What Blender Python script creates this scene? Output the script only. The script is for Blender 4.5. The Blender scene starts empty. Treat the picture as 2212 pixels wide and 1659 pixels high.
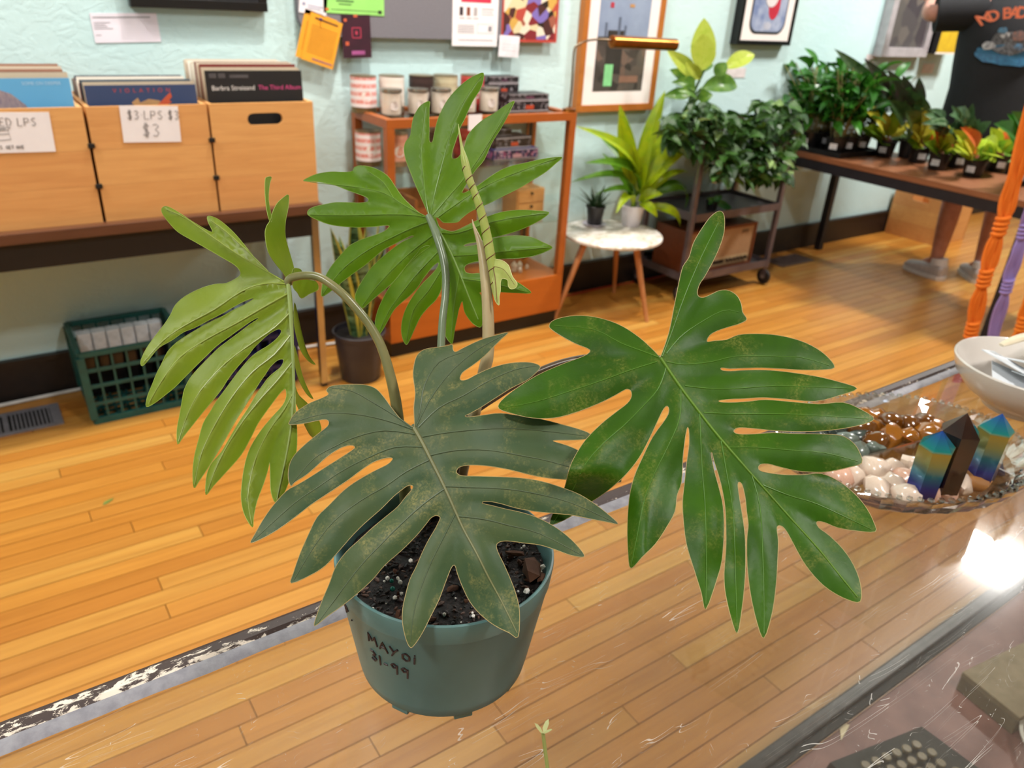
import bpy, bmesh, math, random
from mathutils import Vector, Matrix, noise as mnoise
from mathutils.geometry import delaunay_2d_cdt

random.seed(7)
scene = bpy.context.scene
COL = scene.collection

# ------------------------------------------------------------------ camera
CAM = Vector((0.0, 0.0, 1.42))
FPX, CX, CY = 1661.0, 1106.0, 829.5
RW = Matrix(((0.8246, -0.2155, 0.5230), (-0.5630, -0.4018, 0.7222), (0.0545, -0.8900, -0.4527)))
_r, _d, _f = (RW.col[i].copy() for i in range(3))
_f.normalize(); _r = (_r - _f * _r.dot(_f)).normalized(); _d = _f.cross(_r).normalized()
RW = Matrix((( _r.x, _d.x, _f.x), (_r.y, _d.y, _f.y), (_r.z, _d.z, _f.z)))
cam_data = bpy.data.cameras.new('camera')
cam_data.sensor_fit = 'HORIZONTAL'; cam_data.sensor_width = 36.0
cam_data.lens = FPX / 2212.0 * 36.0
cam_data.clip_start = 0.02; cam_data.clip_end = 60
cam_data.dof.use_dof = True; cam_data.dof.focus_distance = 0.52; cam_data.dof.aperture_fstop = 11.0
cam = bpy.data.objects.new('camera', cam_data); COL.objects.link(cam)
cm = Matrix(((_r.x, -_d.x, -_f.x, CAM.x), (_r.y, -_d.y, -_f.y, CAM.y), (_r.z, -_d.z, -_f.z, CAM.z), (0, 0, 0, 1)))
cam.matrix_world = cm
scene.camera = cam

# ------------------------------------------------------------------ world, exposure
world = bpy.data.worlds.new('world'); scene.world = world; world.use_nodes = True
world.node_tree.nodes['Background'].inputs[0].default_value = (0.75, 0.85, 1.0, 1)
world.node_tree.nodes['Background'].inputs[1].default_value = 0.3
scene.view_settings.view_transform = 'Standard'; scene.view_settings.look = 'None'
scene.view_settings.exposure = -0.30; scene.view_settings.gamma = 1.0
scene.view_settings.use_curve_mapping = False
scene.cycles.max_bounces = 5; scene.cycles.diffuse_bounces = 3; scene.cycles.glossy_bounces = 2; scene.cycles.transmission_bounces = 3; scene.cycles.transparent_max_bounces = 16
scene.cycles.use_adaptive_sampling = True; scene.cycles.adaptive_threshold = 0.05; scene.cycles.adaptive_min_samples = 16
scene.cycles.use_denoising = True
scene.cycles.sample_clamp_indirect = 6.0
scene.cycles.caustics_reflective = False; scene.cycles.caustics_refractive = False

# ------------------------------------------------------------------ ceiling lights (x, y, size, watts, colour)
CEIL = 3.60
PANEL_LIGHTS = [(4.91, 1.41, 0.40, 190, (1.0, 0.97, 0.93)), (1.15, 2.10, 0.36, 52, (1.0, 0.95, 0.89)),
                (1.30, -1.00, 0.36, 84, (1.0, 0.97, 0.93)), (-1.50, -0.30, 0.36, 84, (1.0, 0.97, 0.94)),
                (4.40, -1.60, 0.36, 10, (1.0, 0.96, 0.91)), (7.60, 1.60, 0.36, 16, (1.0, 0.96, 0.91)),
                (-1.80, 2.00, 0.36, 60, (1.0, 0.96, 0.91))]
TRACK_LIGHTS = [(1.25, 2.30), (-0.75, 2.20), (2.55, 1.75), (5.45, 1.95)]
def add_area(loc, size, watts, colour, aim=None, shape='SQUARE'):
    l = bpy.data.lights.new('ceiling_lamp', 'AREA'); l.shape = shape; l.size = size; l.energy = watts; l.color = colour
    o = bpy.data.objects.new('ceiling_lamp', l); o.location = loc; COL.objects.link(o)
    if aim is not None:
        o.rotation_euler = (Vector(aim) - Vector(loc)).to_track_quat('-Z', 'Y').to_euler()
    return o
for (x, y, s, w, c) in PANEL_LIGHTS:
    add_area((x, y, CEIL - 0.062), s, w, c)
for (x, y) in TRACK_LIGHTS:
    add_area((x + 0.01, y + 0.055, CEIL - 0.285), 0.07, 26, (1.0, 0.94, 0.86), (x + 0.05, 3.03, 1.5), 'DISK').data.spread = math.radians(110)

# ------------------------------------------------------------------ helpers
def ray(px, py):
    return RW @ Vector((px - CX, py - CY, FPX))
def at_z(px, py, z):
    r = ray(px, py); return CAM + r * ((z - CAM.z) / r.z)
def at_y(px, py, y):
    r = ray(px, py); return CAM + r * (y / r.y)
def at_d(px, py, d):
    return CAM + ray(px, py) * (d / FPX)

def C(h, a=1.0):
    h = h.lstrip('#'); v = [int(h[i:i + 2], 16) / 255 for i in (0, 2, 4)]
    return tuple((x / 12.92 if x <= 0.04045 else ((x + 0.055) / 1.055) ** 2.4) for x in v) + (a,)

MATS = {}
def nd(nt, kind, **kw):
    n = nt.nodes.new(kind)
    for k, v in kw.items():
        if k.startswith('i_'): n.inputs[k[2:].replace('_', ' ')].default_value = v
        else: setattr(n, k, v)
    return n
def mixrgb(nt, fac, a, b, blend='MIX'):
    m = nt.nodes.new('ShaderNodeMix'); m.data_type = 'RGBA'; m.blend_type = blend
    for sock, v in ((m.inputs[0], fac), (m.inputs[6], a), (m.inputs[7], b)):
        if hasattr(v, 'node'): nt.links.new(v, sock)
        else: sock.default_value = v
    return m.outputs[2]
def ramp(nt, fac, stops):
    r = nt.nodes.new('ShaderNodeValToRGB'); nt.links.new(fac, r.inputs[0])
    els = r.color_ramp.elements
    while len(els) < len(stops): els.new(0.5)
    for e, (p, c) in zip(els, stops): e.position = p; e.color = c if len(c) == 4 else (*c, 1)
    return r.outputs[0]
def mapped(nt, coord='Object', scale=(1, 1, 1), rand=False):
    if coord == 'World': src = nt.nodes.new('ShaderNodeNewGeometry').outputs['Position']
    else: src = nt.nodes.new('ShaderNodeTexCoord').outputs[coord]
    mp = nt.nodes.new('ShaderNodeMapping'); mp.inputs['Scale'].default_value = scale
    nt.links.new(src, mp.inputs['Vector'])
    if rand:
        oi = nt.nodes.new('ShaderNodeObjectInfo'); mu = nt.nodes.new('ShaderNodeVectorMath'); mu.operation = 'SCALE'
        mu.inputs[0].default_value = (37.0, 91.0, 53.0); nt.links.new(oi.outputs['Random'], mu.inputs['Scale'])
        nt.links.new(mu.outputs[0], mp.inputs['Location'])
    return mp.outputs[0]
def noise(nt, vec, scale, detail=3.0, rough=0.55, dist=0.0):
    n = nd(nt, 'ShaderNodeTexNoise'); n.inputs['Scale'].default_value = scale; n.inputs['Detail'].default_value = detail
    n.inputs['Roughness'].default_value = rough; n.inputs['Distortion'].default_value = dist
    nt.links.new(vec, n.inputs['Vector']); return n.outputs['Fac']
def newmat(name):
    m = bpy.data.materials.new(name); m.use_nodes = True; nt = m.node_tree
    b = nt.nodes['Principled BSDF']; MATS[name] = m
    return m, nt, b
def bump(nt, b, h, strength=0.3, dist=0.01):
    bn = nt.nodes.new('ShaderNodeBump'); bn.inputs['Strength'].default_value = strength; bn.inputs['Distance'].default_value = dist
    nt.links.new(h, bn.inputs['Height']); nt.links.new(bn.outputs[0], b.inputs['Normal'])
def M(name, col=None, rough=0.5, metal=0.0, col2=None, nscale=20.0, stretch=(1, 1, 1), bmp=0.0, spec=0.5, coat=0.0, vary=0.0, coord='Object', alpha=1.0, trans=0.0, emit=0.0):
    if name in MATS: return MATS[name]
    m, nt, b = newmat(name)
    c = C(col) if isinstance(col, str) else col
    c2 = C(col2) if isinstance(col2, str) else (col2 or tuple(min(1, x * 0.82) for x in c[:3]) + (1,))
    v = mapped(nt, coord, stretch)
    f = noise(nt, v, nscale, 4)
    out = mixrgb(nt, ramp(nt, f, [(0.35, (0, 0, 0)), (0.65, (1, 1, 1))]), c, c2)
    if vary:
        oi = nt.nodes.new('ShaderNodeObjectInfo'); h = nt.nodes.new('ShaderNodeHueSaturation')
        mr = nt.nodes.new('ShaderNodeMapRange'); mr.inputs[3].default_value = 1 - vary; mr.inputs[4].default_value = 1 + vary
        nt.links.new(oi.outputs['Random'], mr.inputs[0]); nt.links.new(mr.outputs[0], h.inputs['Value']); nt.links.new(out, h.inputs['Color'])
        out = h.outputs[0]
    nt.links.new(out, b.inputs['Base Color'])
    b.inputs['Roughness'].default_value = rough; b.inputs['Metallic'].default_value = metal
    b.inputs['Specular IOR Level'].default_value = spec
    if coat: b.inputs['Coat Weight'].default_value = coat; b.inputs['Coat Roughness'].default_value = 0.15
    if bmp: bump(nt, b, f, bmp, 0.004)
    if emit:
        nt.links.new(out, b.inputs['Emission Color']); b.inputs['Emission Strength'].default_value = emit
    if trans:
        tr = nt.nodes.new('ShaderNodeBsdfTranslucent'); nt.links.new(out, tr.inputs['Color'])
        mx = nt.nodes.new('ShaderNodeMixShader'); mx.inputs[0].default_value = trans
        nt.links.new(b.outputs[0], mx.inputs[1]); nt.links.new(tr.outputs[0], mx.inputs[2])
        nt.links.new(mx.outputs[0], nt.nodes['Material Output'].inputs[0])
    return m

class MB:
    """collects geometry of ONE mesh"""
    def __init__(self): self.v = []; self.f = []; self.mi = []; self.cur = 0
    def add(self, vs, fs, mat=None):
        n = len(self.v)
        self.v += [tuple(mat @ Vector(p)) if mat is not None else tuple(p) for p in vs]
        self.f += [tuple(i + n for i in f) for f in fs]; self.mi += [self.cur] * len(fs)
        return self
    def box(self, a, b, mat=None, bev=0.0):
        x0, y0, z0 = a; x1, y1, z1 = b
        if bev <= 0:
            vs = [(x, y, z) for z in (z0, z1) for x, y in ((x0, y0), (x1, y0), (x1, y1), (x0, y1))]
            return self.add(vs, [(3, 2, 1, 0), (4, 5, 6, 7), (0, 1, 5, 4), (1, 2, 6, 5), (2, 3, 7, 6), (3, 0, 4, 7)], mat)
        k = min(bev, abs(x1 - x0) * .45, abs(y1 - y0) * .45, abs(z1 - z0) * .45)
        bm = bmesh.new(); bmesh.ops.create_cube(bm, size=1.0)
        for q in bm.verts:
            q.co = Vector(((x0 + x1) / 2 + q.co.x * (x1 - x0), (y0 + y1) / 2 + q.co.y * (y1 - y0), (z0 + z1) / 2 + q.co.z * (z1 - z0)))
        bmesh.ops.bevel(bm, geom=list(bm.edges), offset=k, segments=2, profile=0.6, affect='EDGES')
        bm.verts.index_update()
        vs = [q.co.copy() for q in bm.verts]; fs = [[q.index for q in fc.verts] for fc in bm.faces]; bm.free()
        return self.add(vs, fs, mat)
    def tube(self, pts, r, seg=8, cap=True, flat=1.0, up=None):
        pts = [Vector(p) for p in pts]; n = len(pts)
        rr = r if isinstance(r, (list, tuple)) else [r] * n
        vs = []; fs = []; prev = None
        for i, p in enumerate(pts):
            t = (pts[min(i + 1, n - 1)] - pts[max(i - 1, 0)])
            if t.length < 1e-9: t = Vector((0, 0, 1))
            t.normalize()
            if prev is None:
                a = Vector(up) if up is not None else (Vector((0, 0, 1)) if abs(t.z) < 0.9 else Vector((1, 0, 0)))
            else: a = prev
            a = a - t * a.dot(t)
            if a.length < 1e-6: a = t.orthogonal()
            a.normalize(); b = t.cross(a); prev = a
            for k in range(seg):
                an = 2 * math.pi * k / seg
                vs.append(p + (a * math.cos(an) * flat + b * math.sin(an)) * rr[i])
        for i in range(n - 1):
            for k in range(seg):
                k2 = (k + 1) % seg
                fs.append((i * seg + k, i * seg + k2, (i + 1) * seg + k2, (i + 1) * seg + k))
        if cap: fs.append(tuple(range(seg - 1, -1, -1))); fs.append(tuple((n - 1) * seg + k for k in range(seg)))
        return self.add(vs, fs)
    def lathe(self, prof, seg=32, c=(0, 0, 0), mat=None, sx=1.0, sy=1.0, closed=False):
        vs = []; fs = []; n = len(prof)
        for r, z in prof:
            for k in range(seg):
                a = 2 * math.pi * k / seg; vs.append((c[0] + r * sx * math.cos(a), c[1] + r * sy * math.sin(a), c[2] + z))
        m = n if closed else n - 1
        for i in range(m):
            j = (i + 1) % n
            for k in range(seg):
                k2 = (k + 1) % seg; fs.append((i * seg + k, i * seg + k2, j * seg + k2, j * seg + k))
        if not closed:
            if prof[0][0] > 1e-5: fs.append(tuple(range(seg - 1, -1, -1)))
            if prof[-1][0] > 1e-5: fs.append(tuple((n - 1) * seg + k for k in range(seg)))
        return self.add(vs, fs, mat)
    def prism(self, poly, z0, z1, mat=None):
        n = len(poly); vs = [(x, y, z0) for x, y in poly] + [(x, y, z1) for x, y in poly]
        fs = [tuple(range(n - 1, -1, -1)), tuple(range(n, 2 * n))] + [(i, (i + 1) % n, n + (i + 1) % n, n + i) for i in range(n)]
        return self.add(vs, fs, mat)
    def mesh(self, name, mats, smooth=False):
        me = bpy.data.meshes.new(name); me.from_pydata([tuple(p) for p in self.v], [], self.f)
        for m in (mats if isinstance(mats, (list, tuple)) else [mats]): me.materials.append(m)
        if any(self.mi): me.polygons.foreach_set('material_index', self.mi)
        if smooth:
            me.polygons.foreach_set('use_smooth', [True] * len(me.polygons))
            try: me.set_sharp_from_angle(angle=math.radians(38))
            except Exception: pass
        me.update(); return me
    def build(self, name, mats, parent=None, smooth=False, loc=None):
        return link(name, self.mesh(name, mats, smooth), parent, loc)
def link(name, data, parent=None, loc=None, rot=None, scale=None):
    o = bpy.data.objects.new(name, data); COL.objects.link(o)
    if parent is not None: o.parent = parent
    if loc is not None: o.location = loc
    if rot is not None: o.rotation_euler = rot
    if scale is not None: o.scale = scale
    return o
def tag(o, label, cat, group=None, kind=None):
    o['label'] = label; o['category'] = cat
    if group: o['group'] = group
    if kind: o['kind'] = kind
    return o
def thing(name, label, cat, loc=(0, 0, 0), rz=0.0, group=None):
    o = bpy.data.objects.new(name, None); COL.objects.link(o); o.empty_display_size = 0.05
    o.location = loc; o.rotation_euler = (0, 0, rz)
    return tag(o, label, cat, group)
def struct(name, mb, mat, smooth=False):
    o = mb.build(name, mat, None, smooth) if isinstance(mb, MB) else mb
    o['kind'] = 'structure'; return o
def copy_tree(o, parent=None):
    c = o.copy(); COL.objects.link(c); c.parent = parent
    for ch in list(o.children): copy_tree(ch, c)
    return c
def catmull(pts, sub=4, closed=False):
    n = len(pts); out = []
    rng = range(n if closed else n - 1)
    for i in rng:
        p0 = pts[(i - 1) % n] if closed else pts[max(i - 1, 0)]; p1 = pts[i]
        p2 = pts[(i + 1) % n]; p3 = pts[(i + 2) % n] if closed else pts[min(i + 2, n - 1)]
        for k in range(sub):
            t = k / sub
            out.append(tuple(0.5 * (2 * b + (c - a) * t + (2 * a - 5 * b + 4 * c - d) * t * t + (3 * b - a - 3 * c + d) * t ** 3)
                             for a, b, c, d in zip(p0, p1, p2, p3)))
    if not closed: out.append(tuple(pts[-1]))
    return out
def text_geo(body, size=1.0, extrude=0.0, align='CENTER', spacing=1.0, bold=0.0, shear=0.0):
    """letters as vertices and faces in the XY plane"""
    cu = bpy.data.curves.new('lettering', 'FONT'); cu.body = body; cu.size = size; cu.align_x = align; cu.align_y = 'CENTER'
    cu.extrude = extrude; cu.space_character = spacing; cu.offset = bold; cu.shear = shear; cu.resolution_u = 3
    o = bpy.data.objects.new('lettering', cu); COL.objects.link(o)
    dg = bpy.context.evaluated_depsgraph_get(); dg.update()
    me = o.evaluated_get(dg).to_mesh()
    vs = [v.co.copy() for v in me.vertices]; fs = [tuple(p.vertices) for p in me.polygons]
    o.evaluated_get(dg).to_mesh_clear(); bpy.data.objects.remove(o); bpy.data.curves.remove(cu)
    return vs, fs
def text_on(parent, name, body, size, mat, origin, xdir, ydir, lift=0.0006, **kw):
    """letters laid on a flat face: origin, x direction, y direction in the parent's space"""
    vs, fs = text_geo(body, size, **kw)
    X = Vector(xdir).normalized(); Y = Vector(ydir).normalized(); N = X.cross(Y)
    mb = MB(); mb.add([Vector(origin) + X * v.x + Y * v.y + N * (lift + v.z) for v in vs], fs)
    return mb.build(name, mat, parent)
def strokes_on(parent, name, strokes, mat, origin, xdir, ydir, w, lift=0.0005):
    """pen strokes (lists of 2D points) as flattened ribbons on a flat face"""
    X = Vector(xdir).normalized(); Y = Vector(ydir).normalized(); N = X.cross(Y); mb = MB()
    for s in strokes:
        pts = [Vector(origin) + X * a + Y * b + N * lift for a, b in s]
        if len(pts) < 2: continue
        mb.tube(pts, w, 6, flat=0.25, up=N)
    return mb.build(name, mat, parent)
# a small pen alphabet (unit height) for hand lettering
PEN = {
 'M': ([(0, 0), (.1, 1), (.4, .35), (.7, 1), (.8, 0)],), 'A': ([(0, 0), (.35, 1), (.7, 0)], [(.15, .4), (.55, .4)]),
 'Y': ([(0, 1), (.3, .5)], [(.65, 1), (.3, .5), (.1, 0)]), 'O': ([(.35, .9), (.08, .65), (.08, .25), (.35, .05), (.6, .25), (.6, .65), (.35, .9)],),
 'I': ([(.1, 0), (.15, .75)], [(.17, .95), (.18, 1.02)]), 'P': ([(0, 0), (.05, 1), (.45, .95), (.55, .7), (.4, .5), (.05, .45)],),
 'L': ([(.05, 1), (0, 0), (.5, .02)],), 'S': ([(.55, .9), (.3, 1), (.08, .8), (.3, .52), (.52, .28), (.35, .02), (.02, .1)],),
 '$': ([(.55, .85), (.3, .95), (.08, .75), (.3, .52), (.52, .28), (.35, .06), (.02, .15)], [(.25, 1.12), (.25, -.1)], [(.38, 1.12), (.38, -.1)]),
 '3': ([(.05, .92), (.3, 1), (.5, .8), (.22, .55), (.5, .3), (.3, .0), (.02, .1)],), '1': ([(.1, 1), (.05, 0)],),
 '9': ([(.5, .85), (.25, 1), (.05, .78), (.2, .55), (.48, .7), (.5, .95), (.42, 0)],), '-': ([(.05, .45), (.35, .47)],), '.': ([(.1, 0), (.14, .04)],),
 '·': ([(.1, .5), (.16, .52)],), 'U': ([(.02, 1), (.05, .2), (.3, 0), (.52, .2), (.55, 1)],), 'E': ([(.5, 1), (.05, .98), (.02, 0), (.5, .02)], [(.03, .52), (.4, .52)]),
 'D': ([(.05, 1), (.02, 0), (.4, .1), (.58, .5), (.4, .9), (.05, 1)],), 'G': ([(.55, .85), (.3, 1), (.05, .6), (.15, .1), (.45, .05), (.55, .4), (.3, .4)],),
 'B': ([(.02, 0), (.05, 1), (.4, .9), (.35, .58), (.05, .52), (.5, .4), (.45, .08), (.02, 0)],), 'T': ([(.0, .98), (.6, 1)], [(.3, 1), (.28, 0)]),
 'N': ([(0, 0), (.05, 1), (.5, 0), (.55, 1)],), 'F': ([(.5, 1), (.05, .98), (.02, 0)], [(.03, .52), (.4, .52)]), 'H': ([(.02, 1), (0, 0)], [(.5, 1), (.5, 0)], [(.02, .5), (.5, .5)]),
}
def pen(body, h, gap=0.22):
    out = []; x = 0.0
    for ch in body:
        if ch == ' ': x += 0.45; continue
        g = PEN.get(ch.upper())
        if not g: x += .4; continue
        k = 0.75 if ch.islower() else 1.0
        wmax = max(p[0] for s in g for p in s)
        for s in g: out.append([((x + p[0] * k) * h, p[1] * k * h) for p in s])
        x += wmax * k + gap
    return out, x * h

# ================================================================== the room
WALL_Y = 3.03
def wood_mat(name, cols, grain='3c1e0a', gs=(1.6, 30, 30), rough=0.38, rand=True, coord='World', gmix=0.35, coat=0.0, gscale=1.0):
    if name in MATS: return MATS[name]
    m, nt, b = newmat(name)
    v = mapped(nt, coord, gs, rand)
    f = noise(nt, v, 2.2 * gscale, 5, 0.6, 0.6)
    f2 = noise(nt, mapped(nt, coord, tuple(g * 0.25 for g in gs), rand), 3.0 * gscale, 3, 0.5, 1.2)
    oi = nt.nodes.new('ShaderNodeObjectInfo')
    base = ramp(nt, oi.outputs['Random'], [(i / max(1, len(cols) - 1), C(c)) for i, c in enumerate(cols)])
    g = ramp(nt, f, [(0.38, (0, 0, 0)), (0.75, (1, 1, 1))])
    k = nt.nodes.new('ShaderNodeMath'); k.operation = 'MULTIPLY'; k.inputs[1].default_value = gmix; nt.links.new(g, k.inputs[0])
    out = mixrgb(nt, k.outputs[0], base, C(grain))
    k2 = nt.nodes.new('ShaderNodeMath'); k2.operation = 'MULTIPLY'; k2.inputs[1].default_value = gmix * 0.8
    nt.links.new(ramp(nt, f2, [(0.45, (0, 0, 0)), (0.7, (1, 1, 1))]), k2.inputs[0])
    out = mixrgb(nt, k2.outputs[0], out, C(cols[-1]))
    nt.links.new(out, b.inputs['Base Color']); b.inputs['Roughness'].default_value = rough
    if coat: b.inputs['Coat Weight'].default_value = coat; b.inputs['Coat Roughness'].default_value = 0.2
    bump(nt, b, f, 0.06, 0.002)
    return m
PLANK = wood_mat('maple_plank', ['b3742c', 'be8236', 'a96a27', 'c38d40', 'b97b30', 'ae7029', 'c29246', 'b5762c'], '84490f', (1.2, 26, 26), 0.33, True, 'World', 0.45)
def plank_floor_mat():
    m, nt, b = newmat('maple_floor')
    v = mapped(nt, 'World', (1, 1, 1))
    br = nd(nt, 'ShaderNodeTexBrick'); nt.links.new(v, br.inputs['Vector'])
    br.inputs['Scale'].default_value = 1.0; br.inputs['Brick Width'].default_value = 1.3; br.inputs['Row Height'].default_value = 0.0565
    br.inputs['Mortar Size'].default_value = 0.0012; br.inputs['Color1'].default_value = C('c4863c'); br.inputs['Color2'].default_value = C('d9a055')
    br.inputs['Mortar'].default_value = C('4a2a12')
    nt.links.new(br.outputs[0], b.inputs['Base Color']); b.inputs['Roughness'].default_value = 0.35
    return m
fl = struct('floor', MB().box((-3.2, -3.2, -0.12), (9.2, WALL_Y + .05, -0.012)), plank_floor_mat())
sub = MB().box((-0.75, 0.50, -0.0119), (7.0, 3.028, -0.0075)).build('subfloor', M('subfloor', '26130a', 0.9), fl)
pk = MB().box((0, 0, -0.0074), (1, 1, 0)).mesh('plank', PLANK)
rnd = random.Random(3)
row = 0; y1 = 3.027
while y1 > 0.53:
    w = 0.0565; x = -0.7 + rnd.uniform(-0.6, 0.3); xm = min(6.9, 3.35 * y1 + 0.7)
    x = max(x, -0.74)
    while x < xm:
        L = rnd.uniform(0.45, 1.9)
        if x + L > 6.95: L = 6.95 - x
        if L > 0.03: link('plank', pk, fl, (x, y1 - w, rnd.uniform(-0.0004, 0.0)), None, (L - 0.002, w - 0.0024, 1))
        x += L
    y1 -= w; row += 1

def plaster_mat(name, col, col2, bs):
    m, nt, b = newmat(name)
    v = mapped(nt, 'World', (1, 1, 1))
    big = noise(nt, v, 1.3, 2, 0.5)
    nt.links.new(mixrgb(nt, ramp(nt, big, [(0.35, (0, 0, 0)), (0.7, (1, 1, 1))]), C(col), C(col2)), b.inputs['Base Color'])
    b.inputs['Roughness'].default_value = 0.62
    n1 = noise(nt, mapped(nt, 'World', (1, 1, 1.5)), 17, 5, 0.62, 1.4)
    r = ramp(nt, n1, [(0.42, (0, 0, 0)), (0.5, (.75, .75, .75)), (0.68, (1, 1, 1))])
    bump(nt, b, r, bs, 0.006)
    return m
WALLM = plaster_mat('mint_plaster', 'bddbdd', 'c7e0e1', 0.2)
struct('wall_back', MB().box((-3.1, WALL_Y, -0.02), (9.1, WALL_Y + 0.12, CEIL + .1)), WALLM)
struct('wall_left', MB().box((-3.12, -3.1, -0.02), (-3.0, WALL_Y, CEIL + .1)), WALLM)
struct('wall_right', MB().box((9.0, -3.1, -0.02), (9.12, WALL_Y, CEIL + .1)), WALLM)
struct('wall_front', MB().box((-3.1, -3.12, -0.02), (9.1, -3.0, CEIL + .1)), M('warm_grey_wall', 'b5afa5', 0.7, col2='aaa498', nscale=3))
struct('ceiling', MB().box((-3.1, -3.1, CEIL), (9.1, WALL_Y + .1, CEIL + 0.1)), M('ceiling_grey', 'a3a19c', 0.8, col2='98968f', nscale=4))
DARKBASE = M('espresso_paint', '1e1512', 0.45, col2='140e0c', nscale=30)
bb = struct('baseboard_back', MB().box((-3.0, WALL_Y - 0.022, 0), (9.0, WALL_Y - 0.0005, 0.138)).box((-3.0, WALL_Y - 0.028, 0.138), (9.0, WALL_Y - .0005, 0.158)), DARKBASE)

for i, (x, y, s, w, c) in enumerate(PANEL_LIGHTS):
    where = ['above the plant table', 'above the wooden display case', 'behind the camera', 'behind the camera at far left', 'behind the camera at right', 'at the far right end', 'at the far left end'][i]
    t = thing('ceiling_light', 'square white ceiling light panel ' + where, 'light', (x, y, CEIL), 0, 'square ceiling light panels')
    h = s / 2 + 0.02
    MB().box((-h, -h, -0.055), (h, h, -0.001), bev=.004).build('housing', M('lamp_white', 'f2f2f0', 0.4), t)
    f = MB()
    for a, b_ in (((-h, -h), (h, -h + .018)), ((-h, h - .018), (h, h)), ((-h, -h), (-h + .018, h)), ((h - .018, -h), (h, h))):
        f.box((a[0], a[1], -0.075), (b_[0], b_[1], -0.0555))
    f.build('frame', M('lamp_white', 'f2f2f0', 0.4), t)
    MB().box((-h, 0.05, -0.074), (h, 0.056, -0.064)).build('divider_bar', M('lamp_white'), t)
for i, (x, y) in enumerate(TRACK_LIGHTS):
    t = thing('track_spotlight', ['black track spotlight aimed at the pin board', 'black track spotlight nearest the left wall', 'black track spotlight aimed at the tall framed print', 'black track spotlight aimed at the far frames'][i], 'light', (x, y, CEIL), 0, 'track spotlights')
    MB().tube([(0, 0, -0.001), (0, 0, -0.13)], 0.012, 10).build('stem', M('lamp_black', '161616', 0.4), t)
    d = (Vector((0.05, WALL_Y - y, 1.5 - CEIL + .2))).normalized()
    p = Vector((0, 0, -0.16)); mbh = MB(); n = d.orthogonal()
    mbh.tube([p - d * .07, p - d * .065, p + d * .05, p + d * .05, p - d * .04], [0.03, 0.048, 0.052, 0.045, 0.04], 20)
    mbh.build('lamp_head', M('lamp_black'), t, True)

# floor vents, cables on the floor
def floor_vent(x, y, L, W, label, col):
    t = thing('floor_vent', label, 'vent', (x, y, 0), 0, 'floor heating vents')
    f = MB(); m = M('vent_metal_' + col, col, 0.45, 0.4, nscale=60)
    f.box((0, 0, 0.0003), (L, .018, .006)).box((0, W - .018, .0003), (L, W, .006)).box((0, .018, .0003), (.03, W - .018, .006)).box((L - .03, .018, .0003), (L, W - .018, .006))
    f.box((L * .5 - .008, .018, .0003), (L * .5 + .008, W - .018, .006)).build('frame', m, t)
    MB().box((.03, .018, .0001), (L - .03, W - .018, .0008)).build('opening', M('vent_black', '080808', .9), t)
    sl = MB().box((0, .018, .0012), (.006, W - .018, .005)).mesh('louver', m)
    k = .034
    while k < L - .036:
        if abs(k - L * .5) > .014: link('louver', sl, t, (k, 0, 0))
        k += .0125
floor_vent(-0.25, 2.755, 0.335, 0.165, 'grey slotted floor vent beside the green milk crate', '8d8a92')
floor_vent(4.02, 2.78, 0.32, 0.15, 'dull metal floor vent near the wheeled cart', '6d5a55')
tag(MB().tube([(-.6, 2.985, .008), (-.2, 2.98, .008), (.1, 2.99, .008), (.35, 2.995, .008), (.9, 2.985, .008), (1.1, 2.96, .008), (1.29, 2.93, .008)], 0.007, 8).build('cable', M('cable_white', 'd9d6d2', .5), None, True), 'white cable running along the baseboard by the milk crate', 'cable')
tag(MB().tube(catmull([(2.26, 2.96, .005), (2.5, 2.975, .005), (2.75, 2.985, .005), (2.95, 2.98, .005), (3.3, 2.99, .005)], 4), 0.004, 8).build('cable', M('cable_red', 'b02818', .5), None, True), 'red cable along the black baseboard behind the round table', 'cable')
lf = MB(); lf.add([(0, 0, .001), (.012, .006, .004), (.03, .004, .003), (.042, 0, .001), (.03, -.005, .002), (.012, -.006, .002)], [(0, 1, 5), (1, 2, 4, 5), (2, 3, 4)])
o = lf.build('fallen_leaf', M('fallen_leaf', '6d7a2c', .6), None); o.location = at_z(222, 1092, 0.0); o.rotation_euler = (0, 0, .6)
tag(o, 'small fallen green leaf lying on the wooden floor', 'leaf')

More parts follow.
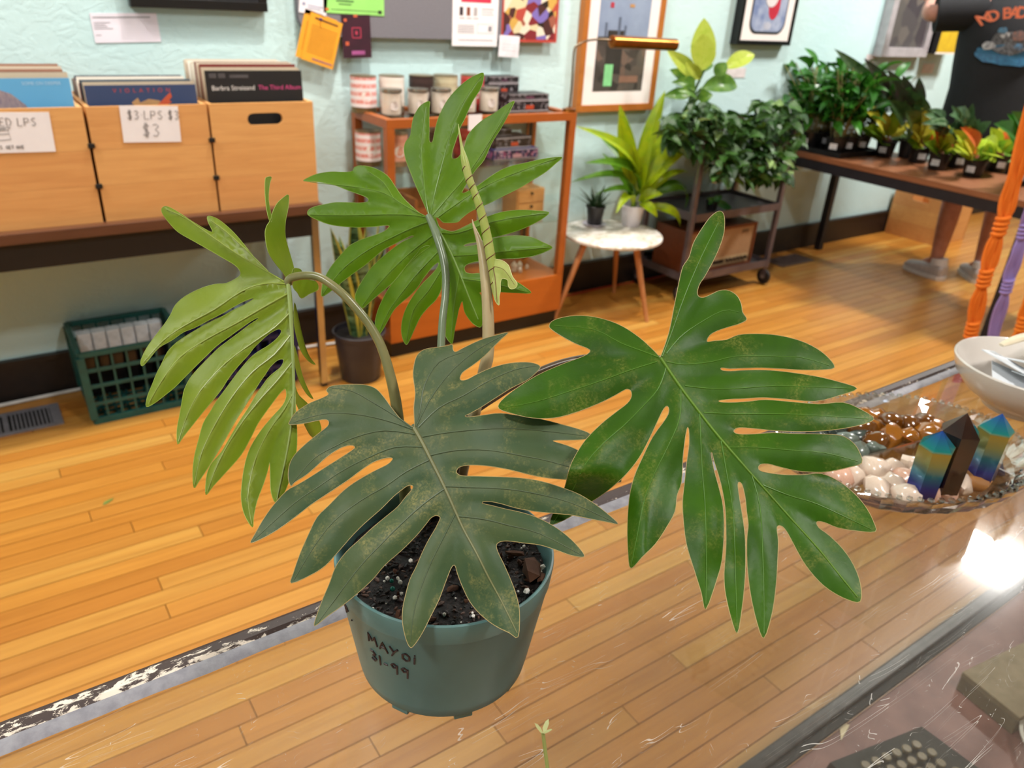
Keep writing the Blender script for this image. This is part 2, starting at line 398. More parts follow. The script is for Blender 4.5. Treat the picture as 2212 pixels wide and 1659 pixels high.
# ================================================================== glass counter
ZC = 0.94
def pane_mat(name, tint=(0.97, 0.985, 0.975), rough=0.015, scratches=0.0, haze=0.0, gain=1.0, dust=0.0):
    if name in MATS: return MATS[name]
    m, nt, b = newmat(name); nt.nodes.remove(b)
    tr = nd(nt, 'ShaderNodeBsdfTransparent'); tr.inputs[0].default_value = (*tint, 1)
    gl = nd(nt, 'ShaderNodeBsdfGlossy'); gl.inputs['Roughness'].default_value = rough
    fr = nd(nt, 'ShaderNodeLayerWeight'); fr.inputs[0].default_value = 0.5
    pw = nd(nt, 'ShaderNodeMath', operation='POWER'); pw.inputs[1].default_value = 5.0; nt.links.new(fr.outputs['Facing'], pw.inputs[0])
    k = nd(nt, 'ShaderNodeMath', operation='MULTIPLY_ADD'); k.inputs[1].default_value = 0.9 * gain; k.inputs[2].default_value = 0.04 * gain; k.use_clamp = True; nt.links.new(pw.outputs[0], k.inputs[0])
    mx = nd(nt, 'ShaderNodeMixShader'); nt.links.new(k.outputs[0], mx.inputs[0]); nt.links.new(tr.outputs[0], mx.inputs[1]); nt.links.new(gl.outputs[0], mx.inputs[2])
    out = mx.outputs[0]
    if haze:
        g2 = nd(nt, 'ShaderNodeBsdfGlossy'); g2.inputs['Roughness'].default_value = 0.12
        m2 = nd(nt, 'ShaderNodeMixShader'); m2.inputs[0].default_value = haze; nt.links.new(out, m2.inputs[1]); nt.links.new(g2.outputs[0], m2.inputs[2]); out = m2.outputs[0]
    if dust:
        dd = nd(nt, 'ShaderNodeBsdfDiffuse'); dd.inputs[0].default_value = (.8, .78, .75, 1); md = nd(nt, 'ShaderNodeMixShader'); md.inputs[0].default_value = dust
        nt.links.new(out, md.inputs[1]); nt.links.new(dd.outputs[0], md.inputs[2]); out = md.outputs[0]
    if scratches:
        tot = None
        for i, (rot, sc, th) in enumerate(((0.62, (2, 24, 1), .0010), (2.3, (3, 34, 1), .0009), (-0.9, (2, 30, 1), .0009), (0.5, (14, 60, 1), .0013))):
            src = nd(nt, 'ShaderNodeNewGeometry').outputs['Position']
            mp = nd(nt, 'ShaderNodeMapping'); mp.inputs['Rotation'].default_value = (0, 0, rot); mp.inputs['Scale'].default_value = sc
            mp.inputs['Location'].default_value = (i * 3.1, i * 1.7, 0); nt.links.new(src, mp.inputs[0])
            n = noise(nt, mp.outputs[0], 1.6, 1.0, 0.4)
            a = nd(nt, 'ShaderNodeMath', operation='SUBTRACT'); a.inputs[1].default_value = 0.5; nt.links.new(n, a.inputs[0])
            a2 = nd(nt, 'ShaderNodeMath', operation='ABSOLUTE'); nt.links.new(a.outputs[0], a2.inputs[0])
            a3 = nd(nt, 'ShaderNodeMath', operation='LESS_THAN'); a3.inputs[1].default_value = th; nt.links.new(a2.outputs[0], a3.inputs[0])
            msk = noise(nt, mp.outputs[0], 3.3, 2.0, 0.6)
            a4 = nd(nt, 'ShaderNodeMath', operation='GREATER_THAN'); a4.inputs[1].default_value = 0.57; nt.links.new(msk, a4.inputs[0])
            a5 = nd(nt, 'ShaderNodeMath', operation='MULTIPLY'); nt.links.new(a3.outputs[0], a5.inputs[0]); nt.links.new(a4.outputs[0], a5.inputs[1])
            if tot is None: tot = a5.outputs[0]
            else:
                ad = nd(nt, 'ShaderNodeMath', operation='MAXIMUM'); nt.links.new(tot, ad.inputs[0]); nt.links.new(a5.outputs[0], ad.inputs[1]); tot = ad.outputs[0]
        sm = nd(nt, 'ShaderNodeMath', operation='MULTIPLY'); sm.inputs[1].default_value = scratches; nt.links.new(tot, sm.inputs[0])
        df = nd(nt, 'ShaderNodeBsdfDiffuse'); df.inputs[0].default_value = (.9, .86, .8, 1)
        m3 = nd(nt, 'ShaderNodeMixShader'); nt.links.new(sm.outputs[0], m3.inputs[0]); nt.links.new(out, m3.inputs[1]); nt.links.new(df.outputs[0], m3.inputs[2]); out = m3.outputs[0]
    nt.links.new(out, nt.nodes['Material Output'].inputs[0])
    return m
GLASS = pane_mat('pane_glass', gain=0.8)
def flaking_mat():
    m, nt, b = newmat('flaking_paint')
    n = noise(nt, mapped(nt, 'World', (26, 70, 60)), 2.4, 8, 0.74, 0.5)
    n0 = noise(nt, mapped(nt, 'World', (5, 5, 5)), 1.5, 2, 0.5)
    s = nd(nt, 'ShaderNodeMath', operation='MULTIPLY_ADD'); s.inputs[1].default_value = 0.35; nt.links.new(n0, s.inputs[0]); nt.links.new(n, s.inputs[2])
    sp3 = nd(nt, 'ShaderNodeSeparateXYZ'); nt.links.new(nd(nt, 'ShaderNodeNewGeometry').outputs['Position'], sp3.inputs[0])
    by = nd(nt, 'ShaderNodeMath', operation='MULTIPLY_ADD'); by.inputs[1].default_value = -9.0; by.inputs[2].default_value = 9.0 * .4915; nt.links.new(sp3.outputs[1], by.inputs[0])
    bx3 = nd(nt, 'ShaderNodeMath', operation='MULTIPLY_ADD'); bx3.inputs[1].default_value = -.09; bx3.inputs[2].default_value = .045; nt.links.new(sp3.outputs[0], bx3.inputs[0])
    s2 = nd(nt, 'ShaderNodeMath', operation='ADD'); nt.links.new(by.outputs[0], s2.inputs[0]); nt.links.new(bx3.outputs[0], s2.inputs[1])
    s3 = nd(nt, 'ShaderNodeMath', operation='ADD'); nt.links.new(s.outputs[0], s3.inputs[0]); nt.links.new(s2.outputs[0], s3.inputs[1])
    f = ramp(nt, s3.outputs[0], [(0.775, (0, 0, 0)), (0.795, (1, 1, 1))])
    nt.links.new(mixrgb(nt, f, C('3a2a26'), C('e3d5c4')), b.inputs['Base Color']); b.inputs['Roughness'].default_value = 0.5
    bump(nt, b, f, 0.5, -0.0008)
    return m
ct = thing('glass_counter', 'glass display counter with flaking dark front rail under the plant', 'counter', (0, 0, 0))
X0, X1, YB, YF = -0.95, 2.45, -0.04, 0.474
MB().box((X0, YB, ZC - .006), (X1, YF - .0005, ZC)).build('top_glass', pane_mat('scratched_top_glass', (0.975, 0.975, 0.965), 0.02, 0.34, 0.010, 1.6, 0.014), ct)
rl = MB(); pr = [(.482, .9345), (.4995, .9345), (.5015, .9365), (.5015, .939), (.499, .9425), (.494, .9455), (.486, .945), (.4825, .9425)]
vs = [(x, y, z) for x in (X0, X1) for y, z in pr]; n = len(pr)
rl.add(vs, [tuple(range(n)), tuple(range(2 * n - 1, n - 1, -1))] + [(i, n + i, n + (i + 1) % n, (i + 1) % n) for i in range(n)])
rl.build('front_rail', flaking_mat(), ct)
st = MB(); k = 60; vs = []; fs = []
for i in range(k * 3 + 1):
    x = X0 + (X1 - X0) * i / (k * 3); j = 0.0016 * mnoise.noise(Vector((x * 22, 1, 0)))
    vs += [(x, .4824, .938), (x, .4824, .9432), (x, .4765 + j * .4, .9436), (x, .4705 + j, .9406)]
for i in range(k * 3):
    a = i * 4; fs += [(a + q, a + q + 4, a + q + 5, a + q + 1) for q in range(3)]
st.add(vs, fs).build('sealant_strip', M('grey_sealant', '8d8b90', .55, col2='78757c', nscale=90, bmp=.3), ct, True)
MB().box((X0, YF - .001, .212), (X1, YF + .005, .9335)).build('front_glass', GLASS, ct)
bar = M('dark_bar', '3d3836', .35, .2, col2='241f1e', nscale=40)
MB().box((X0, .462, .165), (X1, .4905, .2115), bev=.004).build('bottom_rail', bar, ct)
MB().box((X0, .447, .196), (X1, .4619, .204)).build('channel', M('channel_black', '120f0e', .6), ct)
MB().box((X0, YB, .165), (X1, .4465, .195)).build('deck', M('worn_deck', '8a6258', .45, col2='5e3a34', nscale=5, coord='World'), ct)
MB().box((X0 + .02, YB + .04, 0.0), (X1 - .02, .44, .1648)).build('base', M('base_black', '17120f', .5), ct)
for x in (X0, X1 - .035):
    MB().box((x, .4625, .212), (x + .035, .4725, .9045)).build('post', bar, ct)
    MB().box((x, YB, .196), (x + .035, YB + .035, .933)).build('post', bar, ct)
MB().box((X0 + .036, YB, .90), (X1 - .036, YB + .03, .933)).build('back_rail', bar, ct)

# things inside the counter
def inside(px, py, z=.196): return at_z(px, py, z)
tw = thing('adding_machine', 'old dark adding machine with round cream keys inside the glass counter', 'machine', (1.10, .215, .1955), math.radians(-12))
body = MB(); pf = [(-.16, .0), (.16, .0), (.165, .02), (.16, .05), (.05, .075), (-.05, .10), (-.16, .115)]
n = len(pf); vs = [(x, y, z) for x in (-.11, .11) for y, z in pf]
body.add(vs, [tuple(range(n - 1, -1, -1)), tuple(range(n, 2 * n))] + [(i, (i + 1) % n, n + (i + 1) % n, n + i) for i in range(n)])
body.build('body', M('machine_black', '2a2723', .45, .2, col2='1f1c19', nscale=50), tw)
ky = MB().lathe([(.0, .0), (.0055, .0), (.0055, .012), (.009, .0125), (.0098, .016), (.0085, .018), (0, .0178)], 14).mesh('key', M('key_cream', '7a6c50', .4, col2='5f5340', nscale=200), True)
for r in range(6):
    for c_ in range(6):
        link('key', ky, tw, (-.068 + c_ * .024 + (.008 if r % 2 else 0), .125 - r * .024, .0545 + r * .0054), None, (.85, .85, .85))
bx = inside(2190, 1500)
t = thing('tan_box', 'flat tan box lying inside the glass counter at lower right', 'box', (bx.x, bx.y, .1955), math.radians(-8))
MB().box((-.10, -.06, 0), (.16, .06, .035), bev=.002).build('box_body', M('tan_card', '75664c', .6, col2='665840', nscale=30), t)
MB().box((-.101, -.061, .0352), (.161, .061, .048), bev=.002).build('box_lid', M('tan_card2', '85755a', .6, col2='746549', nscale=30), t)
dg = inside(2285, 1650)
t = thing('glass_dish', 'round clear glass dish with pale rim inside the counter corner', 'dish', (dg.x + .03, dg.y - .02, .1955))
MB().lathe([(0, .006), (.06, .006), (.085, .02), (.094, .03), (.098, .03), (.09, .018), (.062, 0), (0, 0)], 40).build('bowl', pane_mat('dish_glass', (.93, .95, .93), .03, gain=1.6), t, True)
MB().lathe([(.096, .0302), (.103, .0302), (.104, .0345), (.097, .0345)], 40, closed=True).build('rim', M('pale_rim', 'b9b2a4', .3), t, True)
o = MB().prism([(0, 0), (.045, .012), (.038, .03)], .196, .1975).build('paper_corner', M('cream_paper', 'd9c8a4', .7), None); q = inside(1830, 1590); o.location = (q.x - .02, q.y, 0)
tag(o, 'small cream paper corner lying beside the adding machine', 'paper')

# ================================================================== the hero plant
PC = Vector((0.232, 0.392, ZC + 0.0012))
hp = thing('potted_philodendron', 'large lobed-leaf philodendron in a teal nursery pot on the glass counter', 'potted plant', PC)
POT = M('teal_pot', '5a7d7b', .4, col2='527472', nscale=18)
pp = MB()
pp.lathe([(0, .006), (.054, .006), (.056, .002), (.0615, .002), (.0655, .007), (.0672, .016), (.0788, .0900), (.0794, .0912), (.0799, .0930), (.0812, .1065), (.0808, .1088), (.0795, .1095), (.0782, .1085), (.0772, .1050), (.0735, .085), (.0625, .014), (0, .012)], 96)
pot = pp.build('pot', POT, hp, True)
fm = MB().box((-.007, -.004, 0), (.007, .004, .0065), bev=.001).mesh('pot_foot', POT)
for k in range(8):
    a = math.radians(-120 + k * 45 + 14); link('pot_foot', fm, pot, (.0585 * math.cos(a), .0585 * math.sin(a), -.0008), (0, 0, a + math.pi / 2))
def potR(h): return .0672 + (.0788 - .0672) * (h - .016) / (.0900 - .016)
def pot_point(th, h, lift=.0003):
    r = potR(h) + lift; a = math.radians(th); return Vector((r * math.cos(a), r * math.sin(a), h))
def pot_write(body_, th0, h0, size, slope, gap=.25):
    out = []; s, _ = pen(body_, size, gap)
    for st_ in s:
        pts = []
        for i in range(len(st_) - 1):
            for q in range(4):
                t_ = q / 4; pts.append((st_[i][0] + (st_[i + 1][0] - st_[i][0]) * t_, st_[i][1] + (st_[i + 1][1] - st_[i][1]) * t_))
        pts.append(st_[-1])
        out.append([pot_point(th0 + math.degrees(a / .074), h0 + b - slope * a) for a, b in pts])
    return out
INK = M('marker_ink', '33201f', .4, col2='2a1a1c', nscale=60)
for line in (pot_write('P.', -184, .0790, .0090, .1), pot_write('MAYOI', -163, .0735, .0092, .14, .25), pot_write('31-99', -164, .0535, .0105, .12, .26)):
    wr = MB()
    for s in line: wr.tube(s, .0007, 6)
    wr.build('handwriting', INK, pot)
soil = MB(); vs = [(0, 0, .0945)]; fs = []; NR, NS = 16, 72; rn = random.Random(5)
for i in range(1, NR + 1):
    for k in range(NS):
        r = .0745 * i / NR; a = 2 * math.pi * k / NS
        z = .0935 + .0035 * mnoise.noise(Vector((r * math.cos(a) * 60, r * math.sin(a) * 60, 3))) + .0022 * mnoise.noise(Vector((r * math.cos(a) * 220, r * math.sin(a) * 220, 7)))
        vs.append((r * math.cos(a), r * math.sin(a), z))
for k in range(NS): fs.append((0, 1 + k, 1 + (k + 1) % NS))
for i in range(NR - 1):
    for k in range(NS):
        a = 1 + i * NS; fs.append((a + k, a + NS + k, a + NS + (k + 1) % NS, a + (k + 1) % NS))
def soil_mat():
    m, nt, b = newmat('potting_soil'); v = mapped(nt, 'Object', (1, 1, 1))
    n1 = noise(nt, v, 320, 6, .7); n2 = noise(nt, v, 900, 2, .5)
    c = ramp(nt, n1, [(.35, C('070302')), (.52, C('170b07')), (.66, C('33201a')), (.8, C('5a4032'))])
    nt.links.new(c, b.inputs['Base Color']); b.inputs['Roughness'].default_value = .55; bump(nt, b, n1, 1.0, .004)
    return m
so = soil.add(vs, fs).build('soil', soil_mat(), hp, True)
ico = bmesh.new(); bmesh.ops.create_icosphere(ico, subdivisions=1, radius=1)
rk = MB(); ico.verts.index_update(); rk.add([v.co * (1 + .3 * mnoise.noise(v.co * 1.7)) for v in ico.verts], [[v.index for v in f.verts] for f in ico.faces]); ico.free()
perl = rk.mesh('perlite', M('perlite', 'e6e0d6', .7, nscale=300)); bark = rk.mesh('bark_chip', M('bark', '6e4226', .8, col2='3c2213', nscale=240, bmp=.5), True)
fert = MB().lathe([(0, -1), (.5, -.86), (.86, -.5), (1, 0), (.86, .5), (.5, .86), (0, 1)], 14).mesh('fertilizer_bead', M('teal_bead', '0f6f62', .25), True)
for i in range(60):
    r = .072 * math.sqrt(rn.random()); a = rn.uniform(0, 6.28); s = rn.choice([.0006, .0008, .001, .0014, .0018])
    link('perlite', perl, so, (r * math.cos(a), r * math.sin(a), .0955), (rn.random() * 6, rn.random() * 6, 0), (s, s * 1.1, s))
for i in range(46):
    r = .072 * math.sqrt(rn.random()); a = rn.uniform(0, 6.28); s = rn.uniform(.001, .0032)
    link('bark_chip', bark, so, (r * math.cos(a), r * math.sin(a), .095), (rn.random() * 6, rn.random() * 6, 0), (s * 2, s, s * .7))
crumb = MB()
for i in range(900):
    r = .0735 * math.sqrt(rn.random()); a = rn.uniform(0, 6.28); s = rn.uniform(.0005, .0017)
    mt = Matrix.Translation((r * math.cos(a), r * math.sin(a), .0938 + rn.uniform(0, .0016))) @ Matrix.Rotation(rn.random() * 6, 4, 'Z') @ Matrix.Rotation(rn.random() * 3, 4, 'X') @ Matrix.Diagonal((s * rn.uniform(1, 2.6), s, s * .8, 1))
    crumb.cur = i % 3; crumb.add(rk.v, rk.f, mt)
cr = crumb.build('soil_crumbs', [M('crumb_black', '0c0605', .5), M('crumb_brown', '2a1811', .6), M('crumb_tan', '4a3022', .6)], so); cr['kind'] = 'stuff'
for (px, py, s) in ((848, 1272, .0019), (846, 1255, .0016)):
    p = at_z(px, py, PC.z + .097) - PC; link('fertilizer_bead', fert, so, p, None, (s, s, s))
for (px, py, sx, s, rz) in ((1150, 1228, .016, .0085, .9), (1172, 1248, .006, .004, .3), (1110, 1195, .009, .003, 2.2)):
    p = at_z(px, py, PC.z + .098) - PC; link('bark_chip', bark, so, p, (.3, .2, rz), (sx, s, s * .8))
for (px, py, s) in ((1172, 1226, .0036), (1166, 1236, .003), (1138, 1277, .0034), (1132, 1180, .0018)):
    p = at_z(px, py, PC.z + .0985) - PC; link('perlite', perl, so, p, (1, .4, .3), (s, s * .7, s * .7))

# ------------------------------------------------------------------ leaves
def leaf_mat(name, c1, c2, vein, gold=None, goldamt=.0, rough=.36, trans=.22, gloss=.5):
    m, nt, b = newmat(name)
    v = mapped(nt, 'Object', (1, 1, 1))
    f = noise(nt, v, 22, 3, .55, .6)
    col = mixrgb(nt, ramp(nt, f, [(.35, (0, 0, 0)), (.65, (1, 1, 1))]), C(c1), C(c2))
    at = nd(nt, 'ShaderNodeAttribute', attribute_name='vd')
    vm = ramp(nt, at.outputs['Fac'], [(0.0, (.55, .55, .55)), (.10, (.25, .25, .25)), (.35, (0, 0, 0))])
    col = mixrgb(nt, vm, col, C(vein))
    if gold:
        g = noise(nt, v, 34, 5, .7, .3); g2 = noise(nt, v, 600, 2, .6)
        gm = nd(nt, 'ShaderNodeMath', operation='MULTIPLY'); nt.links.new(ramp(nt, g, [(.5, (0, 0, 0)), (.72, (1, 1, 1))]), gm.inputs[0]); nt.links.new(ramp(nt, g2, [(.4, (.1, .1, .1)), (.65, (1, 1, 1))]), gm.inputs[1])
        gk = nd(nt, 'ShaderNodeMath', operation='MULTIPLY'); gk.inputs[1].default_value = goldamt; nt.links.new(gm.outputs[0], gk.inputs[0])
        col = mixrgb(nt, gk.outputs[0], col, C(gold))
    nt.links.new(col, b.inputs['Base Color']); b.inputs['Roughness'].default_value = rough; b.inputs['Specular IOR Level'].default_value = gloss
    n3 = noise(nt, v, 260, 3, .6); bump(nt, b, n3, .12, .001)
    tr = nd(nt, 'ShaderNodeBsdfTranslucent'); nt.links.new(col, tr.inputs[0])
    mx = nd(nt, 'ShaderNodeMixShader'); mx.inputs[0].default_value = trans
    nt.links.new(b.outputs[0], mx.inputs[1]); nt.links.new(tr.outputs[0], mx.inputs[2]); nt.links.new(mx.outputs[0], nt.nodes['Material Output'].inputs[0])
    return m
def plane_depth(a, b, c):
    """three (px, py, depth) -> depth function of a plane"""
    A = Matrix(((1, a[0], a[1]), (1, b[0], b[1]), (1, c[0], c[1]))); k = A.inverted() @ Vector((1 / a[2], 1 / b[2], 1 / c[2]))
    return lambda u, v: 1.0 / (k[0] + k[1] * u + k[2] * v)
def in_poly(x, y, P):
    r = False; j = len(P) - 1
    for i in range(len(P)):
        xi, yi = P[i]; xj, yj = P[j]
        if (yi > y) != (yj > y) and x < (xj - xi) * (y - yi) / (yj - yi) + xi: r = not r
        j = i
    return r
def segdist(x, y, S):
    best = 1e9
    for (ax, ay, bx_, by_) in S:
        dx, dy = bx_ - ax, by_ - ay; L = dx * dx + dy * dy or 1e-9
        t = max(0, min(1, ((x - ax) * dx + (y - ay) * dy) / L)); ex, ey = ax + t * dx - x, ay + t * dy - y
        d = ex * ex + ey * ey
        if d < best: best = d
    return math.sqrt(best)
class LeafSurface:
    def __init__(self, polys, veins, under, ridge=.0011, fold=.00007, groove=9.0, wav=.0025, droop=0.0, centre=None):
        self.polys = polys            # list of (outline px, depth function)
        self.S = [(a[0], a[1], b[0], b[1]) for v in veins for a, b in zip(v[:-1], v[1:])]
        self.under, self.ridge, self.fold, self.groove, self.wav, self.droop, self.c = under, ridge, fold, groove, wav, droop, centre
    def h(self, u, v, d):
        g = math.exp(-(d / self.groove) ** 2)
        x = (self.ridge * g if self.under else -self.ridge * g) - self.fold * min(d, 60)
        x += self.wav * mnoise.noise(Vector((u / 130, v / 130, 1.3)))
        if self.c: x -= self.droop * (((u - self.c[0]) ** 2 + (v - self.c[1]) ** 2) / 160000.0)
        return x
    def point(self, u, v, depth, lift=0.0):
        d = segdist(u, v, self.S); return at_d(u, v, depth(u, v) - self.h(u, v, d) - lift), d
    def build(self, name, mat, edge, veinmat, veins, parent, root, grid=13, vr=(.0011, .0004), label=None):
        V = []; Fc = []; D = []; em = MB()
        for P, depth in self.polys:
            P = catmull(P, 3, True)
            P2 = [P[0]]
            for q in P[1:]:
                if (q[0] - P2[-1][0]) ** 2 + (q[1] - P2[-1][1]) ** 2 > 2.2: P2.append(q)
            P = P2; n = len(P); pts = [Vector(q) for q in P]
            E = [(P[i][0], P[i][1], P[(i + 1) % n][0], P[(i + 1) % n][1]) for i in range(n)]
            xs = [q[0] for q in P]; ys = [q[1] for q in P]
            cells = {}
            for e in E: cells.setdefault((int((e[0] + e[2]) / 2 // 30), int((e[1] + e[3]) / 2 // 30)), []).append(e)
            def near(x, y):
                L = []
                for i in (-1, 0, 1):
                    for j in (-1, 0, 1): L += cells.get((int(x // 30) + i, int(y // 30) + j), [])
                return segdist(x, y, L) if L else 99
            r = 0; y = min(ys)
            while y < max(ys):
                x = min(xs) + (grid / 2 if r % 2 else 0)
                while x < max(xs):
                    if in_poly(x, y, P) and near(x, y) > 5: pts.append(Vector((x, y)))
                    x += grid
                y += grid * .87; r += 1
            for (ax, ay, bx_, by_) in self.S:
                L = math.hypot(bx_ - ax, by_ - ay); k = max(1, int(L / 9))
                for i in range(k):
                    x, y = ax + (bx_ - ax) * i / k, ay + (by_ - ay) * i / k
                    if in_poly(x, y, P) and near(x, y) > 4: pts.append(Vector((x, y)))
            res = delaunay_2d_cdt(pts, [], [list(range(n))], 1, 0.05)
            base = len(V)
            for q in res[0]:
                p, d = self.point(q.x, q.y, depth); V.append(p - root); D.append(d)
            Fc += [tuple(base + i for i in f) for f in res[2]]
            rim = [self.point(q[0], q[1], depth)[0] - root for q in P]
            em.tube(rim + [rim[0]], .00024, 5, False)
        me = bpy.data.meshes.new(name); me.from_pydata(V, [], Fc); me.materials.append(mat)
        at = me.attributes.new('vd', 'FLOAT', 'POINT'); at.data.foreach_set('value', [min(1.0, d / 60) for d in D])
        me.polygons.foreach_set('use_smooth', [True] * len(me.polygons)); me.update()
        lf_ = link(name, me, parent)
        if label: lf_['label'] = label
        em.build('leaf_margin', edge, lf_, True)
        for i, v in enumerate(veins):
            dep = self.polys[0][1]; pv = catmull(v, 3); m = len(pv)
            r0 = vr[0] if i == 0 else vr[0] * .4
            tb = MB(); tb.tube([self.point(a, b, dep, .0001)[0] - root for a, b in pv], [r0 + (vr[1] * (.9 if i == 0 else .6) - r0) * q / (m - 1) for q in range(m)], 6)
            tb.build('midrib' if i == 0 else 'vein', veinmat[0 if i == 0 else 1] if isinstance(veinmat, tuple) else veinmat, lf_, True)
        return lf_
def Z(pts, s, ox, oy): return [(ox + x * s, oy + y * s) for x, y in pts]

# --- right leaf (seen from above)
zr = lambda p: Z(p, .5786, 1040, 440)
R_out = zr([(670, 568), (700, 480), (720, 380), (738, 290), (752, 235), (775, 200), (790, 150), (815, 105), (850, 55), (880, 30), (900, 32), (908, 60), (905, 110), (890, 160), (865, 215), (835, 270), (815, 300), (806, 330), (812, 347), (830, 350), (855, 340), (890, 324), (925, 325), (955, 345), (970, 375), (975, 405), (990, 432), (965, 448), (925, 460), (880, 475), (852, 492), (842, 515), (870, 512), (915, 508), (960, 490), (1030, 486), (1110, 492), (1190, 512), (1250, 540), (1295, 575), (1318, 612), (1270, 620), (1200, 621), (1130, 617), (1050, 613), (980, 614), (930, 616), (896, 613), (898, 622), (930, 625), (980, 622), (1050, 621), (1130, 627), (1250, 645), (1340, 667), (1402, 690), (1340, 715), (1245, 738), (1130, 729), (1050, 724), (980, 728), (930, 730), (888, 735), (895, 741), (940, 742), (1000, 738), (1060, 732), (1150, 739), (1260, 748), (1350, 742), (1420, 770), (1466, 805), (1400, 830), (1300, 846), (1200, 851), (1100, 848), (1040, 842), (985, 837), (955, 838), (942, 850), (960, 860), (1020, 860), (1090, 855), (1170, 859), (1260, 860), (1340, 865), (1385, 890), (1410, 925), (1420, 968), (1370, 985), (1300, 1000), (1250, 1003), (1180, 998), (1120, 985), (1070, 972), (1040, 975), (1035, 992), (1060, 1003), (1130, 1012), (1200, 1012), (1270, 1008), (1340, 1040), (1400, 1090), (1440, 1140), (1465, 1190), (1470, 1225), (1400, 1222), (1330, 1210), (1280, 1190), (1252, 1188), (1260, 1210), (1300, 1240), (1350, 1290), (1390, 1350), (1415, 1420), (1415, 1485), (1370, 1480), (1310, 1450), (1260, 1410), (1210, 1350), (1175, 1290), (1140, 1225), (1118, 1203), (1103, 1210), (1108, 1260), (1105, 1340), (1100, 1420), (1085, 1530), (1055, 1622), (1030, 1570), (1005, 1460), (992, 1350), (991, 1250), (996, 1200), (990, 1150), (985, 1100), (975, 1055), (965, 1040), (957, 1050), (965, 1110), (975, 1170), (984, 1240), (986, 1320), (984, 1400), (973, 1510), (955, 1605), (930, 1540), (910, 1450), (906, 1380), (912, 1300), (913, 1220), (909, 1130), (897, 1060), (884, 1010), (868, 960), (860, 928), (858, 940), (870, 1000), (888, 1065), (902, 1130), (906, 1220), (898, 1330), (880, 1400), (838, 1515), (820, 1450), (795, 1370), (765, 1270), (753, 1170), (751, 1110), (757, 1050), (766, 970), (775, 900), (774, 845), (768, 838), (760, 880), (752, 950), (747, 1040), (730, 1090), (722, 1150), (690, 1210), (650, 1270), (600, 1320), (558, 1362), (548, 1310), (545, 1210), (552, 1100), (570, 1020), (600, 950), (640, 870), (690, 800), (700, 770), (692, 756), (675, 775), (640, 850), (600, 930), (562, 985), (520, 1030), (460, 1080), (400, 1120), (330, 1170), (262, 1200), (258, 1180), (275, 1140), (310, 1060), (325, 1000), (345, 950), (390, 880), (450, 820), (500, 780), (545, 745), (560, 720), (558, 700), (548, 693), (535, 695), (500, 715), (440, 745), (350, 780), (270, 800), (190, 800), (120, 785), (65, 765), (75, 735), (130, 690), (210, 640), (300, 600), (380, 570), (405, 552), (395, 540), (350, 522), (300, 495), (262, 470), (253, 455), (270, 435), (330, 420), (400, 420), (470, 435), (530, 460), (590, 500), (640, 545), (664, 570)])
R_veins = [zr(v) for v in ([(670, 577), (740, 680), (800, 760), (870, 850), (930, 920), (1000, 1000), (1080, 1090), (1160, 1180), (1260, 1290), (1340, 1390), (1405, 1470)],
    [(675, 570), (710, 480), (760, 340), (820, 200), (885, 70)], [(690, 560), (740, 500), (800, 455), (900, 400), (960, 405)],
    [(690, 590), (760, 600), (860, 590), (950, 570), (1100, 570), (1200, 575), (1300, 605)], [(760, 680), (850, 690), (950, 690), (1100, 680), (1250, 685), (1385, 690)],
    [(830, 780), (950, 785), (1100, 785), (1250, 790), (1445, 803)], [(920, 910), (1030, 910), (1150, 920), (1280, 930), (1405, 962)],
    [(1050, 1050), (1150, 1090), (1250, 1120), (1380, 1180), (1455, 1215)], [(665, 575), (600, 550), (520, 520), (420, 470), (270, 455)],
    [(655, 590), (560, 620), (450, 660), (330, 700), (200, 740), (80, 762)], [(690, 610), (660, 690), (600, 760), (530, 830), (460, 890), (390, 970), (330, 1090), (270, 1190)],
    [(745, 690), (740, 800), (700, 900), (650, 1000), (610, 1100), (580, 1250), (560, 1345)], [(815, 785), (820, 900), (825, 1000), (835, 1120), (840, 1300), (838, 1495)],
    [(895, 885), (915, 1000), (940, 1150), (948, 1350), (955, 1590)], [(1010, 1015), (1040, 1130), (1050, 1300), (1055, 1480), (1055, 1605)])]
dR0 = plane_depth((1427, 770, .535), (1880, 1145, .478), (1640, 1370, .452))
def dR(u, v):
    k = max(0.0, min(1.0, (1400 - u) / 110.0)) * max(0.0, min(1.0, (v - 1012) / 75.0)); k = k * k * (3 - 2 * k)
    t = max(0.0, min(1.0, (650 - v) / 220.0))
    return dR0(u, v) + 0.036 * k + .012 * t
LR = leaf_mat('leaf_green_upper', '284c02', '325a03', '3e640c', '9a9348', .45, .42, .18, .22)
PALE = M('leaf_edge_pale', 'a8935f', .5)
sR = LeafSurface([(R_out, dR)], R_veins, False, .0011, .00010, 8, .005)
sR.build('leaf', LR, PALE, (M('midrib_green', '587a18', .45), M('vein_green', '44700c', .45)), R_veins, hp, PC, label='bright green lobed leaf spreading right of the pot')

